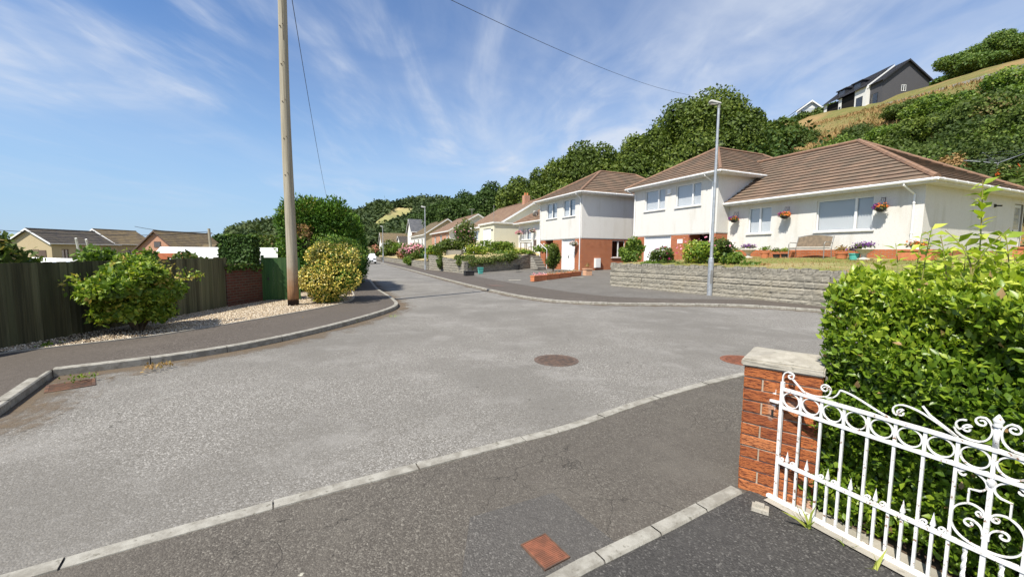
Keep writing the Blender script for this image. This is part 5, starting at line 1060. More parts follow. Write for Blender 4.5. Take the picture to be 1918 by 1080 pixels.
st0 = PY(1005, 498, 32.2); stp = thing('garden_steps', 'flight of stone garden steps set in the wall beside the two-storey house', 'steps', (st0[0], st0[1]-.25, .4), AX-math.radians(0)); m_ = MB()
for i in range(5): m_.box(i*.0-.1, .62, -.35+i*.22, .9, i*.2, (i+1)*.2-.05); m_.box(-.13, .65, -.39+i*.22, .9, (i+1)*.2-.05, (i+1)*.2)
m_.build('treads', M['oldconc'], stp); q = MB(); q.tube([(.66, -.4, 0), (.66, -.4, 1.5), (.66, .7, 2.0)], .022, 6); q.build('handrail', M['upvc'], stp)

# ------------------------------------------------------------------ the parked car up the road
def car(name, label, loc, rz, mat, L=3.9, Wc=1.72, H=1.42):
    t = thing(name, label, 'car', loc, rz); prof = [(0, .32), (.02, .62), (.12, .78), (.95, .92), (1.55, 1.32), (1.9, H), (2.9, H-.02), (3.5, 1.12), (3.82, .95), (L, .6), (L, .32)]
    half_ = Wc/2; secs = []
    n = len(prof); rows = []
    for y, ins in ((-half_, .0), (-half_*.98, -.0), (half_*.98, 0), (half_, 0)):
        rows.append([(y*(1-.16*max(0, (z-.9)/.5)), x, z*(1 if abs(y) < half_ else .97) if z > .4 else z) for x, z in prof])
    vs = [p for r_ in rows for p in r_]; fs = [(i*n+j, i*n+(j+1) % n, (i+1)*n+(j+1) % n, (i+1)*n+j) for i in range(3) for j in range(n)] + [tuple(range(n-1, -1, -1)), tuple(3*n+j for j in range(n))]
    m_ = MB(); m_.add(vs, fs); m_.build('body', M[mat], t)
    q = MB(); q.quad((-.66, 1.02, .965), (.66, 1.02, .965), (.56, 1.60, 1.345), (-.56, 1.60, 1.345)); q.build('windscreen', M['glass_dark'], t)
    for s_ in (-1, 1):
        q = MB(); q.quad((s_*(half_-.035), 1.35, .97), (s_*(half_-.035), 3.3, 1.0), (s_*(half_-.13), 2.95, 1.32), (s_*(half_-.13), 1.85, 1.32)); q.build('side_window', M['glass_dark'], t)
        q = MB(); q.box(s_*.62-.17, s_*.62+.17, -.015, .06, .62, .76); q.build('headlight', M['glass_dark'], t)
        q = MB(); q.box(s_*(half_+.06)-.08, s_*(half_+.06)+.08, 1.3, 1.42, .93, 1.05); q.build('wing_mirror', M[mat], t)
        for yy_ in (.72, 3.15):
            q = MB(); q.tube([(s_*(half_-.2), yy_, .31), (s_*(half_+.01), yy_, .31)], .31, 18); w1 = q.build('wheel', M['tyre'], t); q = MB(); q.tube([(s_*(half_+.011), yy_, .31), (s_*(half_+.02), yy_, .31)], .2, 14); q.build('rim', M['steel'], w1)
    q = MB(); q.box(-.45, .45, -.02, .01, .36, .52); q.build('grille', M['black'], t); q = MB(); q.box(-.26, .26, -.03, -.021, .42, .52); q.build('number_plate', M['upvc'], t); return t
M['glass_dark'] = simple('dark_glass', (.02, .025, .03), (.03, .035, .04), 3, .08, 0, 5, .8)
cp_ = PY(696, 496, 56); car('parked_car', 'small white hatchback parked facing us beyond the conifer hedge', (cp_[0]-.25, 56, 0), rad(20), 'car_white')
# half-seen vehicles beyond the fence
c1_ = PY(60, 494, 15.5); car('parked_car', 'dark car just showing over the fence at the far left', (c1_[0]-1.5, 15.5, -.35), rad(-75), 'car_dark', H=1.45)
c2_ = PY(110, 492, 17); t = thing('covered_trailer', 'white sheeted trailer just showing over the fence', 'trailer', (c2_[0]-1.2, 16.6, -.35), rad(18)); m_ = MB()
m_.add([(0, 0, .5), (3.2, 0, .5), (3.2, 1.5, .5), (0, 1.5, .5), (0, 0, 1.35), (3.2, 0, 1.25), (3.2, 1.5, 1.25), (0, 1.5, 1.35), (0, .75, 1.6), (3.2, .75, 1.48)], [(0,3,2,1), (0,1,5,4), (3,7,6,2), (4,5,9,8), (8,9,6,7), (0,4,8,7,3), (1,2,6,9,5)]); m_.build('cover', M['sheet'], t)
for s_ in (0, 1): q = MB(); q.tube([(1.6, s_*1.5-.08, .3), (1.6, s_*1.5+.08, .3)], .3, 14); q.build('wheel', M['tyre'], t)
q = MB(); q.box(-.9, 0, .7, .8, .42, .5); q.build('tow_bar', M['iron_dark'], t)
for (a_, b_, c_, d_, lab) in ((150, 484, 142, 446, 'pale leaning timber post above the fence, the left one of the pair'), (170, 478, 161, 448, 'pale leaning timber post above the fence, the right one of the pair')):
    p1 = PY(a_, b_, 13.5); p2 = PY(c_, d_, 13.2); m_ = MB(); p0 = p1+(p1-p2)*1.6; m_.tube([p0, p2], .032, 4); o = tag(m_.build('leaning_post', M['upvc_old']), lab, 'post', 'leaning posts above the fence')
t = thing('rust_cover', 'orange-brown curved cover in front of the white shed roof', 'cover', (0, 0, 0)); m_ = MB(); a_, b_ = PY(238, 484, 12.5), PY(306, 484, 12.5); n = 12; vs = []
for k_ in range(2):
    for i in range(n+1): f_ = i/n; p = a_*(1-f_) + b_*f_; vs.append((p[0], p[1]+k_*1.6, 1.28+.22*math.sin(math.pi*f_**.8)))
    for i in range(n+1): f_ = i/n; p = a_*(1-f_) + b_*f_; vs.append((p[0], p[1]+k_*1.6, 0.2))
q_ = 2*(n+1); m_.add(vs, [(i, i+1, n+1+i+1, n+1+i) for i in range(n)] + [(q_+i, q_+n+1+i, q_+n+2+i, q_+i+1) for i in range(n)] + [(i, q_+i, q_+i+1, i+1) for i in range(n)]); m_.build('cover', M['rustcover'], t)

# ------------------------------------------------------------------ garden things on the near lawn
def zl(B, A): return Zlawn(B, A)
bp = ab(18.55, 10.2); be = thing('garden_bench', 'brown slatted garden bench with curved arms under the large window', 'bench', (bp[0], bp[1], zl(18.55, 10.2)+.01), AX)
# local: front faces -x, y along the wall, width 1.3
def bb(name, fn, mat='steel_dull', par=None): q = MB(); fn(q); return q.build(name, M[mat], par or be)
def slats(q):
    for i in range(5): q.box(-.02+i*.095, .06+i*.095, .05, 1.40, .43, .45)
bb('seat', slats, 'bench')
def back(q):
    n = 12
    for i in range(n):
        ya, yb = .05+1.35*i/n, .05+1.35*(i+1)/n; za, zb_ = .90+.09*math.sin(math.pi*i/n), .90+.09*math.sin(math.pi*(i+1)/n)
        q.add([(.47, ya, .50), (.47, yb, .50), (.60, yb, zb_), (.60, ya, za), (.485, ya, .50), (.485, yb, .50), (.615, yb, zb_), (.615, ya, za)], [(0,3,2,1), (4,5,6,7), (0,1,5,4), (2,3,7,6), (0,4,7,3), (1,2,6,5)])
bb('backrest', back, 'bench'); bb('top_rail', lambda q: q.tube([(.61, .03+1.39*i/12, .92+.09*math.sin(math.pi*i/12)) for i in range(13)], .018, 6))
for y in (.0, 1.42):
    bb('leg', lambda q: q.tube([(-.04, y, 0), (-.03, y, .44), (-.05, y, .60), (.02, y, .68), (.30, y, .68), (.55, y, .66)], .016, 6)); bb('leg', lambda q: q.tube([(.52, y, 0), (.46, y, .44), (.62, y, .95)], .016, 6)); bb('seat_rail', lambda q: q.tube([(-.03, y, .42), (.47, y, .42)], .014, 6))
bb('stretcher', lambda q: q.tube([(-.03, 0, .40), (-.03, 1.42, .40)], .014, 6))

def pot(name, label, B, A, r, h, mat, z=None, flare=1.2, group=None):
    p = ab(B, A); z = zl(B, A) if z is None else z; t = thing(name, label, 'plant pot', (p[0], p[1], z), 0, group); m_ = MB()
    m_.lathe([(r/flare, 0), (r*.97, h*.82), (r*1.08, h*.82), (r*1.08, h), (r*.95, h), (r*.93, h*.86)], (0, 0, 0), 18); m_.build('bowl', M[mat], t, False); q = MB(); q.lathe([(r*.9, h*.5), (r*.93, h*.9)], (0, 0, 0), 14); q.build('compost', M['soil'], t); return t, np.array([p[0], p[1], z+h])
def tuft(par, name, r, h, n, size, mat, kind='quad', z0=0., low=-.3):
    P, N = blobpts(n, (0, 0, z0+h*.5), (r, r, h*.5), (.2, 1.05), low); leafmesh(name, P, N, size, kind, M[mat], par, flat=.3)
POTS = 'pots and planters along the bungalow wall'
rows = [('round orange terracotta pot left of the bench', 18.9, 12.95, .19, .30, 'terracotta', 'lf_bright', None), ('small dark pot between the terracotta pot and the bench', 18.9, 12.4, .15, .19, 'black', 'lf_bramble', None),
        ('second small dark pot next to the bench leg', 18.95, 12.05, .15, .19, 'black', 'lf_shrub', None), ('small orange pot tucked by the left leg of the bench', 18.95, 11.72, .10, .26, 'terracotta', None, None),
        ('wide orange bowl at the right foot of the bench', 18.9, 9.75, .21, .24, 'terracotta', 'lf_dry', None), ('pale aqua pot right of the bench', 18.7, 9.2, .18, .26, 'aqua', 'lf_bramble', 'fl_purple')]
for lab, B, A, r, h, mt_, lf, fl in rows:
    t, top = pot('plant_pot', lab, B, A, r, h, mt_, group=POTS)
    if lf: pl_ = thing('potted_plant', 'low plant growing in the ' + lab.replace('left of', 'standing left of'), 'plant', tuple(top)); tuft(pl_, 'foliage', r*1.3, .28, 170, .07, lf)
    if fl: tuft(pl_, 'flowers', r*1.5, .28, 90, .06, fl)
for lab, A, fl1, hh_ in (('stone birdbath planter with purple flowers left of the terracotta pot', 13.65, 'fl_purple', .42), ('stone planter bowl spilling purple flowers right of the bench', 8.9, 'fl_purple', .42)):
    p = ab(18.7, A); t = thing('stone_urn', lab, 'urn', (p[0], p[1], zl(18.7, A))); m_ = MB(); m_.lathe([(.2, 0), (.2, .05), (.10, .09), (.08, .2), (.14, hh_-.14), (.30, hh_-.02), (.32, hh_), (.28, hh_), (.2, hh_-.05)], (0, 0, 0), 20); m_.build('bowl', M['stonepot'], t, True)
    f_ = thing('urn_flowers', 'purple trailing flowers filling the ' + lab, 'flowers', (p[0], p[1], zl(18.7, A)+hh_)); tuft(f_, 'foliage', .33, .22, 240, .07, 'lf_bramble'); tuft(f_, 'flowers', .38, .30, 260, .055, fl1)
t, top = pot('plant_pot', 'broad stone pot at the left end of the bungalow wall', 18.7, 14.35, .22, .30, 'stonepot', group=POTS); pl_ = thing('potted_plant', 'small green plant in the broad stone pot at the left end', 'plant', tuple(top)); tuft(pl_, 'foliage', .22, .2, 150, .06, 'lf_bright')
for B, A, lab in ((18.6, 7.3, 'orange terracotta trough at the near corner of the bungalow'), (19.6, 4.9, 'long orange terracotta trough beside the bungalow side door')):
    p = ab(B, A); t = thing('terracotta_trough', lab, 'planter', (p[0], p[1], zl(B, A)+.0), AX); m_ = MB(); m_.box(-.2, .2, -.45, .45, 0, .32); m_.box(-.23, .23, -.48, .48, .32, .38); m_.build('trough', M['terracotta'], t); tuft(t, 'plant', .3, .25, 220, .07, 'lf_bramble', z0=.38); tuft(t, 'flowers', .36, .34, 160, .06, 'fl_red', z0=.38)
p = ab(17.8, 15.0); t = thing('step_block', 'grey concrete block at the end of the bungalow path', 'block', (p[0], p[1], zl(17.8, 15)-.02), AX); m_ = MB(); m_.box(-.25, .25, -1.1, .0, 0, .17); m_.build('block', M['oldconc'], t)
# wall ornament: small white figure of a bird on a branch
p = ab(KB-.03, 15.35); t = thing('wall_ornament', 'small white bird-shaped wall ornament beside the garage wing corner', 'ornament', (p[0], p[1], 2.25), AX); m_ = MB(); m_.tube([(-.03, -.18, -.25), (-.04, -.05, -.05), (-.03, .05, .15), (-.03, .0, .28)], [.02, .03, .025, .01], 6); m_.tube([(-.03, -.05, -.05), (-.03, .12, -.12)], [.02, .01], 6); m_.tube([(-.03, -.02, .05), (-.03, -.2, .12)], [.025, .01], 6); m_.build('figure', M['upvc'], t)
def basket(label, x, y, z, n=420, s=.22, cols=('fl_purple', 'fl_red'), frac=(.6, .4), hang=.0):
    t = thing('hanging_basket', label, 'hanging basket', (x, y, z), 0, 'hanging baskets on the house walls'); m_ = MB(); m_.lathe([(.03, -.15), (.11, -.13), (.17, -.06), (.19, 0), (.17, 0)], (0, 0, 0), 16); m_.build('bowl', M['black'], t, True)
    q = MB(); 
    for a_ in (0, 2.1, 4.2): q.tube([(.18*math.cos(a_), .18*math.sin(a_), 0), (0, 0, .34)], .004, 4)
    q.build('chains', M['black'], t); P, N = blobpts(int(n*.6), (0, 0, .03), (s, s, s*.55), (.5, 1.), -.6); leafmesh('foliage', P, N, .06, 'quad', M['lf_bramble'], t, .3)
    for c_, f_ in zip(cols, frac):
        P, N = blobpts(int(n*f_), (0, 0, .05), (s*1.1, s*1.1, s*.62), (.85, 1.1), -.5); k_ = P[:, 1] > 0 if c_ == cols[0] else P[:, 1] < s; leafmesh('flowers', P[k_], N[k_], .055, 'quad', M[c_], t, .5, wid=1.3)
    return t
for A, lab, cols, fr in ((15.15, 'purple-flowered hanging basket, leftmost on the bungalow wall', ('fl_purple', 'fl_red'), (.9, .15)), (12.51, 'orange and purple hanging basket between the two bungalow windows', ('fl_purple', 'fl_red'), (.5, .4)), (8.84, 'purple and orange hanging basket right of the large bungalow window', ('fl_purple', 'fl_red'), (.9, .15))):
    p = ab(KB-.30, A); basket(lab, p[0], p[1], 3.46, cols=cols, frac=fr)
p = ab(CB-.28, CA+.55); basket('trailing orange and white hanging basket beside the further garage door', p[0], p[1], 2.30, cols=('fl_rust', 'fl_white'), frac=(.7, .3), s=.3)
pw_ = PB(972, 437, CB+.72); basket('pink hanging basket left of the low wing window', pw_[0], pw_[1], pw_[2], s=.34, cols=('fl_magenta', 'fl_pink'), frac=(.8, .5))
pw_ = PB(997.5, 433, CB+.72); basket('white hanging basket right of the low wing window', pw_[0], pw_[1], pw_[2], s=.3, cols=('fl_white', 'fl_pink'), frac=(.7, .2))
dp_ = PB(1003.5, 400, CB+.9); t = thing('satellite_dish', 'grey satellite dish above the low wing roof', 'satellite dish', tuple(dp_), rad(200)); m_ = MB(); m_.lathe([(.30, .06), (.22, .03), (.1, .005), (.005, 0), (.1, .012), (.22, .037), (.30, .067)], (0, 0, 0), 18); o = m_.build('dish', M['steel_dull'], t, True); o.rotation_euler = (rad(78), 0, 0); q = MB(); q.tube([(0, 0, -.25), (0, .25, -.2), (0, .05, 0)], .02, 6); q.build('arm', M['steel_dull'], t)
for px_, py_, Yd, h_, lab in ((884, 392, 52, 2.2, 'thin tv aerial pole on the brick bungalow roof'), (925, 384, 52, .9, 'short vent pole on the cream bungalow ridge')):
    p = PY(px_, py_, Yd); t = thing('roof_aerial', lab, 'aerial', (p[0], p[1], p[2]-h_)); m_ = MB(); m_.tube([(0, 0, -1.2), (0, 0, h_)], .03, 6); m_.build('mast', M['steel_dull'], t)
    if h_ > 1: q = MB(); q.tube([(-.35, 0, h_), (.35, 0, h_)], .02, 5); q.tube([(-.2, -.2, h_), (-.2, .2, h_)], .015, 4); q.tube([(.1, -.2, h_), (.1, .2, h_)], .015, 4); q.build('antenna', M['steel_dull'], t)
# planters edging the further drive
A_, B_ = PY(1091, 508, 27.5), PY(996, 521, 25)
e0 = np.array(ab(15.6, 23.9)); e1 = np.array(ab(10.6, 21.3)); e0 = G(1086, 514, .35); e1 = G(997, 524, .25); n = 4
for i in range(n):
    a_ = e1 + (e0-e1)*i/n; b_ = e1 + (e0-e1)*(i+.97)/n; L = np.linalg.norm(b_[:2]-a_[:2]); an = math.atan2(*(b_-a_)[:2][::-1]); z = .02+a_[2]
    t = thing('terracotta_trough', ['orange trough planter, first of the row edging the further drive from the left', 'orange trough planter, second of the row edging the further drive from the left', 'orange trough planter, third of the row edging the further drive from the left', 'orange trough planter nearest the further garage, last of its row'][i], 'planter', (a_[0], a_[1], z-.1), an, 'trough planters edging the further drive')
    m_ = MB(); m_.box(0, L, -.12, .12, 0, .24); m_.box(-.015, L+.01, -.145, .145, .24, .30); m_.build('trough', M['terracotta'], t); P = np.stack([rng.uniform(.05, L-.05, 60), rng.uniform(-.1, .1, 60), rng.uniform(.3, .42, 60)], 1); leafmesh('plant', P, np.tile([0, 0, 1.], (60, 1)), .07, 'quad', M['lf_dry' if i else 'fl_pink'], t, .2)
pz_ = G(1100, 515, .32); t = thing('square_planter', 'pale square terracotta planter at the corner of the further house', 'planter', (pz_[0], pz_[1], .30), AX); m_ = MB(); m_.box(-.2, .2, -.2, .2, 0, .36); m_.box(-.23, .23, -.23, .23, .36, .42); m_.build('box', M['terracotta_pale'], t); tuft(t, 'plant', .16, .3, 80, .08, 'lf_dry', z0=.42)
p = G(900, 512, .18); t = thing('food_caddy', 'aqua green recycling caddy by the second stone wall', 'caddy', (p[0], p[1], .16), .4); m_ = MB(); m_.add([(-.13,-.11,0),(.13,-.11,0),(.13,.11,0),(-.13,.11,0),(-.17,-.14,.4),(.17,-.14,.4),(.17,.14,.4),(-.17,.14,.4)], [(0,3,2,1),(0,1,5,4),(1,2,6,5),(2,3,7,6),(3,0,4,7)]); m_.build('bin', M['aqua'], t); m_ = MB(); m_.box(-.185, .185, -.155, .155, .4, .44); m_.build('lid', M['aqua'], t); m_ = MB(); m_.tube([(-.18, 0, .38), (-.17, -.17, .30), (.17, -.17, .30), (.18, 0, .38)], .01, 5); m_.build('handle', M['black'], t)
p = G(888, 515, .16); t = thing('recycling_box', 'low black recycling box against the second stone wall corner', 'box', (p[0]-.35, p[1]+.1, .12), .45); m_ = MB(); m_.box(-.3, .3, -.2, .2, 0, .26); m_.box(-.32, .32, -.22, .22, .26, .30); m_.build('box', M['black'], t)
p = G(968, 504, .45); t = thing('black_bucket', 'black tub standing by the garden steps', 'bucket', (p[0], p[1], .40), 0); m_ = MB(); m_.lathe([(.2, 0), (.27, .38), (.25, .38), (.19, .03)], (0, 0, 0), 14); m_.build('tub', M['black'], t); q = MB(); q.tube([(-.27, 0, .36), (-.2, 0, .5), (.2, 0, .5), (.27, 0, .36)], .01, 5); q.build('handle', M['black'], t)
for px_, py_, lab in ((965, 525, 'white stripe of loose paving near the further drive, left'), (1016, 526, 'flat pale slab lying beside the trough planters'), (1082, 520, 'flat pale slab lying nearest the further garage')):
    p = G(px_, py_, .22); B, A = toab(p[0], p[1]); z = max(.12, Zr(B, A)); p = G(px_, py_, z); m_ = MB(); m_.box(-.35, .35, -.14, .14, 0, .03); tag(m_.build('paving_slab', M['cap'], None, False, (p[0], p[1], z-.004), .2), lab, 'slab', 'pale slabs lying on the forecourt')
# garden chair and table by the low wing
p = PB(985, 462, CB-.5); t = thing('garden_table', 'dark brown wooden garden table by the low wing window', 'table', (p[0], p[1], p[2]-.35), AX); m_ = MB(); m_.box(-.35, .35, -.5, .5, .68, .72); m_.build('table_top', M['iron_dark'], t)
for a_ in (-.3, .3):
    for b_ in (-.44, .44): q = MB(); q.box(a_-.03, a_+.03, b_-.03, b_+.03, 0, .68); q.build('leg', M['iron_dark'], t)
p = PB(997, 462, CB-.6); t = thing('garden_chair', 'dark brown wooden garden chair beside the garden table', 'chair', (p[0], p[1], p[2]-.45), AX); m_ = MB(); m_.box(-.25, .25, -.25, .25, .42, .46); m_.build('seat', M['iron_dark'], t); m_ = MB(); m_.box(.22, .26, -.25, .25, .5, 1.05); m_.build('backrest', M['iron_dark'], t)
for a_ in (-.22, .22):
    for b_ in (-.22, .22): q = MB(); q.box(a_-.025, a_+.025, b_-.025, b_+.025, 0, .42); q.build('leg', M['iron_dark'], t)
# rotary clothes line on the bank behind the bungalow
rp = PY(1866, 335, 24); rz_ = Tz(rp[0], 24); t = thing('rotary_dryer', 'grey rotary clothes line standing on the bank behind the bungalow', 'clothes line', (rp[0], 24, rz_)); zt = PY(1868, 304, 24)[2]-rz_; m_ = MB(); m_.tube([(0, 0, 0), (0, 0, zt)], .03, 8); m_.build('post', M['steel_dull'], t)
tips = []
for a_ in (.3, 1.87, 3.44, 5.01):
    tip = np.array([1.5*math.cos(a_), 1.5*math.sin(a_), zt+.42]); tips.append(tip); q = MB(); q.tube([(0, 0, zt-.05), tip], .016, 6); q.build('arm', M['steel'], t)
q = MB()
for f_ in (.5, .75, .97):
    for i in range(4): a_, b_ = tips[i], tips[(i+1) % 4]; c0 = np.array([0, 0, zt-.05]); q.tube([c0+(a_-c0)*f_, c0+(b_-c0)*f_], .003, 3)
q.build('lines', M['steel'], t)
# ------------------------------------------------------------------ plants
def bush(name, label, c, r, n, size, lf, kind='quad', nl=9, cat='bush', group=None, core=True, flowers=None, trunk=None, flat=.45, lr=(.32, .5), low=-.85, shell=(.75, 1.06), yaw=None):
    z0 = c[2]-r[2]; t = thing(name, label, cat, (c[0], c[1], z0), 0, group); P, N, Q, L = crownpts((0, 0, r[2]), r, nl, n, lr=lr, low=low, shell=shell)
    k_ = P[:, 2] > .01; P, N, Q = P[k_], N[k_], Q[k_]
    rn = np.clip(rng.random(len(P))*.75 + .12 + Q, 0, 1); leafmesh('foliage', P, N, size*1.1, kind, M[lf], t, flat=flat, rnd=rn)
    if core:
        IP = []; IN = []
        for cc, rr in L: p, d = blobpts(max(16, n//(len(L)*9)), cc, rr, (.4, .7), -.9); IP.append(p); IN.append(d)
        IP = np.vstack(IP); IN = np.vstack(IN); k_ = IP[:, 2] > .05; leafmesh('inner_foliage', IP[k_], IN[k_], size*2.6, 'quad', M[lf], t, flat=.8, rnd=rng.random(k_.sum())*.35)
    st = MB()
    if trunk: st.tube([(0, 0, -.1), (trunk[1]*.2, 0, r[2]*.6), (0, 0, r[2]*1.1)], [trunk[0], trunk[0]*.8, trunk[0]*.4], 8)
    ns = trunk[2] if trunk and len(trunk) > 2 else 5
    for (cc, rr) in L[:ns]: st.tube([(random.uniform(-.06, .06)*r[0], random.uniform(-.06, .06)*r[0], -.05), cc*np.array([.5, .5, .6]), cc], [r[0]*.035, r[0]*.025, r[0]*.012], 5)
    st.build('stems', M['bark'], t)
    if flowers:
        m_, nf, sz = flowers; P, N, _, _ = crownpts((0, 0, r[2]), r, nl, nf*3, lr=lr, low=0, shell=(1., 1.1)); k_ = rng.permutation(len(P))[:nf]; leafmesh('flowers', P[k_], N[k_], sz, 'quad', M[m_], t, flat=.7, wid=1.4)
    return t
def tree(label, c, r, n, size, lf='lf_oak', nl=14, group=None, base=None, cat='tree', name='broadleaf_tree', trunkr=.35, kind='quad', low=-.45, lr=(.30, .46)):
    zb = Tz(c[0], c[1])-.3 if base is None else base; t = thing(name, label, cat, (c[0], c[1], zb), 0, group); cz = c[2]-zb
    P, N, Q, L = crownpts((0, 0, cz), r, nl, int(n*1.75), lr=lr, low=low)
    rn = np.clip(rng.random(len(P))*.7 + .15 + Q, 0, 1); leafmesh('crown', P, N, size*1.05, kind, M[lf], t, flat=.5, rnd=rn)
    IP = []; IN = []
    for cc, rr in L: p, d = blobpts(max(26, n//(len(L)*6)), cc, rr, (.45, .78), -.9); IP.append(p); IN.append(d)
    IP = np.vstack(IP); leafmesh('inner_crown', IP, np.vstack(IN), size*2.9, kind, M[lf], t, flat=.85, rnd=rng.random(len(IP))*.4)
    m_ = MB(); m_.tube([(0, 0, -.3), (.1, 0, cz*.4), (0, .1, cz*.8), (0, 0, cz+r[2]*.5)], [trunkr, trunkr*.8, trunkr*.55, trunkr*.15], 9)
    for cc, rr in L[:7]: m_.tube([(0, 0, cz*random.uniform(.35, .7)), (cc*(.6, .6, .5)+np.array([0, 0, cz*.3])), cc], [trunkr*.4, trunkr*.28, trunkr*.08], 6)
    m_.build('trunk', M['bark'], t); return t
# --- laurel hedge by the gate: a clipped block with soft new growth
HL, HD, HT = 3.0, 1.55, 1.425; hz0 = H0 + n_*.165 + g_*.15
hg_ = thing('laurel_hedge', 'dense clipped bright green hedge behind the white gate', 'hedge', (hz0[0], hz0[1], 0), math.atan2(g_[1], g_[0]))
def sup(n, lo=0.):
    # points on the rounded block: local x along gate 0..HL, y depth 0..HD (positive = away), z 0..HT
    f = rng.random(n); P = np.empty((n, 3)); N = np.zeros((n, 3)); a = rng.random((n, 2))
    fr = f < .50; tp_ = (f >= .50) & (f < .88); en = f >= .88
    P[fr] = np.stack([a[fr, 0]*HL, 0*a[fr, 0], a[fr, 1]*HT], 1); N[fr] = (0, -1, .25)
    P[tp_] = np.stack([a[tp_, 0]*HL, a[tp_, 1]*HD, HT+0*a[tp_, 0]], 1); N[tp_] = (0, -.1, 1)
    P[en] = np.stack([0*a[en, 0], a[en, 0]*HD, a[en, 1]*HT], 1); N[en] = (-1, 0, .25)
    # rounding: pull points near edges inwards
    rr = .13; q = P.copy(); 
    dy = np.clip(rr-P[:, 1], 0, rr); dzt = np.clip(P[:, 2]-(HT-rr), 0, rr); dx = np.clip(rr-P[:, 0], 0, rr)
    k = np.hypot(dy, dzt); m_ = k > rr; s = np.where(m_, rr/np.maximum(k, 1e-6), 1); q[:, 1] += dy*(1-s); q[:, 2] -= dzt*(1-s)
    k = np.hypot(dx, dzt); m_ = k > rr; s = np.where(m_, rr/np.maximum(k, 1e-6), 1); q[:, 0] += dx*(1-s); q[:, 2] -= dzt*(1-s)
    bmp = .035*np.sin(q[:, 0]*9+2*np.sin(q[:, 2]*5)) + .03*np.sin(q[:, 2]*13+q[:, 0]*4+q[:, 1]*7); Nn = N/np.linalg.norm(N, axis=1)[:, None]
    return q + Nn*(bmp[:, None] + rng.uniform(-.09, .03, n)[:, None]), Nn
P, N = sup(92000); k_ = P[:, 2] > .05; P, N = P[k_], N[k_]
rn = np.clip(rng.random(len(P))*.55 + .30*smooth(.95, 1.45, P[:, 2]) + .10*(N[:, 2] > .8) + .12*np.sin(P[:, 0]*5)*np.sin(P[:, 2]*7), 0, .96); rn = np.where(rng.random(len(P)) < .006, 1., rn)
hd_up = np.tile(np.array([0, -.25, .9]), (len(P), 1)) + N*.5
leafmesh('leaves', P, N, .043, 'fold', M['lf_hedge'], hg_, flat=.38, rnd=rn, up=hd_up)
NP_ = []; NU = []; ST_ = MB()
for i in range(420):
    u = random.uniform(.1, HL); v = random.uniform(.08, HD)**1.0; h_ = random.uniform(.03, .10) + .16*float(smooth(.15, .9, v))*random.random() + .05*float(smooth(.2, 1., u)); b0_ = HT-.03; ln = (random.uniform(-.25, .25), random.uniform(-.25, .2)); ST_.tube([(u, v, b0_-.05), (u+ln[0]*h_, v+ln[1]*h_, b0_+h_)], [.003, .0015], 4, False)
    for q in range(15): t_ = (q/14)**.8; a_ = q*2.4+i; NP_.append((u+ln[0]*h_*t_, v+ln[1]*h_*t_, b0_+h_*t_)); NU.append((math.cos(a_), math.sin(a_), .35+.9*t_))
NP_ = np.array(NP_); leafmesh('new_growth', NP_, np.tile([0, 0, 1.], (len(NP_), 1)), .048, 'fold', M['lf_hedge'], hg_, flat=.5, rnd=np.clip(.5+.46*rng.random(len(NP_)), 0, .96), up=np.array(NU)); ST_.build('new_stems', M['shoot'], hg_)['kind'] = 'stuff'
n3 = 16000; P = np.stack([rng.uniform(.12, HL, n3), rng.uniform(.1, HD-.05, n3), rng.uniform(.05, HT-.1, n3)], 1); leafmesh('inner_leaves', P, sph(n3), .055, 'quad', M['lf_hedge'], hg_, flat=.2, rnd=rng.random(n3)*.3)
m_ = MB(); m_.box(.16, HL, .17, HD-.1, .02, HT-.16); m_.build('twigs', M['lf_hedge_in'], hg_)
def shoot(x, y, h, lean, nlf=26, z=HT-.12, size=.064):
    st = MB(); pts = [(x + lean[0]*t_*t_, y + lean[1]*t_*t_, z + h*t_) for t_ in np.linspace(0, 1, 8)]; st.tube(pts, [.0042*(1-.6*t_) for t_ in np.linspace(0, 1, 8)], 5); PP_ = []; UU = []
    for i in range(nlf):
        t_ = .25 + .75*(i/nlf); p = np.array([np.interp(t_, np.linspace(0, 1, 8), [q[j] for q in pts]) for j in range(3)]); a_ = i*2.4; d = np.array([math.cos(a_), math.sin(a_), .75]); PP_.append(p); UU.append(d)
    so_ = st.build('shoot', M['shoot'], hg_); me_ = leafmesh('shoot_leaves', np.array(PP_), np.tile([0, 0, 1.], (nlf, 1)), size*(1.0), 'fold', M['lf_hedge'], so_, flat=.55, rnd=.45+.55*rng.random(nlf), up=np.array(UU)); return so_
Hinv = Matrix(hg_.matrix_basis).inverted() if False else None
def hloc(px, py, Yd):
    p = PY(px, py, Yd); d = p[:2]-hz0; return float(d@g_), float(d@n_), float(p[2])
for (px, pyt, Yd, nlf) in ((1838, 335, 1.95, 44), (1735, 425, 2.2, 22), (1722, 440, 2.3, 18), (1690, 455, 2.5, 14), (1785, 440, 2.1, 20), (1875, 430, 1.8, 20), (1902, 405, 1.75, 26), (1812, 455, 2.3, 16), (1655, 474, 2.7, 12), (1862, 445, 2.2, 18), (1620, 482, 2.8, 9), (1760, 462, 2.4, 14)):
    u, v, zt = hloc(px, pyt, Yd); v = max(v, .15); h = zt-(HT-.12); shoot(u, v, max(.15, h), (random.uniform(-.05, .05), random.uniform(-.04, .04)), nlf)
# arching side sprays on the tallest shoot
u, v, zt = hloc(1838, 335, 1.95)
for s_, hh_, o_ in ((-.10, .22, .12), (.11, .26, .08), (-.08, .14, .03)): shoot(u, v, hh_, (s_, -.02), 8, HT-.05+o_)
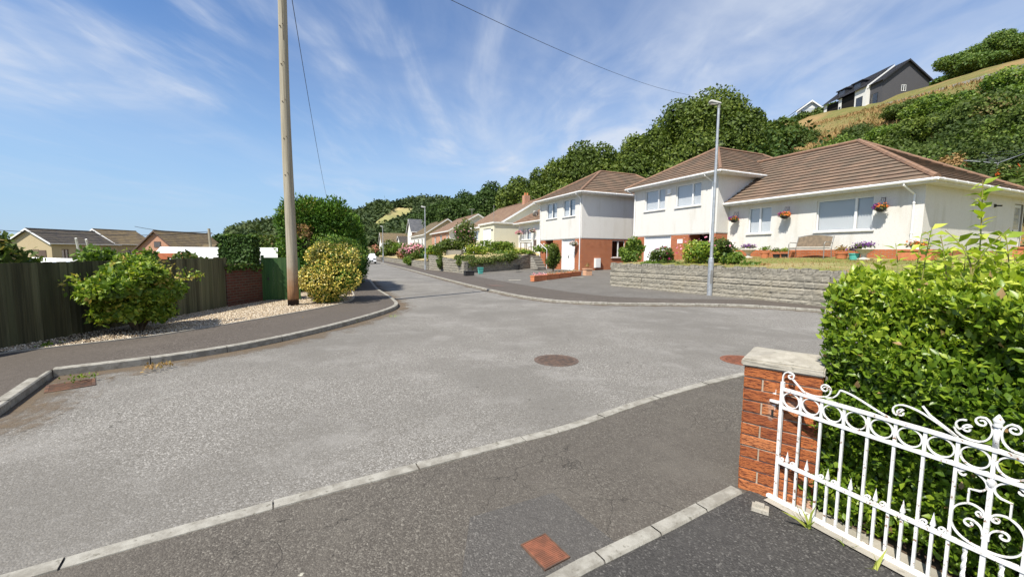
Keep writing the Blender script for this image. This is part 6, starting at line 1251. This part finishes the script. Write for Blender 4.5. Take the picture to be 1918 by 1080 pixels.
# grass tufts at the foot of the gate
for (px, py, lab, n, s_) in ((1515, 985, 'arching grass tuft at the foot of the gate nearest the pillar', 7, .11), (1640, 1062, 'pale weed poking through the bottom of the gate', 5, .08), (1580, 1015, 'small weed tuft between the gate bars, between the other two', 5, .05)):
    p = G(px, py, .03); t = thing('grass_tuft', lab, 'weed', (p[0], p[1], .02), 0, 'weeds growing along the gate'); P = np.zeros((n, 3)) + rng.normal(0, .012, (n, 3))*(1, 1, 0); leafmesh('blades', P, sph(n), s_*1.3, 'blade', M['lf_grass'], t, flat=.3, up=np.array([[random.uniform(-1, 1), random.uniform(-1, 1), 1.3] for _ in range(n)]))
# weeds by the left kerb
for (px, py, lab, m2, n, s_) in ((150, 706, 'small bright green weed at the drain grate', 'lf_bright', 60, .07), (293, 686, 'dead brown weed growing at the kerb joint', 'lf_dry', 50, .10), (92, 652, 'green weed against the foot of the fence', 'lf_bright', 40, .10), (735, 592, 'straggly grass along the far curve of the kerb', 'lf_grass', 60, .10), (560, 597, 'dry weed in the gravel below the pole', 'lf_dry', 30, .09), (660, 600, 'thin weed line at the kerb foot below the bush', 'lf_grass', 40, .07), (500, 598, 'small dry plant in the middle of the gravel bed', 'lf_dry', 40, .11)):
    p = G(px, py, .06); t = thing('kerb_weed', lab, 'weed', (p[0], p[1], .04 if py > 590 and px > 140 else .1), 0, 'weeds along the left kerb and gravel'); P = rng.normal(0, 1, (n, 3))*(.07, .07, .012)+np.array([0, 0, .015]); leafmesh('leaves', P, sph(n), s_*.42, 'quad' if m2 != 'lf_grass' else 'blade', M[m2], t, flat=.2, up=np.tile([0, 0, 1.], (n, 1)))
# --- shrub in front of the fence
sb = bush('leafy_shrub', 'loose bright green shrub growing against the dark fence', (-6.90, 7.42, .76), (.72, .92, .66), 15500, .070, 'lf_shrub', 'fold', nl=22, trunk=(.03, .5, 9), flat=.3, lr=(.20, .36), shell=(.5, 1.12), low=-.75)
P, N, Q, L = crownpts((.08, .3, .80), (.56, .66, .52), 12, 1000, low=.1); leafmesh('bronze_tips', P, N, .07, 'fold', M['lf_bronze'], sb, flat=.3)
for a_, b_, c_ in ((-.5, -.5, .95), (-.5, -.35, .8), (.1, -.8, .8), (.1, .2, 1.25), (-.2, .1, 1.32), (0, -.3, 1.28), (.4, .75, 1.0)):
    P = np.stack([a_*np.linspace(.8, 1.25, 70), b_*np.linspace(.8, 1.25, 70), c_+rng.normal(0, .04, 70)], 1)+rng.normal(0, .05, (70, 3)); leafmesh('spray', P, sph(70), .08, 'fold', M['lf_shrub'], sb, flat=.2)
bush('leafy_shrub', 'dark green shrub rising over the fence at the far left edge', (-10.3, 8.0, 1.0), (.55, .7, 1.0), 2400, .10, 'lf_bramble', nl=12, shell=(.6, 1.15), low=-.3)
bush('flowering_bramble', 'white-flowered bramble spilling over the top of the fence', (-8.45, 8.4, 1.15), (.45, .9, .42), 1800, .09, 'lf_bright', nl=8, flowers=('fl_white', 60, .07))
bush('flowering_bramble', 'cream-flowered creeper along the fence top behind the shrub', (-8.15, 10.2, 1.15), (.35, .9, .32), 1400, .08, 'lf_bramble', nl=7, flowers=('fl_white', 50, .06))
bush('flowering_bramble', 'green creeper tips over the fence between the shrub and bungalow roof', (-8.5, 9.3, 1.25), (.3, .45, .5), 500, .09, 'lf_bright', nl=5)
# ivy block on the wall end
iv = thing('ivy_clump', 'square clipped ivy clump on the end of the brick wall', 'ivy', (-8.02, 12.0, 1.22), .3)
f = rng.random((5200, 3)); fc_ = rng.integers(0, 5, 5200); P = f*(.78, .7, .80)-(.39, .35, 0); N = np.zeros_like(P)
for i, (ax_, v_, nn_) in enumerate(((0, -.39, (-1, 0, 0)), (0, .39, (1, 0, 0)), (1, -.35, (0, -1, 0)), (1, .35, (0, 1, 0)), (2, .80, (0, 0, 1)))): k_ = fc_ == i; P[k_, ax_] = v_; N[k_] = nn_
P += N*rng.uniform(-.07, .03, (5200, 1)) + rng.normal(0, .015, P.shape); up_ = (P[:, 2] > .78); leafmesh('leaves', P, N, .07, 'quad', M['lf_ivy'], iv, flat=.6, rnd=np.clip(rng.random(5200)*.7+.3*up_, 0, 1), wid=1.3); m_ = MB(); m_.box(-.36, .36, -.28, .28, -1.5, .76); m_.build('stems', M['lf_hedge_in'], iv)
n = 900; P = np.stack([rng.uniform(0, Lb, n), rng.uniform(-.05, .1, n), 1.2-np.abs(rng.normal(0, .07, n))], 1); leafmesh('ivy_fringe', P, np.tile([0, -1, .3], (n, 1)), .07, 'quad', M['lf_ivy'], bwl, flat=.5, wid=1.3)
# --- variegated bush by the pole and the conifer hedge behind
yb = bush('variegated_bush', 'round yellow and green variegated bush beside the telegraph pole', (-5.45, 12.3, .90), (.96, .98, .82), 24000, .052, 'lf_gold', nl=22, lr=(.42, .56), low=-.9, shell=(.85, 1.05), flat=.4)
P, N, Q, L = crownpts((.0, .2, 1.18), (.95, .9, .78), 14, 5200, low=.3); leafmesh('green_growth', P, N, .055, 'quad', M['lf_goldgreen'], yb, flat=.3)
cf = thing('conifer_hedge', 'tall ragged dark green conifer hedge behind the yellow bush', 'hedge', (-8.2, 17.8, 0))
Ls = []; CQ = [(-6.55, 15.55), (-7.95, 20.9), (-10.6, 20.6), (-8.15, 15.1)]
def inq(u, v): a_, b_, c_, d_ = [np.array(q) for q in CQ]; return (a_*(1-u)+b_*u)*(1-v) + (d_*(1-u)+c_*u)*v
for i in range(110):
    u, v = random.random(), random.random(); f_ = random.random()
    if f_ < .45: u *= .12
    elif f_ < .8: v *= .1
    p = inq(u, v); zt = 3.3 - .55*u*(1-v) - .1*v; z = random.uniform(.6, zt-.6); r0 = .62
    Ls.append((np.array([p[0]+8.2, p[1]-17.8, z]), np.array([r0, r0, .75])*random.uniform(.75, 1.15)))
for i in range(60): u, v = random.random()**1.3, random.random(); p = inq(u, v); zt = 3.3 - .55*u*(1-v) - .1*v; Ls.append((np.array([p[0]+8.2, p[1]-17.8, zt-.5+random.uniform(-.15, .2)]), np.array([.55, .55, .65])*random.uniform(.75, 1.1)))
P = []; N = []; Q = []
for cc, rr in Ls: p, d = blobpts(800, cc, rr, (.7, 1.1), -.9); P.append(p); N.append(d); Q.append(np.full(len(p), random.uniform(-.22, .22)))
P = np.vstack(P); N = np.vstack(N); Q = np.concatenate(Q); keep = P[:, 2] > .12
for cc, rr in Ls: keep &= (((P-cc)/(rr*.6))**2).sum(1) > 1
P, N, Q = P[keep], N[keep], Q[keep]; leafmesh('foliage', P, N, .14, 'quad', M['lf_conifer'], cf, flat=.15, rnd=np.clip(rng.random(len(P))*.6+.12+Q+.22*(P[:, 2] > 2.9), 0, 1), wid=.5, up=N*.8+np.array([0, 0, .7]))
SP_ = []; SU = []
for i in range(170):
    u, v = random.random(), random.random(); p = inq(u*1.04-.02, v); zt = 3.3 - .55*u*(1-v) - .1*v; d_ = np.array([random.uniform(-.6, .6), random.uniform(-.6, .6), 1.]); L_ = random.uniform(.15, .5)
    for q in np.linspace(0, 1, 14): SP_.append(np.array([p[0]+8.2, p[1]-17.8, zt-.15]) + d_*L_*q + rng.normal(0, .03, 3)); SU.append(d_)
leafmesh('top_sprays', np.array(SP_), sph(len(SP_)), .13, 'quad', M['lf_conifer'], cf, flat=.2, rnd=.4+.6*rng.random(len(SP_)), wid=.5, up=np.array(SU))
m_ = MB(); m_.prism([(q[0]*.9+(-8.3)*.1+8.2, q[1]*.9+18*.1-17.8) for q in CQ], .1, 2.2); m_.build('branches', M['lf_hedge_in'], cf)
n = 420; P = np.stack([rng.uniform(-.25, .25, n)+.6, rng.uniform(-.15, .15, n)-2.95, rng.uniform(2.1, 2.55, n)], 1); leafmesh('dead_patch', P, sph(n), .12, 'quad', M['lf_dry'], cf, flat=.2)
# --- shrubs in the near right garden (behind the stone wall)
def atz(px, A, B=None, r=0.): 
    p = PA(px, 480, A); B_, _ = toab(p[0], p[1]); return B_
SHG = 'shrubs behind the nearest stone wall'
def gb(px, py, dist, label, r, n, size, lf, z=None, fl=None, name='garden_shrub', nl=9):
    p = PY(px, py, dist); c = (p[0], p[1], p[2]); return bush(name, label, c, r, n, size, lf, nl=nl, group=SHG, flowers=fl)
gb(1184, 471, 19.6, 'rounded bright green bush at the left end of the nearest stone wall', (.62, .62, .66), 2600, .085, 'lf_bright')
gb(1240, 482, 18.4, 'pink-flowering shrub in front of the white garage door', (.62, .6, .50), 1700, .08, 'lf_bramble', fl=('fl_magenta', 45, .10))
gb(1222, 497, 18.0, 'low yellow-green plant under the garage door, left of the pink shrub', (.6, .4, .22), 800, .07, 'lf_bright')
gb(1303, 472, 17.6, 'large green shrub with pale flowers left of the lamp post', (.88, .85, .78), 4200, .085, 'lf_shrub', fl=('fl_pink', 40, .09), nl=12)
gb(1340, 474, 17.3, 'large dark shrub with pink flowers directly behind the lamp post', (.62, .7, .74), 3000, .085, 'lf_bramble', fl=('fl_pink', 30, .10), nl=10)
gb(1372, 486, 16.4, 'small lime green shrub right of the lamp post', (.42, .45, .28), 900, .075, 'lf_bright')
gb(1405, 498, 15.4, 'low trailing lime plant on top of the nearest stone wall', (.5, .45, .14), 600, .07, 'lf_bright')
gb(1432, 502, 14.8, 'low rusty pink ground plant on the wall top, right of the lime plant', (.3, .3, .10), 260, .06, 'lf_dry', fl=('fl_rust', 40, .06))
gb(1268, 503, 17.6, 'low leafy growth along the wall top below the pink shrub', (.7, .45, .2), 1100, .07, 'lf_bramble')
# --- garden shrubs further up
def fb(px, py, dist, label, r, n, size, lf, fl=None, nl=8, name='garden_shrub'):
    p = PY(px, py, dist); return bush(name, label, (p[0], p[1], p[2]), r, n, size, lf, nl=nl, group='shrubs in the gardens up the street', flowers=fl)
fb(1036, 482, 29.2, 'upright dark green bush between the porch and the further garage door', (.55, .5, 1.02), 4200, .09, 'lf_oak', None, 16)
fb(872, 489, 30.6, 'dark shrub draping over the second stone wall corner', (1.1, .8, .6), 2600, .10, 'lf_bramble')
n = 4200; u_ = rng.random(n); cw = C0[None, :2] + (C1-C0)[None, :2]*(.06+.62*u_)[:, None]; ns = thing('trailing_shrub', 'long strip of low shrubs trailing over the top of the second stone wall', 'shrub', (float(C0[0]), float(C0[1]), .8), 0, 'shrubs in the gardens up the street')
P = np.stack([cw[:, 0]-C0[0]+rng.normal(0, .16, n), cw[:, 1]-C0[1]+rng.normal(-.12, .16, n), .10+u_*.45+rng.normal(0, .14, n)*(1+.6*np.sin(u_*31))], 1); leafmesh('foliage', P, sph(n)*.5+np.array([0, -.6, .5]), .11, 'quad', M['lf_bramble'], ns, .4)
fb(955, 482, 33, 'small dark bush at the right end of the second lawn', (.6, .6, .42), 900, .10, 'lf_oak')
fb(826, 490, 33.2, 'pale green plant trailing down the stone wall beside the second lamp post', (.35, .5, .6), 700, .10, 'lf_bramble')
fb(872, 448, 40, 'tall dusky shrub with pink plumes in front of the white gable', (1.25, 1.2, 1.9), 4200, .13, 'lf_bramble', ('fl_pink', 80, .16), 12)
fb(845, 468, 39, 'broad dark green shrub behind the upper stone wall', (1.9, 1.3, 1.0), 2400, .14, 'lf_oak')
fb(925, 466, 38, 'bright green hydrangea mound below the flat-roofed garage', (2.0, 1.2, .85), 3800, .13, 'lf_bright', None, 10)
fb(890, 470, 37, 'flowering rose bed in the middle of the second garden', (1.4, 1.0, .65), 1500, .12, 'lf_shrub', ('fl_white', 40, .12))
fb(815, 470, 40, 'yellow-green shrub right of the second lamp post', (1.0, .9, .75), 1200, .13, 'lf_shrub')
fb(803, 474, 41, 'blue-green rounded plant beside the second lamp post', (.9, .8, .6), 900, .13, 'lf_ivy')
fb(786, 483, 46, 'large dark bush overhanging the wall left of the second lamp post', (1.2, 1.3, 1.1), 2600, .14, 'lf_oak')
fb(769, 486, 47, 'lime green bush beside the dark overhanging bush', (.9, 1.0, .8), 1300, .14, 'lf_bright')
fb(775, 472, 55, 'large pink hydrangea in the third garden', (1.9, 1.6, 1.2), 3000, .15, 'lf_bramble', ('fl_pink', 560, .22), 12)
fb(757, 476, 56, 'rusty red hydrangea left of the pink one', (1.0, 1.0, .9), 800, .16, 'lf_dry', ('fl_rust', 180, .2))
fb(757, 466, 70, 'bright green hedge mound below the slate-roofed house', (3.4, 1.5, 1.0), 1800, .20, 'lf_bright')
fb(735, 464, 74, 'dark rounded bush right of the farthest lamp post', (2.3, 1.8, 1.6), 1900, .22, 'lf_oak')
fb(704, 472, 76, 'red flowering bush near the end of the road', (1.1, 1.2, 1.3), 900, .2, 'lf_bramble', ('fl_rust', 200, .2))
fb(728, 474, 80, 'dusty green shrub at the foot of the far gardens', (2.6, 1.6, .7), 1100, .22, 'lf_bramble')
fb(1016, 465, 33, 'small yellow and white plant pots cluster at the top of the garden steps', (.8, .6, .35), 700, .1, 'lf_shrub', ('fl_white', 50, .1))
fb(968, 472, 35, 'yellowish ground plants edging the lawn below the low wing', (1.6, .7, .25), 900, .1, 'lf_shrub')
# orange flowers by the clothes line
p = PY(1893, 322, 22.5); bush('garden_shrub', 'orange-flowering shrub at the right edge beyond the bungalow roof', (p[0], p[1], p[2]-.35), (.9, .8, .7), 1200, .12, 'lf_bramble', group='shrubs in the gardens up the street', flowers=('fl_red', 26, .22))
# --- the row of big trees behind the houses
TG = 'big trees behind the houses'
def bt(px, pt, dist, wpx, label, n, size, lf='lf_oak', nl=16, hz=.5, base=None):
    top = PY(px, pt, dist); rx = wpx/2/FPX*dist*.92; zb = Tz(top[0], dist); H_ = top[2]-zb; rz_ = H_*hz*.92; return tree(label, (top[0], dist, top[2]-rz_*1.16), (rx, rx*.9, rz_), n, size, lf, nl, TG, low=-.55)
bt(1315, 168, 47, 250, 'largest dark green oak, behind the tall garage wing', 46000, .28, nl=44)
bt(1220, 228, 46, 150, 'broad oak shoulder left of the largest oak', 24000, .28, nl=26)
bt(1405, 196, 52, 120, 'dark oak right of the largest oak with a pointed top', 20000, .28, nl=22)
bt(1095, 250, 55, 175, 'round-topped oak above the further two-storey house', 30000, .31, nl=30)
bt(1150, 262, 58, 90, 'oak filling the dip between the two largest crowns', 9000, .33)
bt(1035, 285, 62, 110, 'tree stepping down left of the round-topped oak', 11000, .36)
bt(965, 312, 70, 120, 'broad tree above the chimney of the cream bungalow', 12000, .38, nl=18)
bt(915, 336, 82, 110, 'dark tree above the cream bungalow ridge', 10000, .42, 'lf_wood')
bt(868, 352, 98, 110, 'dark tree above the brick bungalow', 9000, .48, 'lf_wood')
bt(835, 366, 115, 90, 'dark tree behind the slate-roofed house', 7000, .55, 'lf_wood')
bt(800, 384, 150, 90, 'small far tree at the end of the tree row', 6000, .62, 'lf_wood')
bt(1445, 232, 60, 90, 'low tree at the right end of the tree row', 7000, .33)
# understorey behind the houses
P = []; N = []
for i in range(170):
    A = random.uniform(26, 190); B = random.uniform(31, 44)+.05*A; x, y, _ = ab(B, A); z = Tz(x, y); r_ = random.uniform(2., 4.2); p, d = blobpts(420, (x, y, z+r_*.6), (r_, r_, r_*1.15), (.8, 1.1), -.3); P.append(p); N.append(d)
tag(leafmesh('undergrowth', np.vstack(P), np.vstack(N), .42, 'quad', M['lf_wood'], None, .5), kind='stuff')
# --- hillside scrub on the right
P = []; N = []; R_ = []
def pix(x, y, z):
    v = np.array([x, y, z])-EYE; k_ = v@Fw; return 959+FPX*(v@Rt)/k_, 540-FPX*(v@Up)/k_
def hillbush(B, A, r_, k, sq=.75, dn=0):
    x, y, _ = ab(B, A); z = Tz(x, y)
    q = pix(x, y, z+r_*(.35+sq)); lim = np.interp(q[0], [1430, 1540, 1600, 1700, 1800, 1918, 2200], [300, 272, 240, 222, 205, 172, 60])
    if q[1] < lim + 6*math.sin(q[0]*.05): return
    if y < 3: return
    n = int(330*r_*r_+120); p, d = blobpts(n, (x, y, z+r_*.35), (r_, r_, r_*sq), (.75, 1.15), -.25); P.append(p); N.append(d); R_.append(np.clip(rng.random(len(p))*.35+k, 0, 1))
rs = random.Random(5)
for i in range(900):
    A = rs.uniform(-14, 50); B = rs.uniform(33, 74)
    hillbush(B, A, rs.uniform(.8, 2.3), rs.choice([.05, .15, .25, .4, .62])+rs.uniform(-.05, .05), rs.uniform(.6, .95))
tag(leafmesh('hillside_scrub', np.vstack(P), np.vstack(N), .22, 'quad', M['lf_scrub'], None, .4, rnd=np.concatenate(R_)), kind='stuff')
HB_ = 'tall bushes standing out of the hillside scrub'
for (px, py, dist, r_, lf, lab) in ((1650, 262, 40, (3.0, 3, 1.7), 'lf_bright', 'bright green leafy bush above the bungalow ridge'), (1590, 262, 37, (2.6, 2, 1.6), 'lf_bright', 'bright bush just left of the bungalow peak'), (1760, 240, 44, (3.0, 3, 1.6), 'lf_bright', 'light green bush in the middle of the hillside'),
    (1890, 225, 38, (3.4, 3, 2.0), 'lf_bright', 'bright green bush at the right edge of the hillside'), (1840, 265, 33, (3, 2.4, 2.2), 'lf_bramble', 'dusky bush behind the clothes line'), (1490, 256, 62, (4.2, 3.0, 1.5), 'lf_bramble', 'grey-green bush on the dry grass above the wing roof'),
    (1720, 262, 36, (3.0, 2.6, 1.9), 'lf_oak', 'dark bush above the bungalow hip'), (1900, 270, 28, (2.6, 2.2, 2.0), 'lf_oak', 'very dark bush at the right edge behind the clothes line'), (1792, 290, 27, (1.1, 1.0, 1.4), 'lf_dry', 'dead straw-coloured bush left of the clothes line'), (1700, 232, 52, (3, 3, 1.1), 'lf_bramble', 'olive bush below the lane wall')):
    p = PY(px, py, dist); zg = Tz(p[0], p[1]); bush('hillside_bush', lab, (p[0], p[1], zg+r_[2]*.75), r_, int(3000*r_[0]), .20 if dist > 30 else .15, lf, nl=16, group=HB_)
# crest hedge and trees
for i, (px, pt, dist, wpx) in enumerate(((1560, 196, 92, 40), (1530, 206, 93, 44), (1500, 214, 90, 44), (1468, 222, 86, 44))):
    p = PY(px, pt, dist); zg = Tz(p[0], dist); r_ = max(1.6, (p[2]-zg)*.62); bush('crest_bush', ['dark hedge bush touching the left end of the hilltop house', 'dark hedge bush in front of the white gabled house', 'dark hedge bush left of the white gabled house', 'dark hedge bush nearest the big oaks on the crest'][i], (p[0], dist, p[2]-r_), (wpx/2/FPX*dist*1.2, 3, r_), 2200, .42, 'lf_bramble', nl=8, group='hedge bushes along the crest')
for px, pt, dist, wpx, lab in ((1808, 92, 74, 96, 'leafy tree on the hilltop right of the charcoal house'), (1880, 50, 70, 120, 'tallest hilltop tree at the right edge'), (1840, 98, 68, 90, 'lower hilltop tree between the two others'), (1766, 140, 79, 22, 'small hilltop tree touching the charcoal gable'), (1960, 55, 66, 110, 'hilltop tree cut by the right edge of the view')):
    top = PY(px, pt, dist); zb_ = Tz(top[0], dist); H_ = max(3.5, top[2]-zb_); tree(lab, (top[0], dist, top[2]-H_*.56), (wpx/2/FPX*dist*.9, 3.2, H_*.48), 9000, .26, 'lf_shrub2', 14, 'hilltop trees', low=-.5, trunkr=.2)
# tall dry grass on the upper slope
n = 60000; B = rng.uniform(46, 79, n); A = rng.uniform(-14, 85, n); xy = np.stack([_c*B-_s*A, _s*B+_c*A], 1); z = T(xy[:, 0], xy[:, 1]); tag(leafmesh('tall_dry_grass', np.stack([xy[:, 0], xy[:, 1], z-.05], 1), sph(n), .5, 'blade', M['lf_dry'], None, .2, up=np.tile([0, 0, 1.], (n, 1)), wid=2.), kind='stuff')
n = 5000; B = rng.uniform(12.5, 19.2, n); A = rng.uniform(4, 15, n); k_ = B > np.array([wallB(a) for a in A])+.25; B, A = B[k_], A[k_]; xy = np.stack([_c*B-_s*A, _s*B+_c*A], 1); z = np.array([Zlawn(b, a) for b, a in zip(B, A)]); tag(leafmesh('lawn_grass', np.stack([xy[:, 0], xy[:, 1], z-.01], 1), sph(len(z)), .07, 'blade', M['lf_dry'], None, .2, up=np.tile([0, 0, 1.], (len(z), 1)), wid=2.), kind='stuff')
# --- far wooded hill
n = 130000; d = rng.uniform(190, 520, n); px = rng.uniform(430, 960, n); x = (px-959)/FPX*d; y = d; z = T(x, y); k_ = (z > 4)
fx_ = 959+x/y*FPX; py_ = 474-(z-1.6)/y*FPX
field = (np.abs(fx_-735-(421-py_)*1.35) < 26) & (py_ > 396) & (py_ < 430)
k_ &= ~field; x, y, z = x[k_], y[k_], z[k_]; hgt = (2.2+2.8*smooth(600, 760, 959+x/y*FPX)) + 2.2*np.sin(x*.13+np.sin(y*.11)*2)*np.sin(y*.09+x*.04)
cl = np.stack([x, y, z+hgt+rng.uniform(-2.5, 1.2, len(x))], 1) + rng.normal(0, 1., (len(x), 3)); tag(leafmesh('far_wood', cl, np.tile([0, -.3, 1.], (len(x), 1)), 2.7, 'quad', M['lf_far'], None, .45, rnd=np.clip(.5+.35*np.sin(x*.13+np.sin(y*.11)*2)*np.sin(y*.09)+rng.normal(0, .15, len(x)), 0, 1)), kind='stuff')
# straw-coloured field on that hill
gx_ = np.linspace(-170, -40, 60); gy_ = np.linspace(240, 470, 60); XX, YY = np.meshgrid(gx_, gy_); ZZ = T(XX, YY)+2.5; idx = np.arange(3600).reshape(60, 60); FF = np.stack([idx[:-1, :-1], idx[:-1, 1:], idx[1:, 1:], idx[1:, :-1]], -1).reshape(-1, 4)
cx_, cy_, cz_ = [q.ravel()[FF].mean(1) for q in (XX, YY, ZZ)]; fx_ = 959+cx_/cy_*FPX; py_ = 474-(cz_-1.6)/cy_*FPX; kk = (np.abs(fx_-735-(421-py_)*1.35) < 34) & (py_ > 392) & (py_ < 436)
if kk.sum(): npmesh('far_field', np.stack([XX, YY, ZZ], -1).reshape(-1, 3), FF[kk], None, M['field'])['kind'] = 'structure'
# left middle distance trees
for px, pt, dist, wpx, lab, lf in ((408, 436, 75, 16, 'small dark conical tree left of the ivy clump', 'lf_wood'), (372, 446, 90, 40, 'low distant tree behind the brick gabled house', 'lf_wood'), (430, 448, 85, 60, 'low distant tree line above the ivy clump', 'lf_wood'), (490, 432, 70, 70, 'mid distance tree left of the conifer hedge', 'lf_bramble'), (465, 452, 60, 60, 'pale bushy tree behind the ivy clump', 'lf_bramble')):
    top = PY(px, pt, dist); H_ = top[2]+.5; tree(lab, (top[0], dist, top[2]-H_*.62), (wpx/2/FPX*dist, 3, H_*.5), 2500, .45, lf, 9, 'trees in the middle distance on the left', base=-.5, trunkr=.15)
